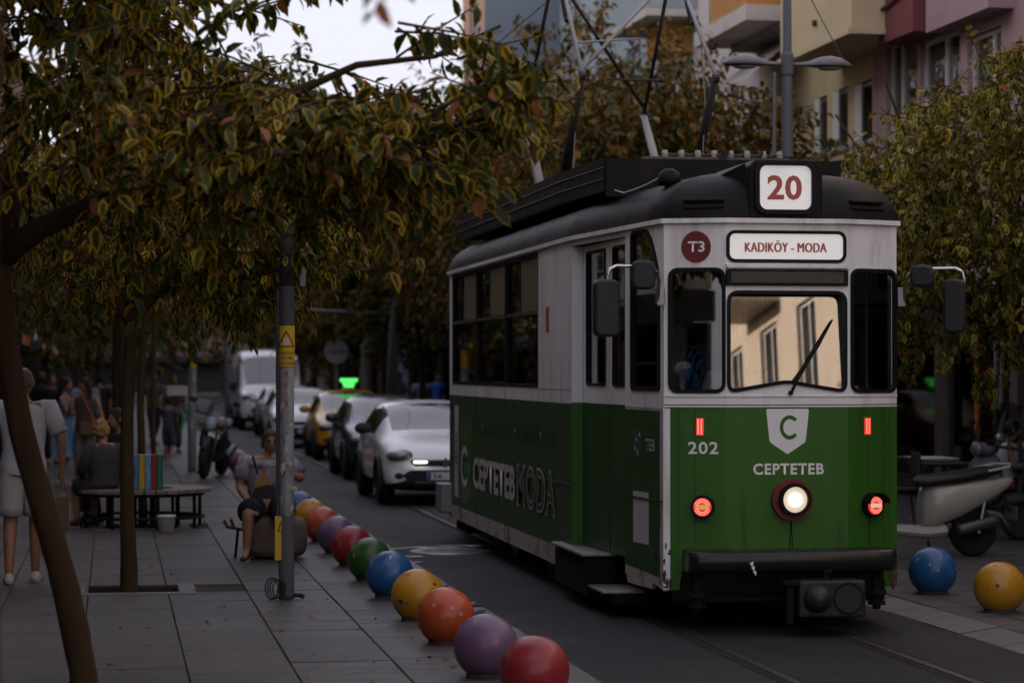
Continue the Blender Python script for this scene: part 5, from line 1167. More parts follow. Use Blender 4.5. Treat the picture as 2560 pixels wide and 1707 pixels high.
def utility_pole(base, r, H, label, dark_to=None, stickers=True, seed=0, cat='pole'):
    e = empty('utility_pole', base, 0, label, cat)
    MB().lathe([(r*1.02, 0), (r, 0.05), (r*0.995, 2.42)], 20).build('shaft', M['galv'], e, smooth=True)
    MB().lathe([(r*0.97, 2.42), (r*0.9, H)], 20).build('upper_shaft', M['pole_dark'], e, smooth=True)
    fn = cyl_fn(r)
    wrap_patch(fn, -r*1.45, r*1.45, 2.12, 2.425, 0.003, 'dark_band', M['pole_dark'], e)
    sg = wrap_patch(fn, -r*1.45, r*1.45, 1.80, 2.115, 0.004, 'warning_sticker', M['sign_yellow'], e)
    rot_off = -0.14*r/0.055
    f2 = cyl_fn(r, -math.pi/2-0.13)
    if stickers:
        T = [(0, 0.15), (-0.062, 0.03), (0.062, 0.03)]; q = [(x, 1.925+z) for x, z in T]
        for a, b in ((0, 1), (1, 2), (2, 0)):
            pa, pb = q[a], q[b]; MB().tube([f2(pa[0]+(pb[0]-pa[0])*t/4, pa[1]+(pb[1]-pa[1])*t/4, 0.006) for t in range(5)], 0.0045, 5).build('warning_triangle', M['ink'], sg)
        wrap_patch(f2, -0.022, 0.026, 1.965, 2.03, 0.0055, 'peeling_paper', M['paper'], sg, 4, 0.015, 4)
        for s, z, wd in (('DİKKAT!', 1.895, 0.13), ('ÖLÜM', 1.855, 0.085), ('TEHLİKESİ', 1.815, 0.145)):
            lettering('lettering', s, -wd/2, wd/2, z, z+0.026, f2, 0.0062, M['ink'], sg, 0.01)
        for i, ch in enumerate('0123'[:0]+'01-3'):
            lettering('lettering', ch, -0.005 if ch == '1' else -0.012, 0.006 if ch == '1' else 0.014, 1.715-i*0.075+(0.022 if ch == '-' else 0), 1.765-i*0.075-(0.022 if ch == '-' else 0), f2, 0.0025, M['ink_red'], e, 0.01)
        rg = random.Random(3)
        for k in range(16):
            z = rg.choice([1.42, 1.30, 1.18, 1.05, 0.98, 0.92, 0.80, 0.70, 0.6])+rg.uniform(-.05, .05); a = rg.uniform(-0.055, 0.035); h = rg.uniform(0.03, 0.12)
            wrap_patch(f2, a, a+rg.uniform(0.012, 0.045), z, z+h, 0.002+0.0004*k, 'torn_poster', M['paper'] if k % 3 else K('paper_dirty', (0.2, 0.19, 0.18), 0.7), e, 5, h*0.6, k)
        for k, (z, t) in enumerate(((1.20, 'A'), (0.95, 'Y'))): MB().tube([f2(-0.02+0.01*i*(1 if i % 2 else -1), z+0.03*i, 0.004) for i in range(4)], 0.003, 4).build('graffiti_mark', M['ink'], e)
        wrap_patch(f2, -r*1.4, r*1.4, 0.02, 0.66, 0.0035, 'grey_paint', K('grey_paint', (0.085, 0.087, 0.09), 0.7, var=.2, vscale=9), e, 12, 0.02, 2)
        ys = MB().box(-r-0.035, -r+0.018, -0.045, 0.02, 0.30, 0.64).build('yellow_conduit_sign', M['sign_yellow'], e, bevel=0.004)
        MB().tube([(-r+0.012, -0.047, 0.60), (-r-0.01, -0.047, 0.53), (-r+0.012, -0.047, 0.52)], 0.004, 4).build('warning_mark', M['ink'], ys)
        MB().tube([(-r-0.012, -0.01, 0.64), (-r-0.010, -0.01, 1.0), (-r-0.012, 0, 2.4)], 0.016, 8).build('conduit', M['pole_dark'], e)
        for k in range(4):
            MB().tube([(-r-0.06+0.05*math.cos(a*math.pi/8)+k*0.018, -0.05-0.014*k, 0.085+(0.085-0.006*k)*math.sin(a*math.pi/8)) for a in range(17)], 0.0055, 6, False).build('cable_coil', M['rubber'], e)
        MB().tube([(r+0.0, -0.03, 0.03), (r+0.05, -0.06, 0.03), (r+0.07, -0.05, 0.015)], 0.018, 6).build('cable_end', M['rubber'], e)
    else:
        rg = random.Random(seed)
        for k in range(8):
            z = rg.uniform(0.7, 1.6); a = rg.uniform(-r*1.2, r*0.6); wrap_patch(fn, a, a+0.04, z, z+rg.uniform(.05, .15), 0.002+.0003*k, 'torn_poster', M['paper'], e, 5, 0.03, k)
    return e
pb = at(658, 1374, z=0.0)
up = utility_pole(pb, 0.058, 3.35, 'grey pole with yellow warning sticker, torn posters and coiled cable at its foot')
MB().box(0.10, 0.145, -0.02, 0.02, 2.42, 2.72).build('side_bracket', M['galv'], up, bevel=0.004); MB().tube([(0.05, 0, 2.68), (0.11, 0, 2.68)], 0.01, 6).build('bracket_arm', M['pole_dark'], up)
p2 = at(441, 1082, z=0.0)
utility_pole(p2, 0.075, 6.5, 'grey pole with a yellow sticker beside the parked motorcycle', stickers=False, seed=5)
def lamp_head(m0, par, cx, sgn, z):
    m = MB(); secs = [(0.05, 0.028, 0.028), (0.16, 0.032, 0.03), (0.24, 0.06, 0.045), (0.34, 0.12, 0.085), (0.46, 0.15, 0.105), (0.58, 0.13, 0.085), (0.67, 0.06, 0.04), (0.70, 0.015, 0.012)]
    n = 14; vs = []
    for x, hw, hh in secs:
        for j in range(n):
            a = 2*math.pi*j/n; y = hw*math.cos(a); zz = hh*math.sin(a) if math.sin(a) > 0 else hh*0.25*math.sin(a)
            vs.append((cx+sgn*x, y, z+zz))
    k = len(secs); m.add(vs, [(i*n+j, i*n+(j+1)%n, (i+1)*n+(j+1)%n, (i+1)*n+j) for i in range(k-1) for j in range(n)]+[tuple(range(n)), tuple((k-1)*n+j for j in range(n))])
    h = m.build('lamp_head', K('lamp_purple', (0.17, 0.16, 0.185), 0.45, var=0.1, vscale=8), par, smooth=True)
    MB().lathe([(0.0, 0), (0.11, 0.0), (0.12, 0.012)], 16, (cx+sgn*0.46, 0, z-0.038)).build('lamp_lens', K('lamp_glass', (0.35, 0.35, 0.33), 0.3), h)
def twin_lamp(base, zl, H, label, r=0.055):
    e = empty('street_lamp', base, 0, label, 'street lamp')
    MB().lathe([(r*1.6, 0), (r*1.5, 0.5), (r*1.15, 0.55), (r, zl-0.5), (r*0.8, zl), (r*0.62, H)], 18).build('lamp_post', M['pole_grey'], e, smooth=True)
    for s in (-1, 1): lamp_head(None, e, 0, s, zl-base[2]*0)
    MB().lathe([(r*1.1, zl-0.10), (r*1.15, zl+0.10), (r*0.9, zl+0.14)], 16).build('lamp_collar', M['pole_grey'], e)
    return e
q = at(1808, 150, Y=24.6)
tl = twin_lamp((q.x, 24.6, RZ), q.z-RZ, 8.2, 'twin armed grey street lamp rising behind the tram', 0.06)
MB().tube([(-0.14, 0, 2.2), (-0.14, 0, q.z-RZ-0.08)], 0.022, 8).build('side_pipe', M['galv'], tl)
for z in (3.9, 4.7): MB().tube([(-0.15, 0, z), (0.0, 0, z)], 0.012, 6).build('clamp', M['galv'], tl)
MB().tube([(0.62, 0, q.z-RZ+0.05), (0.2, 0.5, 6.2), (-0.3, 1.2, 8.4)], 0.006, 5).build('guy_wire', M['pole_dark'], tl)
q = at(838, 660, X=6.7); twin_lamp((6.7, q.y, RZ), at(838, 640, X=6.7).z, 6.9, 'grey street lamp standing beyond the line of cars', 0.10)
q = at(905, 650, X=6.75); e = empty('catenary_pole', (6.75, q.y, RZ), 0, 'slanting steel catenary pole beyond the white hatchback', 'pole')
MB().tube([(0, 0, 0), (0.04, 0, 6.5)], [0.10, 0.08], 12).build('shaft', M['pole_grey'], e, smooth=True)
MB().tube([(-0.25, -0.3, 0), (-0.02, -0.3, 4.2), (0.05, -0.3, 6.0)], [0.07, 0.06, 0.05], 12).build('strut', M['galv'], e, smooth=True)
for z in (3.2, 4.3): MB().tube([(0.02, 0, z), (-3.0, 0, z+0.12)], 0.035, 8).build('catenary_arm', M['galv'], e, smooth=True)
e = empty('catenary_pole', (4.35, 92.0, ROADZ), 0, 'blue grey pole showing above the white van', 'pole')
MB().lathe([(0.17, 0), (0.16, 0.6), (0.12, 8.0)], 14).build('shaft', M['pole_grey'], e, smooth=True); MB().tube([(0, 0, 5.2), (2.6, 0, 5.4)], 0.04, 6).build('catenary_arm', M['pole_grey'], e)
MB().tube([(0.45, 0, 5.6), (0.95, 0, 5.75)], [0.05, 0.10], 10).build('lamp_head', M['lamp_purple'], e)
q = at(773, 808, X=6.35); e = empty('round_sign', (6.35, q.y, RZ), 0, 'blank back of a round traffic sign above the taxi', 'sign')
MB().tube([(0, 0.05, 0), (0, 0.05, q.z-RZ+0.2)], 0.05, 10).build('post', M['galv'], e, smooth=True)
MB().lathe([(0.0, 0.0), (0.33, 0.0), (0.345, 0.012), (0.33, 0.024), (0.0, 0.024)], 28, (0, 0, q.z-RZ), (0, -1, 0)).build('sign_disc', K('sign_back', (0.26, 0.28, 0.31), 0.5, var=.1, vscale=4), e)
MB().box(-0.3, 0.3, -0.045, -0.03, q.z-RZ-0.03, q.z-RZ+0.03).build('sign_brace', M['galv'], e)
# ------------------------------------------------------------------ round bench with books, bucket
K('bench_wood', (0.20, 0.165, 0.145), 0.65, var=0.3, vscale=8, bump=0.4, bscale=30, randobj=0.2)
bc = (0.34, 27.72); bn = empty('round_bench', (bc[0], bc[1], 0), 0, 'round slatted bench encircling a thin tree', 'bench')
n = 36
for k in range(n):
    a0, a1 = 2*math.pi*(k+0.06)/n, 2*math.pi*(k+0.94)/n; ri, ro = 0.34, 0.76
    MB().prism([(ri*math.cos(a0), ri*math.sin(a0)), (ro*math.cos(a0), ro*math.sin(a0)), (ro*math.cos(a1), ro*math.sin(a1)), (ri*math.cos(a1), ri*math.sin(a1))], lambda a, b, o: (a, b, o), 0.395, 0.44).build('slat', M['bench_wood'], bn, bevel=0.004)
for R_, z in ((0.40, 0.375), (0.68, 0.375), (0.68, 0.12)):
    MB().tube([(R_*math.cos(2*math.pi*i/40), R_*math.sin(2*math.pi*i/40), z) for i in range(41)], 0.018, 6, False).build('frame_ring', M['black'], bn)
for k in range(8):
    a = 2*math.pi*(k+0.3)/8
    MB().tube([(0.66*math.cos(a), 0.66*math.sin(a), 0), (0.66*math.cos(a), 0.66*math.sin(a), 0.39)], 0.022, 6).build('leg', M['black'], bn)
    MB().tube([(0.42*math.cos(a), 0.42*math.sin(a), 0.12), (0.66*math.cos(a), 0.66*math.sin(a), 0.12)], 0.015, 6).build('strut', M['black'], bn)
    if k % 2 == 0: MB().tube([(0.40*math.cos(a), 0.40*math.sin(a), 0), (0.40*math.cos(a), 0.40*math.sin(a), 0.39)], 0.03, 6).build('leg', M['black'], bn)
bx = at(309, 1113, Y=27.25)
cols_ = [((0.05, 0.19, 0.36), 'blue'), ((0.46, 0.27, 0.02), 'yellow'), ((0.12, 0.26, 0.38), 'sky blue'), ((0.24, 0.02, 0.025), 'dark red'), ((0.03, 0.15, 0.05), 'green'), ((0.10, 0.25, 0.38), 'thin light blue')]
xx = bx.x; n = 0
for (c, nm), wd in zip(cols_, (0.045, 0.066, 0.066, 0.06, 0.055, 0.018)):
    b = empty('large_book', (xx+wd/2, 27.28, 0.443), 0, nm+' oversized book standing upright on the round bench', 'book')
    bm_ = mat('book_'+nm.replace(' ', '_'), c, 0.5, var=0.15, vscale=9, dirt=(0.55, 0.5, 0.5, 0.8), dscale=9, dthr=0.68 if n not in (2,) else 0.58)
    MB().box(-wd/2+0.002, wd/2-0.002, -0.14, -0.128, 0.0, 0.39).build('spine', bm_, b, bevel=0.006)
    for s in (-1, 1): MB().box(s*wd/2-(0.006 if s > 0 else -0.001), s*wd/2+(-0.001 if s > 0 else 0.006), -0.127, 0.14, 0.0, 0.39).build('cover', bm_, b)
    MB().box(-wd/2+0.007, wd/2-0.007, -0.126, 0.132, 0.006, 0.384).build('page_block', M['paper'], b)
    xx += wd+0.002; n += 1
bk = at(382, 1222, z=0.0); e = empty('plastic_bucket', (bk.x, bk.y, 0), 0, 'small white plastic bucket with lid under the round bench', 'bucket')
MB().lathe([(0.075, 0.0), (0.08, 0.005), (0.098, 0.165), (0.10, 0.17)], 22).build('tub', K('bucket', (0.48, 0.41, 0.33), 0.5, var=0.2, vscale=12), e, smooth=True)
MB().lathe([(0.104, 0.158), (0.106, 0.182), (0.10, 0.186), (0.0, 0.188)], 22).build('lid', K('lid', (0.46, 0.52, 0.54), 0.45), e, smooth=True)
fnb = cyl_fn(0.092); wrap_patch(fnb, 0.0, 0.05, 0.10, 0.14, 0.004, 'blue_label', K('blue_label', (0.05, 0.28, 0.42), 0.5), e, 5)
# stone seat
ss = at(612, 1287, z=0.0); e = empty('stone_seat', (1.52, 22.95, 0), 0, 'squat rounded stone block the woman sits on', 'stone seat')
m = MB(); nv, nu = 14, 26; vs = []
for i in range(nv+1):
    ph = math.pi*i/nv
    for j in range(nu):
        t = 2*math.pi*j/nu; sgn = lambda v, p: math.copysign(abs(v)**p, v)
        P_ = Vector((0.30*sgn(math.sin(ph), .45)*sgn(math.cos(t), .6), 0.24*sgn(math.sin(ph), .45)*sgn(math.sin(t), .6), 0.20-0.20*sgn(math.cos(ph), .5)))
        vs.append(P_*(1+0.02*noise.noise(P_*6)))
m.add(vs, [(i*nu+j, i*nu+(j+1)%nu, (i+1)*nu+(j+1)%nu, (i+1)*nu+j) for i in range(nv) for j in range(nu)])
m.build('block', K('seat_stone', (0.14, 0.10, 0.085), 0.85, var=0.25, vscale=9, bump=0.4, bscale=30), e, smooth=True)
e = empty('folding_trolley', (1.13, 22.9, 0), 0.2, 'dark wooden cart handle beside the seated woman', 'trolley')
MB().tube([(-0.10, 0, 0.36), (-0.07, 0.0, 0.30), (0.06, 0.02, 0.27), (0.12, 0.02, 0.27)], 0.018, 6).build('handle', K('trolley_wood', (0.12, 0.07, 0.06), 0.7), e)
MB().tube([(-0.03, 0.02, 0.37), (0.0, 0.02, 0.29)], 0.016, 6).build('grip', M['trolley_wood'], e); MB().tube([(0.04, 0.02, 0.27), (0.03, 0.08, 0.0)], 0.014, 6).build('leg', M['black'], e); MB().tube([(0.10, -0.04, 0.27), (0.14, -0.06, 0.0)], 0.014, 6).build('leg', M['black'], e)
# ------------------------------------------------------------------ cars
K('tyre', (0.014, 0.014, 0.015), 0.8); K('rim', (0.30, 0.30, 0.31), 0.35, metal=0.8)
K('plastic', (0.018, 0.018, 0.019), 0.6); K('plate', (0.55, 0.55, 0.55), 0.5); K('plate_blue', (0.02, 0.07, 0.30), 0.5)
K('lamp_on', (0.9, 0.88, 0.8), 0.2, emit=(1.0, 0.86, 0.62), estr=6.0); K('drl', (0.9, 0.9, 0.9), 0.2, emit=(0.95, 1.0, 0.85), estr=3.0)
K('lamp_off', (0.22, 0.22, 0.23), 0.12, metal=0.4, var=0.4, vscale=20); K('turn', (0.12, 0.05, 0.015), 0.3)
K('cabin', (0.03, 0.03, 0.033), 0.8)
M['car_glass'] = glass('car_glass', (0.20, 0.23, 0.25), 0.13, 0.02)
def car_paint(n, c): return K(n, c, 0.3, coat=0.7, var=0.04, vscale=3)
HATCH = dict(L=4.05, W=1.73, H=1.46, st=[ # y, half width low, half belt, z bottom, z belt, z top, half roof
 (0.00, .50, .50, .30, .46, .50, .45), (0.05, .72, .66, .22, .62, .68, .55), (0.22, .82, .76, .19, .72, .80, .60), (0.62, .85, .82, .20, .82, .92, .62), (1.12, .86, .83, .20, .90, 1.00, .62),
 (1.62, .86, .83, .20, .93, 1.30, .62), (1.95, .86, .82, .20, .94, 1.42, .62), (2.45, .86, .82, .20, .95, 1.46, .62), (3.05, .86, .81, .20, .98, 1.44, .60), (3.60, .85, .79, .21, 1.0, 1.36, .56), (3.90, .82, .76, .25, .98, 1.08, .52), (4.03, .70, .66, .35, .80, .88, .48)], ws=(4, 6), roof=(6, 9), rear=(9, 10), side=(4, 9), wheels=(0.72, 3.20), wr=0.31)
VAN = dict(L=5.3, W=2.06, H=2.55, st=[
 (0.00, .62, .60, .36, .70, .75, .55), (0.06, .88, .82, .28, .95, 1.02, .70), (0.25, .98, .92, .26, 1.06, 1.14, .76), (0.70, 1.02, .98, .28, 1.16, 1.26, .80), (0.95, 1.02, .99, .28, 1.20, 1.36, .80),
 (1.30, 1.02, .99, .28, 1.24, 1.90, .86), (1.62, 1.02, .99, .28, 1.26, 2.36, .90), (1.95, 1.02, .99, .28, 1.28, 2.52, .94), (3.5, 1.02, .99, .28, 1.3, 2.56, .95), (4.9, 1.02, .99, .28, 1.3, 2.55, .95), (5.2, 1.02, .98, .30, 1.3, 2.50, .94), (5.3, .98, .95, .36, 1.2, 2.3, .8)], ws=(4, 6), roof=(6, 11), rear=(30, 31), side=(5, 7), wheels=(0.95, 4.3), wr=0.35)
def car(label, loc, paint, spec, rz=0.0, lights='off', group=None, name='car', cat='car', mirror_mt=None, plate=True, low='plastic'):
    e = empty(name, loc, rz, label, cat, group); st = spec['st']; vs = []; P = 10
    for (y, wl, wb, zb, zt, zr, rw) in st:
        vs += [(0, y, zb), (wl*.86, y, zb), (wl*.985, y, zb+.10), (wl, y, zb+(zt-zb)*.50), (wb*1.012, y, zt-.05), (wb, y, zt), (wb+(rw-wb)*.55, y, zt+(zr-zt)*.60), (rw, y, zr-(zr-zt)*.12), (rw*.72, y, zr-(zr-zt)*.02), (0, y, zr)]
    n = len(st); fs = []; mi = []
    for i in range(n-1):
        for j in range(P-1):
            fs.append((i*P+j, i*P+j+1, (i+1)*P+j+1, (i+1)*P+j)); m = 0
            if spec['ws'][0] <= i < spec['ws'][1] and j >= 7: m = 1
            elif spec['side'][0] < i < spec['side'][1] and j in (5, 6): m = 2
            elif i in range(*spec['rear']) and j >= 7: m = 3
            elif j <= 1: m = 4
            mi.append(m)
    fs.append(tuple(range(P))[::-1]); mi.append(0); fs.append(tuple((n-1)*P+j for j in range(P))); mi.append(0)
    # mirror
    k = len(vs); vs2 = [(-x, y, z) for x, y, z in vs]; allv = vs+vs2; fs2 = [tuple(k+a for a in f)[::-1] for f in fs]
    rem = {}
    for i in range(k):
        if abs(vs[i][0]) < 1e-6: rem[k+i] = i
    fs2 = [tuple(rem.get(a, a) for a in f) for f in fs2]
    me = subsurf_mesh(allv, [], fs+fs2, None, 2, mats=[paint, M['car_glass'], M['car_glass'], M['car_glass'], M[low], M['car_glass']], matidx=mi+[5 if q == 2 else q for q in mi], name='car')
    ob = split_mats(me, ['body', 'windscreen', 'side_window', 'rear_window', 'sill', 'side_window'], e); bpy.data.meshes.remove(me)
    W = st[4][1]; wr = spec['wr']
    for wy in spec['wheels']:
        for s in (-1, 1):
            wh = MB().lathe([(wr*.62, -.10), (wr*.9, -.11), (wr, -.07), (wr, .07), (wr*.9, .11), (wr*.62, .10)], 26, (s*(W-.10), wy, wr), (1, 0, 0)).build('wheel', M['tyre'], e, auto=True)
            MB().lathe([(wr*.64, .09*s), (wr*.58, .07*s), (wr*.2, .10*s), (0.0, .10*s)], 20, (s*(W-.10), wy, wr), (1, 0, 0)).build('rim', M['rim'], wh, auto=True)
            MB().tube([(s*(W+.006), wy+1.13*wr*math.cos(a*math.pi/12), wr+1.13*wr*math.sin(a*math.pi/12)) for a in range(-1, 14)], 0.035, 6).build('wheel_arch', M['plastic'], e)
    sc_ = spec['W']/1.73; zf = st[2][4]; van = spec is VAN
    for s in (-1, 1):
        hl_ = MB().sphere((s*.60*sc_, st[2][0]+.02, zf-.03), (.20*sc_, .24, .095*(1.3 if van else 1)), 16, 8).build('headlight', M['lamp_off'], e, smooth=True)
        if lights == 'on' or (lights == 'left' and s < 0) or (lights == 'right' and s > 0): MB().sphere((s*.62*sc_, st[2][0]-.10, zf-.03), (.075, .09, .05), 12, 6).build('lit_bulb', M['lamp_on'], hl_, smooth=True)
        if lights == 'drl': MB().box(min(s*.26, s*.44), max(s*.26, s*.44), -.02, .10, .60, .625).build('running_light', M['drl'], hl_)
        MB().sphere((s*.62*sc_, .10, st[1][3]+.20), (.09, .09, .06), 12, 6).build('fog_lamp', M['plastic'], e, smooth=True)
        my = st[5][0]-.12; mz = st[5][4]+.12
        mr_ = MB().sphere((s*(W+.13), my, mz), (.12, .07, .085 if not van else .17), 14, 8).build('wing_mirror', mirror_mt or paint, e, smooth=True); MB().tube([(s*(W-.04), my+.03, mz-.06), (s*(W+.08), my, mz-.02)], 0.025, 6).build('mirror_arm', M['plastic'], mr_)
        MB().prism(rect(st[6][0]+0.25, st[6][0]+.40, .82, .845), lambda a, b, o: (s*(W*0.985+o), a, b), 0, .02).build('door_handle', paint, e)
        MB().prism(rect(st[6][0]+.72, st[6][0]+.735, .3, st[6][4]-.03), lambda a, b, o: (s*(W*0.992+o), a, b), 0, .006).build('door_gap', M['plastic'], e)
    MB().prism(round_poly([(-.52*sc_, .34), (.52*sc_, .34), (.60*sc_, .43), (.50*sc_, .50), (-.50*sc_, .50), (-.60*sc_, .43)], [.04]*6), lambda a, b, o: (a, o, b*(1.45 if van else 1.0)), -.012, .12).build('lower_grille', M['plastic'], e)
    gz = (0.60 if not van else 0.95)
    MB().prism(round_poly([(-.42*sc_, gz-.05), (.42*sc_, gz-.05), (.50*sc_, gz+.04), (-.50*sc_, gz+.04)], [.03]*4), lambda a, b, o: (a, o+(.03 if not van else 0.0), b), -.014, .12).build('grille', M['plastic'], e)
    bd = MB().prism([(-.055, gz), (0, gz+.075), (.055, gz), (0, gz-.075)], lambda a, b, o: (a, o+(.03 if not van else 0.0), b), -.03, -.013).build('badge', M['chrome'], e)
    if plate:
        pl = MB().box(-.26, .26, -.035, -.014, .36, .47).build('number_plate', M['plate'], e, bevel=.004); MB().box(-.258, -.21, -.038, -.0352, .362, .468).build('plate_band', M['plate_blue'], pl)
        lettering('lettering', '34 TR 18' if False else '34', -.18, -.06, .385, .445, lambda a, b, o: (a, -.0352-o, b), .002, M['ink'], pl)
    for s in (-1, 1):
        sx = s*.36*sc_; y0 = st[6][0]+.15; zz = .55 if not van else 1.0
        MB().box(sx-.22, sx+.22, y0+.55, y0+.70, zz, zz+.62).box(sx-.22, sx+.22, y0+.1, y0+.6, zz-.1, zz+.05).build('seat', M['cabin'], e, bevel=.04)
    MB().box(-.70*sc_, .70*sc_, st[4][0]+.1, st[4][0]+.42, st[4][4]-.25, st[4][4]-.02).build('dashboard', M['cabin'], e, bevel=.03)
    MB().tube([(.36*sc_+.18*math.cos(a*math.pi/8), st[5][0]+.22, st[5][4]-.03+.18*math.sin(a*math.pi/8)) for a in range(17)], .016, 6, False).build('steering_wheel', M['plastic'], e)
    MB().box(-W*.8, W*.8, .5, spec['L']-.4, .26, .34).build('chassis', M['plastic'], e)
    return e
WHITE = car_paint('paint_white', (0.76, 0.78, 0.82)); YELP = car_paint('paint_taxi', (0.55, 0.25, 0.008)); DARKP = car_paint('paint_blue_black', (0.022, 0.03, 0.045)); SILV = car_paint('paint_silver', (0.45, 0.47, 0.50))
car('white hatchback with running lights waiting just behind the tram', (4.56, 33.3, ROADZ), WHITE, HATCH, R(0.5), 'drl', mirror_mt=M['plastic'])
car('dark blue hatchback between the white hatchback and the taxi', (4.78, 40.9, ROADZ), DARKP, HATCH, R(0.0), 'off')
tx = car('yellow taxi with a lit green roof sign', (5.02, 50.2, ROADZ), YELP, HATCH, R(-0.5), 'right', name='taxi', cat='taxi')
GS = K('taxi_sign', (0.05, 0.5, 0.08), 0.4, emit=(0.10, 1.0, 0.16), estr=0.7)
tsb = MB().box(-.13, .13, 1.98, 2.12, 1.44, 1.50).build('roof_sign_base', YELP, tx); MB().prism(round_poly([(-.18, 1.62), (.18, 1.62), (.19, 1.70), (-.19, 1.70)], [.02]*4), lambda a, b, o: (a, o, b), 1.98, 2.12).build('roof_sign', GS, tsb); MB().prism(round_poly([(-.10, 1.505), (.10, 1.505), (.13, 1.618), (-.13, 1.618)], [.02]*4), lambda a, b, o: (a, o, b), 1.985, 2.115).build('roof_sign', GS, tsb)
car('white car behind the taxi, half hidden by the stickered pole', (4.62, 58.3, ROADZ), WHITE, HATCH, R(0.5), 'off', mirror_mt=M['paint_silver'])
car('white delivery van with a lit headlight coming up the road', (4.90, 75.0, ROADZ), WHITE, VAN, R(0.8), 'left', name='van', cat='van', mirror_mt=M['plastic'], low='plastic')
car('silver car far behind in the queue', (4.9, 66.8, ROADZ), SILV, HATCH, R(0.2), 'off')
# ------------------------------------------------------------------ two-wheelers
def wheel(par, c, r, w, ax=(1, 0, 0), spokes=5):
    t = MB().lathe([(r*.70, -w*.8), (r*.86, -w), (r*.97, -w*.6), (r, 0), (r*.97, w*.6), (r*.86, w), (r*.70, w*.8)], 28, c, ax).build('wheel', M['tyre'], par, smooth=True)
    MB().lathe([(r*.72, -w*.5), (r*.66, -w*.45), (r*.66, w*.45), (r*.72, w*.5)], 24, c, ax).build('rim', M['rim'], t)
    u, v = frame_of(ax); m = MB()
    for k in range(spokes):
        a = 2*math.pi*k/spokes; d = u*math.cos(a)+v*math.sin(a); m.tube([Vector(c)+d*.03, Vector(c)+d*r*.68], .014, 5)
    m.lathe([(.05, -w*.6), (.05, w*.6)], 10, c, ax).build('spoke_wheel', M['rim'], t)
    return t
def loft(secs, n=12, p=0.8):
    """secs: (center xyz, half x, half z[, ...]) along Y as superellipse sections"""
    vs = []
    for (c, hx, hz) in secs:
        for j in range(n):
            a = 2*math.pi*j/n; ca, sa = math.cos(a), math.sin(a)
            vs.append((c[0]+hx*math.copysign(abs(ca)**p, ca), c[1], c[2]+hz*math.copysign(abs(sa)**p, sa)))
    k = len(secs); return MB().add(vs, [(i*n+j, i*n+(j+1)%n, (i+1)*n+(j+1)%n, (i+1)*n+j) for i in range(k-1) for j in range(n)]+[tuple(range(n)), tuple((k-1)*n+j for j in range(n))])
K('cream_paint', (0.34, 0.32, 0.28), 0.32, coat=0.6, var=0.06, vscale=4); K('seat_vinyl', (0.012, 0.012, 0.013), 0.5, bump=.15, bscale=60); K('grey_plastic', (0.10, 0.10, 0.105), 0.5)
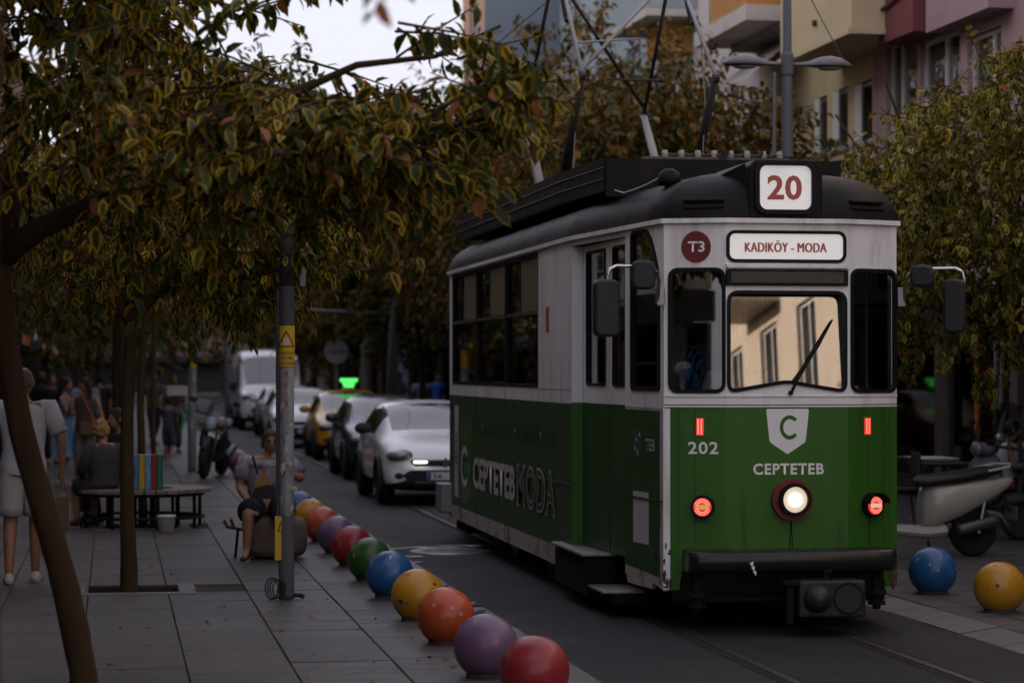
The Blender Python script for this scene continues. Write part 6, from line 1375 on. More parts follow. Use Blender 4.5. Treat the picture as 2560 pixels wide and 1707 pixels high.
def scooter(label, loc, rz, paint, topcase=None, screen=True, lean=R(6), group=None):
    # local: travels along -Y, rear at +Y; total length ~1.85
    e = empty('scooter', loc, rz, label, 'scooter', group); e.rotation_euler = (0, lean, rz)
    wheel(e, (0, -0.62, .24), .24, .055); wheel(e, (0, .68, .25), .25, .065)
    loft([((0, -.34, .30), .16, .05), ((0, .10, .26), .19, .06), ((0, .30, .28), .18, .07)]).build('footboard', paint, e, auto=True)
    bd = loft([((0, .10, .50), .10, .20), ((0, .22, .52), .17, .22), ((0, .50, .58), .18, .19), ((0, .80, .66), .15, .12), ((0, 1.02, .72), .08, .06), ((0, 1.10, .74), .03, .03)], 16).build('rear_body', paint, e, smooth=True)
    st_ = loft([((0, .02, .74), .10, .03), ((0, .10, .76), .15, .055), ((0, .45, .79), .16, .06), ((0, .80, .84), .13, .055), ((0, .95, .85), .06, .03)], 14).build('seat', M['seat_vinyl'], e, smooth=True)
    loft([((0, -.62, .50), .05, .14), ((0, -.56, .62), .20, .26), ((0, -.44, .66), .22, .30), ((0, -.36, .64), .17, .28), ((0, -.33, .62), .1, .2)], 14).build('front_shield', paint, e, smooth=True)
    loft([((0, -.90, .36), .03, .03), ((0, -.78, .44), .10, .07), ((0, -.55, .46), .11, .07), ((0, -.42, .38), .06, .05)], 12).build('front_mudguard', paint, e, smooth=True)
    loft([((0, .80, .44), .07, .03), ((0, .96, .40), .08, .04), ((0, 1.06, .28), .06, .04)], 10).build('rear_mudguard', M['grey_plastic'], e, smooth=True)
    MB().tube([(0, -.62, .24), (0, -.52, .7), (0, -.46, .98)], .028, 8).build('steering_column', M['plastic'], e)
    hb = MB().tube([(-.34, -.32, 1.02), (-.18, -.44, 1.03), (0, -.48, 1.0), (.18, -.44, 1.03), (.34, -.32, 1.02)], .018, 8).build('handlebar', M['plastic'], e, smooth=True)
    loft([((0, -.60, 1.0), .06, .05), ((0, -.52, 1.0), .15, .09), ((0, -.40, 1.02), .14, .08), ((0, -.34, 1.02), .06, .04)], 14).build('handlebar_cowl', paint, hb, smooth=True)
    MB().lathe([(0, .0), (.075, .01), (.085, .04)], 16, (0, -.635, .99), (0, 1, 0)).build('headlight', M['lamp_off'], hb, smooth=True)
    for s in (-1, 1):
        MB().tube([(s*.26, -.38, 1.03), (s*.30, -.42, 1.20)], .008, 6).build('mirror_stalk', M['plastic'], hb); MB().sphere((s*.31, -.42, 1.25), (.065, .02, .045), 12, 8).build('mirror', M['plastic'], hb, smooth=True)
        MB().tube([(s*.30, -.34, 1.02), (s*.44, -.27, 1.02)], .02, 8).build('grip', M['rubber'], hb)
        MB().tube([(s*.12, .74, .62), (s*.11, .68, .25)], .022, 8).build('shock_absorber', M['chrome'], e)
    MB().lathe([(.045, 0), (.06, .05), (.06, .40), (.04, .46)], 12, (.15, .42, .28), (0, .96, .2)).build('exhaust', M['iron'], e, smooth=True)
    loft([((-.08, .30, .30), .08, .09), ((-.09, .55, .28), .09, .10), ((-.08, .78, .26), .06, .07)], 10).build('engine', M['iron'], e, smooth=True)
    MB().box(-.06, .06, 1.06, 1.10, .68, .74).build('tail_light', K('tail_red', (.2, .01, .01), .3), e, bevel=.01)
    pl = MB().box(-.10, .10, 1.10, 1.115, .36, .50).build('number_plate', M['grey_plastic'], e); MB().tube([(0, 1.0, .62), (0, 1.10, .44)], .02, 6).build('plate_bracket', M['plastic'], pl)
    MB().tube([(-.12, .25, .16), (-.20, .32, .0)], .012, 6).build('side_stand', M['iron'], e)
    MB().tube([(-.14, .75, .86), (-.15, .98, .90), (0, 1.08, .91), (.15, .98, .90), (.14, .75, .86)], .014, 6).build('grab_rail', paint, e)
    if screen: MB().add([(-.20, -.52, 1.04), (.20, -.52, 1.04), (.17, -.40, 1.42), (-.17, -.40, 1.42), (0, -.58, 1.04), (0, -.46, 1.45)], [(0, 4, 5, 3), (4, 1, 2, 5)]).build('windshield', M['shop_glass'], e)
    if topcase: loft([((0, .86, 1.08), .14, .12), ((0, .92, 1.08), .21, .17), ((0, 1.12, 1.09), .22, .18), ((0, 1.30, 1.07), .20, .15), ((0, 1.34, 1.06), .13, .10)], 16).build('top_case', topcase, e, smooth=True)
    return e
sw = at(2235, 1280, z=RZ)
scooter('cream scooter with black seat parked across the road beside the tram', (sw.x-0.62, sw.y+0.05, RZ), R(-80), M['cream_paint'], None, True, R(4))
scooter('dark grey scooter with a tall cowl behind the cream scooter', (at(2150, 1200, z=RZ).x, 25.4, RZ), R(-70), M['grey_plastic'], None, True, R(5))
scooter('dark scooter with a large black top case near the pink house', (at(2330, 1200, z=RZ).x-0.4, 24.9, RZ), R(-95), M['plastic'], M['seat_vinyl'], False, R(4))
scooter('grey scooter standing past the parked scooters by the shop', (at(2110, 1150, z=RZ).x, 28.6, RZ), R(-60), M['grey_plastic'], None, True, R(5))
# motorcycle on the near pavement, nose to the camera
mw = at(468, 1101, z=0.0); e = empty('motorcycle', (mw.x, mw.y+0.3, 0), R(-12), 'black motorcycle with pale blue tank parked on the pavement', 'motorcycle'); e.rotation_euler = (0, R(7), R(-14))
wheel(e, (0, 0, .32), .32, .06, spokes=6); wheel(e, (0, 1.40, .32), .32, .075, spokes=6)
for s in (-1, 1):
    MB().tube([(s*.10, -.02, .32), (s*.10, .28, .95)], [.028, .022], 8).build('fork_leg', M['iron'], e, smooth=True)
    MB().sphere((s*.16, .10, .88), (.05, .06, .04), 10, 6).build('indicator', M['turn'], e, smooth=True)
    MB().tube([(s*.28, .30, 1.08), (s*.34, .22, 1.22)], .008, 6).build('mirror_stalk', M['plastic'], e); MB().sphere((s*.36, .20, 1.26), (.07, .025, .045), 12, 8).build('mirror', M['plastic'], e, smooth=True)
MB().add([(-.10, .10, 1.02), (.10, .10, 1.02), (.08, .24, 1.24), (-.08, .24, 1.24), (0, .06, 1.03), (0, .21, 1.27)], [(0, 4, 5, 3), (4, 1, 2, 5)]).build('windshield', M['shop_glass'], e)
for s in (-1, 1): loft([((s*.16, .20, .62), .02, .12), ((s*.19, .45, .66), .03, .20), ((s*.17, .75, .62), .02, .12)], 10).build('side_fairing', M['plastic'], e, smooth=True)
MB().tube([(-.36, .42, 1.06), (-.15, .30, 1.05), (.15, .30, 1.05), (.36, .42, 1.06)], .016, 8).build('handlebar', M['plastic'], e, smooth=True)
loft([((0, -.02, .82), .03, .05), ((0, .06, .88), .10, .12), ((0, .20, .97), .13, .13), ((0, .30, 1.0), .09, .07)], 14, 1.1).build('headlight_cowl', K('moto_blue', (0.20, 0.26, 0.33), 0.3, coat=.5), e, smooth=True)
loft([((0, .36, .88), .10, .08), ((0, .50, .92), .17, .15), ((0, .80, .88), .15, .13), ((0, .95, .82), .08, .06)], 14).build('fuel_tank', M['moto_blue'], e, smooth=True)
loft([((0, .90, .80), .10, .05), ((0, 1.15, .83), .14, .05), ((0, 1.50, .90), .10, .05), ((0, 1.62, .93), .04, .03)], 12).build('seat', M['seat_vinyl'], e, smooth=True)
loft([((0, .40, .45), .10, .14), ((0, .60, .45), .17, .20), ((0, .95, .45), .15, .17), ((0, 1.05, .45), .08, .1)], 12).build('engine', M['iron'], e, smooth=True)
loft([((0, -.30, .50), .04, .02), ((0, -.12, .64), .07, .03), ((0, .12, .67), .07, .03), ((0, .26, .58), .05, .02)], 10).build('front_mudguard', M['plastic'], e, smooth=True)
MB().lathe([(.05, 0), (.065, .05), (.065, .55), (.03, .62)], 12, (.17, .85, .36), (0, .97, .22)).build('exhaust', M['iron'], e, smooth=True)
MB().box(-.02, .03, -.05, .02, .27, .36).build('disc_lock', K('lock_yellow', (0.6, 0.38, 0.01), 0.5), e, bevel=.01)
MB().tube([(-.12, .75, .25), (-.30, .82, .0)], .014, 6).build('side_stand', M['iron'], e)
# ------------------------------------------------------------------ people
SKIN = {k: K('skin_'+k, c, 0.5, var=0.12, vscale=10, spec=0.4) for k, c in dict(tan=(0.30, 0.155, 0.095), light=(0.40, 0.23, 0.16), brown=(0.20, 0.10, 0.06)).items()}
def cloth(n, c, **k):
    kk = dict(var=0.18, vscale=7, bump=0.35, bscale=16); kk.update(k); return K('cloth_'+n, c, 0.85, **kk)
HAIR = {k: K('hair_'+k, c, 0.6, var=0.4, vscale=30, bump=0.8, bscale=60) for k, c in dict(black=(0.010, 0.008, 0.007), brown=(0.035, 0.018, 0.010), grey=(0.12, 0.10, 0.09), blond=(0.30, 0.175, 0.075)).items()}
K('eye_dark', (0.01, 0.008, 0.006), 0.2); K('lip', (0.22, 0.07, 0.055), 0.5); K('sole', (0.45, 0.44, 0.42), 0.7)
def head_mesh(c, s, yaw, pitch=0.0):
    """sculpted head (face towards -Y before yaw), height ~0.23*s"""
    vs = []; nu, nv = 24, 18
    for i in range(nv+1):
        ph = math.pi*i/nv
        for j in range(nu):
            t = 2*math.pi*j/nu; x, y, z = math.sin(ph)*math.cos(t), math.sin(ph)*math.sin(t), -math.cos(ph)
            px, py, pz = x*.077, y*.098, z*.118
            f = max(0.0, -y)                                    # front
            if z < -0.1: px *= 1-0.28*(-z-0.1); py *= 1-0.12*(-z-0.1)+0.10*f*(-z)   # jaw and chin
            if z > 0.2: py += 0.012*(z-0.2)
            g = math.exp(-((x/.16)**2))*f
            py -= 0.026*g*math.exp(-(((z+0.10)/.16)**2))          # nose
            py -= 0.007*g*math.exp(-(((z+0.45)/.10)**2))*1.2      # lips
            py -= 0.010*f*math.exp(-((x/.3)**2))*math.exp(-(((z+0.85)/.2)**2))
            for sx in (-1, 1): py += 0.013*f*math.exp(-(((x-sx*.40)/.20)**2))*math.exp(-(((z-0.10)/.12)**2))  # eye sockets
            vs.append(Vector((px, py, pz)))
    rot = Matrix.Rotation(yaw, 3, 'Z')@Matrix.Rotation(pitch, 3, 'X')
    fs = [(i*nu+j, i*nu+(j+1)%nu, (i+1)*nu+(j+1)%nu, (i+1)*nu+j) for i in range(nv) for j in range(nu)]
    m = MB().add([rot@(v*s)+Vector(c) for v in vs], fs)
    for sx in (-1, 1):
        e = MB().sphere((0, 0, 0), (.012, .022, .034), 8, 6); m.add([rot@((Vector(v)+Vector((sx*.078, .012, -.005)))*s)+Vector(c) for v in e.v], e.f)
    return m, rot
def hand_chain(V, E, Rr, i_w, wrist, dirv, side, s, curl=0.35):
    """palm + five fingers from wrist vertex i_w"""
    d = Vector(dirv).normalized(); sd = Vector(side).normalized(); nrm = d.cross(sd).normalized()
    palm = Vector(wrist)+d*.055*s; ip = len(V); V.append(palm); E.append((i_w, ip)); Rr.append((.030*s, .016*s))
    for k, (o, L) in enumerate(((-.026, .062), (-.009, .074), (.009, .070), (.025, .055))):
        a = Vector(palm)+d*.035*s+sd*o*s; b = a+(d*(1-curl*.4)+nrm*curl*.5)*L*.5*s; c = b+(d*(1-curl)+nrm*curl)*L*.5*s
        i0 = len(V); V.extend([a, b, c]); E.extend([(ip, i0), (i0, i0+1), (i0+1, i0+2)]); Rr.extend([.0105*s, .0088*s, .0075*s])
    a = Vector(wrist)+d*.025*s-sd*.035*s; b = a+d*.035*s-sd*.012*s+nrm*.01*s; i0 = len(V); V.extend([a, b]); E.extend([(ip, i0), (i0, i0+1)]); Rr.extend([.011*s, .0085*s])
STAND = dict(pel=(0, 0, .94), wai=(0, .01, 1.07), che=(0, .01, 1.27), nec=(0, .02, 1.44), hea=(0, -.005, 1.595),
    shL=(-.165, .02, 1.40), elL=(-.225, .05, 1.12), wrL=(-.235, -.02, .87), shR=(.165, .02, 1.40), elR=(.225, .05, 1.12), wrR=(.235, -.02, .87),
    hiL=(-.09, 0, .90), knL=(-.10, -.02, .49), anL=(-.10, .03, .085), toL=(-.115, -.12, .035), hiR=(.09, 0, .90), knR=(.10, -.02, .49), anR=(.10, .03, .085), toR=(.115, -.12, .035))
def person(label, loc, rz, pose=None, H=1.75, skin='tan', hair='black', hairlen=0, top=None, sleeve=0.5, bottom=None, legcover=0.5, dress=None, shoes=None, face=(0, 0), fat=1.0, group=None, bald=False, curly=False, low=False, glasses=False, collar=False):
    s = H/1.72; J = {k: Vector(v)*s for k, v in STAND.items()}
    if pose: J.update({k: Vector(v)*s for k, v in pose.items()})
    J['uch'] = J['che'].lerp(J['nec'], .62)
    e = empty('person', loc, rz, label, 'person', group)
    V, E, Rr, idx = [], [], [], {}
    def add(k, r, par=None, p=None):
        idx[k] = len(V); V.append(J[k] if p is None else p); Rr.append(r)
        if par is not None: E.append((idx[par], idx[k]))
    f = fat
    add('pel', (.135*s*f, .105*s*f)); add('wai', (.125*s*f, .095*s*f), 'pel'); add('che', (.145*s*f, .105*s*f), 'wai'); add('uch', (.105*s*f, .085*s*f), 'che'); add('nec', .052*s, 'uch'); add('neh', .047*s, 'nec', J['nec'].lerp(J['hea'], .55))
    for q in 'LR':
        add('sh'+q, .046*s*f, 'uch'); add('el'+q, .042*s*f, 'sh'+q); add('fa'+q, .038*s*f, 'el'+q, J['el'+q].lerp(J['wr'+q], .35)); add('wr'+q, .026*s, 'fa'+q)
        add('hi'+q, .082*s*f, 'pel', J['hi'+q].lerp(J['kn'+q], .22)); add('kn'+q, .056*s*f, 'hi'+q); add('ca'+q, .053*s*f, 'kn'+q, J['kn'+q].lerp(J['an'+q], .35)+Vector((0, .012*s, 0))); add('an'+q, .034*s, 'ca'+q); add('to'+q, (.036*s, .026*s), 'an'+q)
        d = J['wr'+q]-J['el'+q]; sd = Vector((0, -1, 0)) if abs(d.normalized().y) < .8 else Vector((1 if q == 'L' else -1, 0, 0))
        sd = (sd-d.normalized()*sd.dot(d.normalized()))
        if not low: hand_chain(V, E, Rr, idx['wr'+q], J['wr'+q], d, -sd if q == 'L' else -sd, s)
        else: add('ha'+q, (.034*s, .02*s), 'wr'+q, J['wr'+q]+d.normalized()*.09*s)
    bm_ = subsurf_mesh(V, E, [], Rr, 1, name='body')
    hm, rot = head_mesh(J['hea'], s, face[0], face[1])
    m = MB(); m.v = [tuple(v.co) for v in bm_.vertices]; m.f = [tuple(p.vertices) for p in bm_.polygons]; bpy.data.meshes.remove(bm_); m.add(hm.v, hm.f)
    body = m.build('body', SKIN[skin], e, smooth=True, fix=False)
    hc = J['hea']
    def hp(x, y, z): return rot@(Vector((x, y, z))*s)+hc
    if not low:
        for sx in (-1, 1): MB().sphere(hp(sx*.031, -.081, .012), .0105*s, 8, 6).build('eye', M['eye_dark'], body, smooth=True); MB().tube([hp(sx*.015, -.090, .030), hp(sx*.033, -.090, .035), hp(sx*.05, -.078, .030)], .0035*s, 5).build('eyebrow', HAIR[hair], body)
        MB().sphere(hp(0, -.091, -.052), (.024*s, .008*s, .008*s), 10, 6).build('mouth', M['lip'], body, smooth=True)
        if glasses:
            for sx in (-1, 1): MB().tube([hp(sx*.034+.024*math.cos(a*math.pi/8), -.098, .010+.019*math.sin(a*math.pi/8)) for a in range(17)], .0025*s, 5, False).build('glasses_rim', M['black'], body)
    # hair: shell over skull
    hv = []; nu, nv = 24, 12; rg = random.Random(hash(label) % 999)
    for i in range(nv+1):
        for j in range(nu):
            t = 2*math.pi*j/nu; y = math.sin(t); front = max(0, -y)
            phmax = math.pi*(0.66-0.36*front**1.2) if not bald else math.pi*0.60-0.4*front
            ph = phmax*i/nv if not bald else 0.62+(phmax-0.62)*i/nv
            r = 1.10+(0.10 if curly else 0)+(0.05*noise.noise(Vector((t*2, ph*4, 1)))+ (0.10*noise.noise(Vector((math.cos(t)*4, math.sin(t)*4, ph*5))) if curly else 0))
            if bald: r = 1.03
            hv.append(hp(.077*r*math.sin(ph)*math.cos(t), .101*r*math.sin(ph)*math.sin(t)+.006, .121*r*math.cos(ph)))
    hf = [(i*nu+j, (i+1)*nu+j, (i+1)*nu+(j+1)%nu, i*nu+(j+1)%nu) for i in range(nv) for j in range(nu)]
    hr = MB().add(hv, hf).build('hair', HAIR[hair], body, smooth=True)
    if curly:
        m = MB()
        for k in range(95):
            t, ph = rg.uniform(0, 6.28), rg.uniform(0.0, 2.0); y = math.sin(t)
            if y < -.35 and ph > 1.0: continue
            p = hp(.092*math.sin(ph)*math.cos(t), .112*math.sin(ph)*math.sin(t)+.012, .128*math.cos(ph)); m.sphere(p, (rg.uniform(.014, .028)*s, rg.uniform(.014, .028)*s, rg.uniform(.014, .026)*s), 7, 5)
        m.build('curls', HAIR[hair], hr, smooth=True)['kind'] = 'stuff'
    if hairlen:
        nn = 13; m = MB(); vs = []
        for i in range(9):
            t = i/8
            for j in range(nn):
                a = math.pi*(-0.08+1.16*j/(nn-1)); rr_ = .088+.02*math.sin(t*3)+.012*noise.noise(Vector((j*.9, t*3, 2)))
                vs.append(hp(rr_*math.cos(a)*(1+.25*t), .098*math.sin(a)*(1-.1*t)+.012+.02*t, .03-hairlen*t))
        m.add(vs, [(i*nn+j, i*nn+j+1, (i+1)*nn+j+1, (i+1)*nn+j) for i in range(8) for j in range(nn-1)])
        o = m.build('hair_length', HAIR[hair], hr, smooth=True); sm = o.modifiers.new('thick', 'SOLIDIFY'); sm.thickness = .02
    def rings(pts, rad, n=18, wr=0.0, sub=3):
        """loft of elliptical rings along a path; rad = (side, depth) per point; side axis follows the shoulders"""
        pts = [Vector(p) for p in pts]; m = MB(); vs = []; k = len(pts); P2, R2 = [], []
        for i in range(k-1):
            p0, p1, p2, p3 = pts[max(0, i-1)], pts[i], pts[i+1], pts[min(k-1, i+2)]
            for j in range(sub):
                t = j/sub; P2.append(0.5*((2*p1)+(p2-p0)*t+(2*p0-5*p1+4*p2-p3)*t*t+(3*p1-p0-3*p2+p3)*t**3)); R2.append((rad[i][0]*(1-t)+rad[i+1][0]*t, rad[i][1]*(1-t)+rad[i+1][1]*t))
        P2.append(pts[-1]); R2.append(rad[-1]); N = len(P2)
        sx = (J['shR']-J['shL']); sx.z = 0; sx.normalize()
        for i, p in enumerate(P2):
            t = (P2[min(N-1, i+1)]-P2[max(0, i-1)]).normalized(); u = (sx-t*sx.dot(t)); u = u.normalized() if u.length > .25 else frame_of(t)[0]; v = t.cross(u)
            for j in range(n):
                a_ = 2*math.pi*j/n; w_ = 1+wr*noise.noise(Vector((p.x*9+math.cos(a_)*1.6, p.y*9+math.sin(a_)*1.6, p.z*11)))
                vs.append(p+(u*math.cos(a_)*R2[i][0]+v*math.sin(a_)*R2[i][1])*w_)
        return m.add(vs, [(i*n+j, i*n+(j+1)%n, (i+1)*n+(j+1)%n, (i+1)*n+j) for i in range(N-1) for j in range(n)]+[tuple(range(n))[::-1], tuple((N-1)*n+j for j in range(n))])
    if top:
        lowp = J['pel']+(J['pel']-J['wai'])*(0.55 if J['pel'].z > .7*s else 0.05)
        m = rings([lowp, J['pel'], J['wai'], J['che'], J['uch'], J['uch'].lerp(J['nec'], .62), J['nec']-Vector((0, 0, .008*s))], [(.172*s*f, .128*s*f), (.170*s*f, .130*s*f), (.152*s*f, .118*s*f), (.178*s*f, .122*s*f), (.180*s*f, .106*s*f), (.128*s*f, .086*s), (.064*s, .060*s)], 22, .05)
        for q in 'LR':
            if sleeve > 0.02:
                S_, E_, W_ = J['sh'+q], J['el'+q], J['wr'+q]; inn = S_.lerp(J['uch'], .55)+Vector((0, 0, .004*s)); up_ = Vector((0, 0, -.006*s))
                corner = S_+(S_-J['uch']).normalized()*.012*s+(E_-S_).normalized()*.02*s
                if sleeve <= 1.0: pp, r1 = [inn, S_.lerp(J['uch'], .2)+up_, corner, S_.lerp(E_, .35), S_.lerp(E_, sleeve+.12)], [.036, .052, .064, .070, .068]
                else: pp, r1 = [inn, S_.lerp(J['uch'], .2)+up_, corner, S_.lerp(E_, .5), E_, E_.lerp(W_, .4), E_.lerp(W_, min(.95, sleeve-1))], [.036, .052, .062, .060, .054, .048, .042]
                m.tube(pp, [r*s*(f if r > .045 else 1) for r in r1], 14)
        tp_ = m.build('shirt', top, body, smooth=True)
        if collar:
            MB().lathe([(.064*s, .0), (.066*s, .03*s), (.058*s, .034*s)], 18, tuple(J['nec']-Vector((0, -.004*s, .018*s)))).build('collar', K('collar_grey', (0.26, 0.27, 0.29), .8), tp_, smooth=True)
            for q in 'LR':
                a = J['sh'+q].lerp(J['el'+q], sleeve+.10); d = (J['el'+q]-J['sh'+q]).normalized(); MB().lathe([(.060*s*f, -.012*s), (.070*s*f, -.010*s), (.070*s*f, .014*s), (.060*s*f, .016*s)], 16, tuple(a), d).build('cuff', M['collar_grey'], tp_, smooth=True)
    if bottom:
        up = J['pel'].lerp(J['wai'], .5); m = rings([up, J['pel'], J['pel']+(J['pel']-J['wai'])*.45], [(.140*s*f, .110*s*f), (.162*s*f, .124*s*f), (.150*s*f, .110*s*f)], 20, .04)
        for q in 'LR':
            h0 = J['hi'+q].lerp(J['pel'], .25)
            if legcover <= 1.05: pp, rr2 = [h0, J['hi'+q].lerp(J['kn'+q], .3), J['hi'+q].lerp(J['kn'+q], legcover)], [(.098*s*f, .105*s*f), (.098*s*f, .104*s*f), (.092*s*f, .096*s*f)]
            else: pp, rr2 = [h0, J['hi'+q].lerp(J['kn'+q], .4), J['kn'+q], J['kn'+q].lerp(J['an'+q], min(.97, legcover-1))], [(.096*s*f, .102*s*f), (.090*s*f, .096*s*f), (.072*s*f, .076*s*f), (.060*s, .064*s)]
            r2 = rings(pp, rr2, 16, .07); m.add(r2.v, r2.f)
        m.build('trousers' if legcover > 1.05 else 'shorts', bottom, body, smooth=True)
    if dress:
        mt, hem = dress; vs = []; nu = 24; top_z = J['che'].z+.06*s; prof = [(1.0, .150, .112), (.82, .150, .115), (.62, .128, .100), (.50, .165, .135), (.25, .215, .19), (0.0, .26, .235)]
        for t, rx, ry in prof:
            z = hem*s+(top_z-hem*s)*t; c = J['pel'].lerp(J['che'], max(0, min(1, (z-J['pel'].z)/max(.01, J['che'].z-J['pel'].z))))
            for j in range(nu):
                a = 2*math.pi*j/nu; w_ = 1+.05*(1-t)*math.sin(a*6)
                vs.append((c.x+rx*s*w_*math.cos(a), c.y+ry*s*w_*math.sin(a), z))
        k = len(prof); dr = MB().add(vs, [(i*nu+j, i*nu+(j+1)%nu, (i+1)*nu+(j+1)%nu, (i+1)*nu+j) for i in range(k-1) for j in range(nu)]).build('dress', mt, body, smooth=True); ss_ = dr.modifiers.new('s', 'SUBSURF'); ss_.levels = 1; ss_.render_levels = 1
    if shoes:
        for q in 'LR':
            a, t = J['an'+q], J['to'+q]; d = (t-a); d.z = 0; d.normalize(); sd = Vector((-d.y, d.x, 0)); vs = []; base = min(a.z-.085*s, t.z-.035*s)
            for u, hw, h in ((-.075, .025, .06), (-.05, .036, .085), (.0, .038, .095), (.06, .042, .065), (.13, .046, .05), (.18, .038, .04), (.205, .015, .025)):
                for j in range(10):
                    an = 2*math.pi*j/10; p = Vector((a.x, a.y, base))+d*u*s+sd*hw*s*math.cos(an); p.z = base+max(0.0, h*s*(.5+.5*math.sin(an))); vs.append(p)
            sh_ = MB().add(vs, [(i*10+j, i*10+(j+1)%10, (i+1)*10+(j+1)%10, (i+1)*10+j) for i in range(6) for j in range(10)]+[tuple(range(10)), tuple(60+j for j in range(10))]).build('shoe', shoes, body, smooth=True)
            MB().add([Vector((v.x, v.y, base+(.022*s if v.z > base+.02*s else 0.001)))+sd*0 for v in vs], [(i*10+j, i*10+(j+1)%10, (i+1)*10+(j+1)%10, (i+1)*10+j) for i in range(6) for j in range(10)]).build('sole', M['sole'], sh_)
    e['_'] = 0; del e['_']
    return e, J, s
CW = cloth('white', (0.48, 0.50, 0.56)); CSH = cloth('offwhite', (0.42, 0.40, 0.40), bump=.8, bscale=9); CBL = cloth('blue_dress', (0.16, 0.36, 0.62)); CBR = cloth('brown_top', (0.115, 0.085, 0.08)); CTP = cloth('taupe', (0.20, 0.155, 0.15))
CBK = cloth('black', (0.014, 0.014, 0.016)); CNV = cloth('navy', (0.012, 0.014, 0.024)); CDG = cloth('dark_grey', (0.040, 0.037, 0.040)); CRD = cloth('red', (0.22, 0.03, 0.03)); CGN = cloth('olive', (0.06, 0.06, 0.03)); CSK = cloth('sky', (0.28, 0.38, 0.55)); CTK = cloth('tank_white', (0.55, 0.55, 0.62))
CPT = K('cloth_patterned', (0.25, 0.25, 0.28), 0.85, var=0.5, vscale=14, dirt=(0.10, 0.02, 0.025, 0.95), dscale=11, dthr=0.52, bump=.3, bscale=16)
SHW = cloth('shoe_white', (0.40, 0.39, 0.36)); SHB = cloth('shoe_black', (0.02, 0.018, 0.018))
# man in white polo walking away
mf = at(48, 1338, z=0.0)
man, J, s = person('man in white polo shirt and pale shorts walking away', (mf.x+0.02, mf.y-0.02, 0), R(180), dict(shL=(-.19, .02, 1.42), shR=(.19, .02, 1.42), elL=(-.30, .04, 1.14), wrL=(-.30, -.02, .90), elR=(.30, .04, 1.14), wrR=(.31, -.04, .90), knL=(-.10, -.05, .49), anL=(-.09, -.10, .085), toL=(-.10, -.25, .035), anR=(.11, .10, .09), toR=(.12, -.04, .035)), 1.80, 'tan', 'grey', 0, CW, .68, CSH, .88, None, SHW, (R(-14), 0), 1.08, bald=True, collar=True)
# gift bag in his hand
h = man.matrix_basis@J['wrL']; bg_ = empty('paper_bag', (h.x+0.01, h.y, h.z-0.52), 0, 'brown paper carrier bag held by the man in white', 'bag')
MB().box(-.05, .05, -.11, .11, 0, .30).build('bag_body', K('kraft', (0.13, 0.085, 0.06), .8, var=.2, vscale=8), bg_, bevel=.006)
for s_ in (-1, 1): MB().tube([(s_*.04, -.05, .30), (s_*.01, -.02, .42), (0, 0, .455), (s_*.01, .02, .42), (s_*.04, .05, .30)], .004, 5).build('bag_handle', K('cord_red', (.2, .04, .04), .7), bg_)
# two women talking
x = at(150, 1118, Y=37.5); person('woman in light blue dress with long dark hair', (x.x, 37.5, 0), R(75), dict(elR=(.22, -.10, 1.16), wrR=(.12, -.30, 1.22), elL=(-.22, -.10, 1.14), wrL=(-.08, -.30, 1.20), anR=(.12, .14, .10), toR=(.13, .0, .04)), 1.66, 'light', 'black', .34, None, 0, None, 0, (CBL, .46), SHW, (R(-10), R(6)))
x = at(195, 1110, Y=37.3); w2, J, s = person('woman in brown sleeveless top with a tan shoulder bag', (x.x, 37.3, 0), R(-20), dict(elR=(.26, .05, 1.10), wrR=(.33, -.02, .86), elL=(-.22, -.12, 1.14), wrL=(-.14, -.28, 1.26)), 1.66, 'light', 'brown', .30, CBR, 0.0, CTP, 1.85, None, SHB, (R(-45), 0))
b = empty('shoulder_bag', (x.x+.06, 37.12, .78), R(-15), 'tan leather bag with orange strap on the woman in brown', 'bag')
MB().box(-.13, .13, -.05, .04, 0, .19).build('bag_body', K('tan_leather', (.22, .13, .08), .6), b, bevel=.02); MB().tube([(.11, 0, .18), (.0, -.02, .40), (-.14, .02, .66)], .012, 6).build('bag_strap', K('strap_orange', (.45, .16, .02), .6), b); MB().tube([(-.06, -.01, .19), (-.05, -.01, .26), (.05, -.01, .26), (.06, -.01, .19)], .009, 6).build('bag_handle', M['strap_orange'], b)
# people on the round bench
SIT = dict(pel=(0, 0, .52), wai=(0, .0, .64), che=(0, -.02, .84), nec=(0, -.03, 1.01), hea=(0, -.07, 1.16), shL=(-.18, -.01, .97), elL=(-.26, -.06, .72), wrL=(-.14, -.26, .60), shR=(.18, -.01, .97), elR=(.26, -.06, .72), wrR=(.14, -.26, .60),
    hiL=(-.10, -.02, .50), knL=(-.13, -.40, .50), anL=(-.13, -.38, .09), toL=(-.14, -.52, .035), hiR=(.10, -.02, .50), knR=(.13, -.40, .50), anR=(.13, -.36, .09), toR=(.14, -.50, .035))
x = at(238, 1115, Y=27.45); person('woman with curly blond hair and dark cardigan sitting on the round bench', (x.x, 27.42, 0.0), R(215), SIT, 1.62, 'tan', 'blond', 0, CDG, 1.7, CDG, .8, None, SHB, (R(-20), R(5)), 1.22, curly=True)
x = at(283, 1000, Y=28.45); person('dark haired person in black facing the blond woman on the bench', (x.x, 28.45, 0.0), R(-70), SIT, 1.78, 'light', 'black', 0, CBK, 1.8, CBK, 1.9, None, SHB, (0, 0))
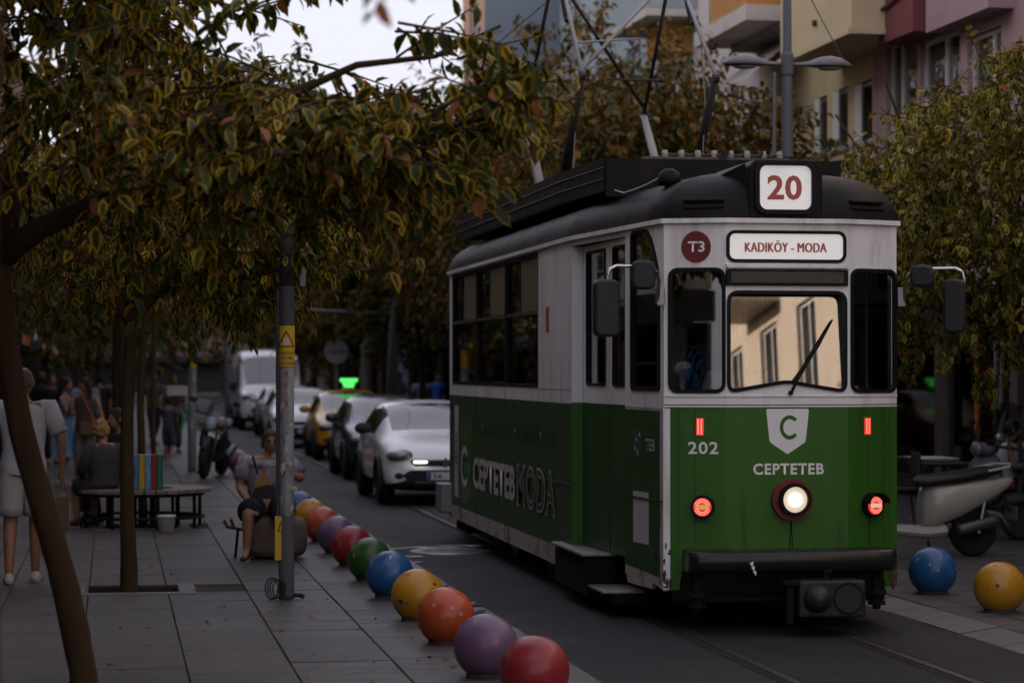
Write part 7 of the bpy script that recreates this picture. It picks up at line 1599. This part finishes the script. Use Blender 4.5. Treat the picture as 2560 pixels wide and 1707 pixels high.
# woman on the stone seat behind the pole
ST2 = dict(SIT); ST2.update(pel=(0, .02, .50), che=(.0, .02, .82), nec=(.0, .01, .98), hea=(.03, -.02, 1.125), elL=(-.27, -.02, .70), wrL=(-.17, -.34, .52), shR=(.20, .02, .95), shL=(-.20, .02, .95), elR=(.34, -.10, .76), wrR=(.16, -.20, .86), knL=(-.20, -.40, .47), anL=(-.22, -.40, .09), toL=(-.25, -.54, .035), knR=(.14, -.42, .47), anR=(.14, -.36, .09))
person('woman in patterned shirt and dark shorts sitting on the stone behind the pole', (1.44, 23.0, 0.0), R(0), ST2, 1.66, 'tan', 'brown', 0, CPT, .62, CNV, 1.02, None, SHB, (R(8), R(4)), 1.22, glasses=True)
e = empty('crossbody_bag', (1.40, 22.76, .60), R(0), 'ochre and grey bag on the lap of the seated woman', 'bag')
MB().prism([(-.09, .12), (-.02, .22), (.05, .15), (.04, .08), (-.08, .06)], lambda a, b, o: (a, o+.06*0-(b-.16)*0.2, b), -.03, .01).build('bag_body', K('ochre', (.42, .24, .08), .8, var=.2, vscale=20), e); MB().prism([(-.11, -.04), (.11, -.03), (.09, .08), (.04, .10), (-.09, .07)], lambda a, b, o: (a, o-(b-.1)*0.1, b), -.05, -.032).build('bag_flap', CDG, e); MB().tube([(-.06, .02, .2), (-.10, .10, .36)], .012, 6).build('bag_strap', CBK, e)
# child with a green stick, people further along
x = at(388, 1082, Y=45.5); person('child in patterned grey clothes running past the motorcycle', (x.x, 45.5, 0), R(160), dict(anL=(-.10, .26, .16), toL=(-.10, .20, .06), elR=(.22, -.16, 1.2), wrR=(.24, -.36, 1.14), knR=(.10, -.12, .50)), 1.28, 'tan', 'black', 0, K('cloth_print', (.09, .09, .12), .85, dirt=(.35, .35, .4, .9), dscale=9, dthr=.56), .6, M['cloth_print'], .95, None, SHW, (0, 0))
e = empty('toy_stick', (x.x+.20, 45.1, .42), 0, 'green plastic stick carried by the child', 'toy'); MB().tube([(-.06, 0, 0), (.10, 0, .56)], .028, 8).build('stick_shaft', K('toy_green', (.03, .30, .14), .5), e, smooth=True); MB().sphere((.11, 0, .60), .045, 10, 8).build('stick_knob', M['toy_green'], e, smooth=True)
crowd = [(196, 43, CSK, CNV, 'black', 'man in pale blue shirt walking past the two women', 180, 1.74), (120, 46, CBK, CNV, 'black', 'dark clothed person behind the woman in blue', 10, 1.70), (96, 52, CDG, CNV, 'grey', 'grey haired person further along the pavement', 20, 1.72), (228, 50, CBK, CBK, 'black', 'person in black walking under the far trees', 200, 1.70), (262, 55, CBR, CNV, 'brown', 'person in brown near the shop awnings', 160, 1.7), (210, 60, CDG, CNV, 'black', 'distant person in dark grey by the shops', 30, 1.75),
         (60, 58, CRD, CNV, 'black', 'distant person in dark red behind the man in white', 0, 1.68), (352, 58, CGN, CNV, 'brown', 'person in olive beyond the bench tree', 30, 1.72), (400, 52, CTP, CNV, 'black', 'person in beige carrying a white box', 10, 1.66), (3, 44, CBK, CBK, 'brown', 'person in black at the shop front', 30, 1.74), (30, 64, CW, CNV, 'black', 'person in white far along the shop fronts', 180, 1.74)]
for i, (px, Y, tp_, bt, hr, lab, ang, H) in enumerate(crowd):
    x = at(px, 900, Y=Y)
    person(lab, (x.x, Y, 0), R(ang), dict(knL=(-.10, -.10, .50), anL=(-.10, -.12, .085), toL=(-.11, -.26, .035), anR=(.10, .18, .12), toR=(.11, .06, .04)) if i % 2 else None, H, ('tan', 'light', 'brown')[i % 3], hr, .2 if i % 4 == 2 else 0, tp_, .6 if i % 2 else 1.7, bt, 1.9, None, SHB, (0, 0), low=True)
x = at(408, 925, Y=51.6); e = empty('white_box', (x.x, 51.6, 1.22), R(10), 'white cardboard box carried past the grey pole', 'box')
MB().box(-.26, .26, -.18, .18, 0, .16).build('box_body', K('box_white', (.5, .5, .5), .7), e, bevel=.01); MB().box(-.27, .27, -.19, .19, .162, .20).build('box_lid', M['box_white'], e, bevel=.01)
for i, (px, Y, tp_, lab) in enumerate(((968, 64, CSK, 'pedestrian in bright blue past the white hatchback'), (1004, 68, K('cloth_royal', (.03, .12, .45), .8), 'pedestrian in royal blue beyond the tram rear'), (915, 70, CTP, 'pedestrian in beige beyond the cars'))):
    x = at(px, 900, Y=Y); person(lab, (x.x, Y, RZ), R(20), None, 1.75, 'tan', 'black', 0, tp_, .6, CNV, 1.9, None, SHB, low=True)
# woman in a white vest sitting at the cafe across the road
x = at(2312, 985, Y=27.2); person('woman in white vest top seated at the cafe across the road', (x.x, 27.2, RZ), R(75), SIT, 1.68, 'tan', 'black', 0, CTK, 0.0, CBK, 1.8, None, SHB, (R(10), 0))
# tram driver
dv, J, s = person('tram driver in a white shirt at the windscreen', (4.83-.10, 17.0+0.98, ROADZ+.66+.20), R(-8), SIT, 1.75, 'tan', 'black', 0, CW, .7, CNV, 1.9, None, SHB, (R(-6), 0), 1.1)
ch = empty('driver_stool', (4.83-.10, 17.0+1.02, ROADZ+.66), 0, 'stool under the tram driver', 'stool'); MB().lathe([(.20, .56), (.21, .60), (.19, .64), (0, .645)], 18).build('stool_seat', M['seat_vinyl'], ch, smooth=True); MB().tube([(0, 0, 0), (0, 0, .57)], .04, 10).build('stool_post', M['iron'], ch); MB().lathe([(.2, 0), (.19, .02), (.05, .04)], 16).build('stool_base', M['iron'], ch)
# desk fan behind the side window
fz = ROADZ+1.60; fa = empty('desk_fan', (4.83-.69, 17.0+.36, fz), R(50), 'small white desk fan with blue blades behind the tram side window', 'fan')
FW = K('fan_white', (.55, .53, .48), .4); FB = K('fan_blue', (.03, .16, .42), .35)
MB().lathe([(.07, .12), (.072, .135), (.055, .15)], 16).build('fan_base', FW, fa); MB().tube([(0, 0, .14), (0, 0, .27)], .022, 8).build('fan_neck', FW, fa); MB().lathe([(.04, .0), (.055, .03), (.055, .10), (.035, .13)], 14, (0, .06, .30), (0, -1, 0)).build('fan_motor', FW, fa, smooth=True)
for k in range(4):
    a = k*math.pi/2+.4; d = Vector((math.cos(a), 0, math.sin(a))); n_ = Vector((-math.sin(a), 0, math.cos(a))); c = Vector((0, -.09, .30))
    MB().add([c+d*.02-n_*.02, c+d*.14-n_*.06+Vector((0, .02, 0)), c+d*.15+n_*.03-Vector((0, .02, 0)), c+d*.03+n_*.02], [(0, 1, 2, 3)]).build('fan_blade', FB, fa)
for R_, yy in ((.17, -.07), (.17, -.12), (.12, -.135), (.06, -.14)): MB().tube([(R_*math.cos(i*math.pi/14), yy, .30+R_*math.sin(i*math.pi/14)) for i in range(29)], .0035, 5, False).build('fan_guard', FB, fa)
MB().box(-.1, .1, -.1, .1, 0.0, .12).build('fan_shelf', M['under'], fa)
# ------------------------------------------------------------------ cafe furniture across the road
K('cafe_black', (.015, .015, .016), .5); K('cafe_white', (.5, .5, .5), .5)
def chair(loc, rz, lab, mt):
    e = empty('cafe_chair', loc, rz, lab, 'chair')
    MB().box(-.21, .21, -.21, .21, .43, .46).build('seat', mt, e, bevel=.008); MB().box(-.20, .20, .20, .225, .62, .88).build('backrest', mt, e, bevel=.01)
    for sx in (-1, 1): MB().tube([(sx*.19, -.19, 0), (sx*.19, -.18, .44)], .014, 6).build('leg', M['iron'], e); MB().tube([(sx*.19, .24, 0), (sx*.19, .19, .45), (sx*.19, .21, .88)], .014, 6).build('leg', M['iron'], e)
def table(loc, lab, mt):
    e = empty('cafe_table', loc, 0, lab, 'table'); MB().box(-.34, .34, -.34, .34, .72, .75).build('table_top', mt, e, bevel=.008); MB().tube([(0, 0, .03), (0, 0, .72)], .03, 8).build('column', M['iron'], e); MB().lathe([(.24, 0), (.23, .025), (.04, .04)], 18).build('foot', M['iron'], e)
x = at(2312, 985, Y=27.2).x
chair((x+.05, 27.2, RZ), R(75), 'dark cafe chair under the woman in the white vest', M['cafe_black']); table((x-.75, 27.25, RZ), 'small dark cafe table in front of the woman in the vest', M['cafe_black']); chair((x-1.3, 27.3, RZ), R(-95), 'empty dark cafe chair on the far side of the table', M['cafe_black'])
table((x-.4, 29.0, RZ), 'white cafe table by the shop front', M['cafe_white']); chair((x+.3, 29.1, RZ), R(80), 'dark chair at the white cafe table', M['cafe_black'])
# orange awning post and poster board at the shop
xo = at(2247, 950, Y=29.6).x; e = empty('awning_post', (xo, 29.6, RZ), 0, 'orange awning post at the shop front', 'post'); MB().box(-.04, .04, -.04, .04, 0, 2.65).build('post_shaft', K('post_orange', (.45, .13, .015), .5), e, bevel=.006); MB().box(-.05, 2.6, -.03, .03, 2.652, 2.74).build('post_beam', M['post_orange'], e)
xo = at(2340, 1000, Y=30.6).x; e = empty('menu_board', (xo, 30.6, RZ), 0, 'pale menu board behind the woman in the vest', 'board'); MB().box(-.35, .35, -.02, .02, .7, 1.75).build('board_panel', K('board_blue', (.34, .42, .44), .6), e, bevel=.01); MB().tube([(-.3, 0, 0), (-.3, 0, .7)], .02, 6).build('leg', M['iron'], e); MB().tube([(.3, 0, 0), (.3, 0, .7)], .02, 6).build('leg', M['iron'], e)
for i, px in enumerate((2288, 2302)):
    xo = at(px, 950, Y=28.4+i*.2).x; e = empty('shop_post', (xo, 28.4+i*.2, RZ), 0, ['slim grey post before the shop', 'second slim grey post beside the first at the shop'][i], 'post'); MB().tube([(0, 0, 0), (0, 0, 2.9)], .028, 10).build('post_shaft', M['galv'], e, smooth=True); MB().lathe([(.07, 0), (.065, .02), (.03, .03)], 12).build('post_foot', M['iron'], e)

# ------------------------------------------------------------------ litter on the ground
rg = np.random.default_rng(5)
n = 260; P = np.column_stack([rg.uniform(-1.5, 2.7, n), rg.uniform(13.2, 34, n), np.full(n, 0.008)]); a = rg.uniform(0, 6.28, n)
me = leaves_mesh('fallen_leaves', P, np.column_stack([np.cos(a), np.sin(a), np.full(n, 0.06)]), np.tile((0, 0, 1.0), (n, 1))+rg.normal(size=(n, 3))*.15, rg.uniform(.03, .075, n), rg.choice([0.3, 0.97, 0.99], n), LEAF_NEAR)
tag(link('fallen_leaves', me, None), 'small dry leaves scattered over the pavement slabs', 'leaves', kind='stuff')
K('gum', (0.03, 0.028, 0.027), 0.7)
m = MB()
for k in range(170):
    x, y, r = rnd.uniform(-1.2, 2.4), rnd.uniform(13.2, 30), rnd.uniform(.008, .022); nn = 8
    m.add([(x+r*math.cos(i*math.pi/4)*rnd.uniform(.8, 1.2), y+r*math.sin(i*math.pi/4)*rnd.uniform(.8, 1.2), 0.0052) for i in range(nn)], [tuple(range(nn))])
o = m.build('gum_spots', M['gum'], pavement); tag(o, kind='stuff')
K('wet', (0.03, 0.03, 0.033), 0.22, spec=0.6)
m = MB()
for k in range(16):      # splashes left on kerb and gutter beside the balls
    x, y, L, w_ = rnd.uniform(2.42, 2.72), rnd.uniform(14.2, 19.6), rnd.uniform(.10, .35), rnd.uniform(.015, .05); nn = 12
    m.add([(x+w_*math.cos(i*math.pi/6)*rnd.uniform(.6, 1.2)+.3*L*math.sin(i*math.pi/6), y+L*math.sin(i*math.pi/6)*rnd.uniform(.7, 1.2), 0.0105+k*.0002) for i in range(nn)], [tuple(range(nn))])
tag(m.build('water_splash', M['wet'], kerb), kind='stuff')
m = MB()
for k in range(9):
    x, y, r = mc.x+rnd.uniform(-.9, .6), mc.y+rnd.uniform(-1.6, 1.4), rnd.uniform(.08, .3); nn = 16
    m.add([(x+r*1.2*math.cos(i*math.pi/8)*rnd.uniform(.7, 1.2), y+r*.7*math.sin(i*math.pi/8)*rnd.uniform(.7, 1.2), ROADZ+0.0062+k*.0002) for i in range(nn)], [tuple(range(nn))])
tag(m.build('puddle', M['wet'], road), kind='stuff')
bpy.data.scenes.remove(_TMP)
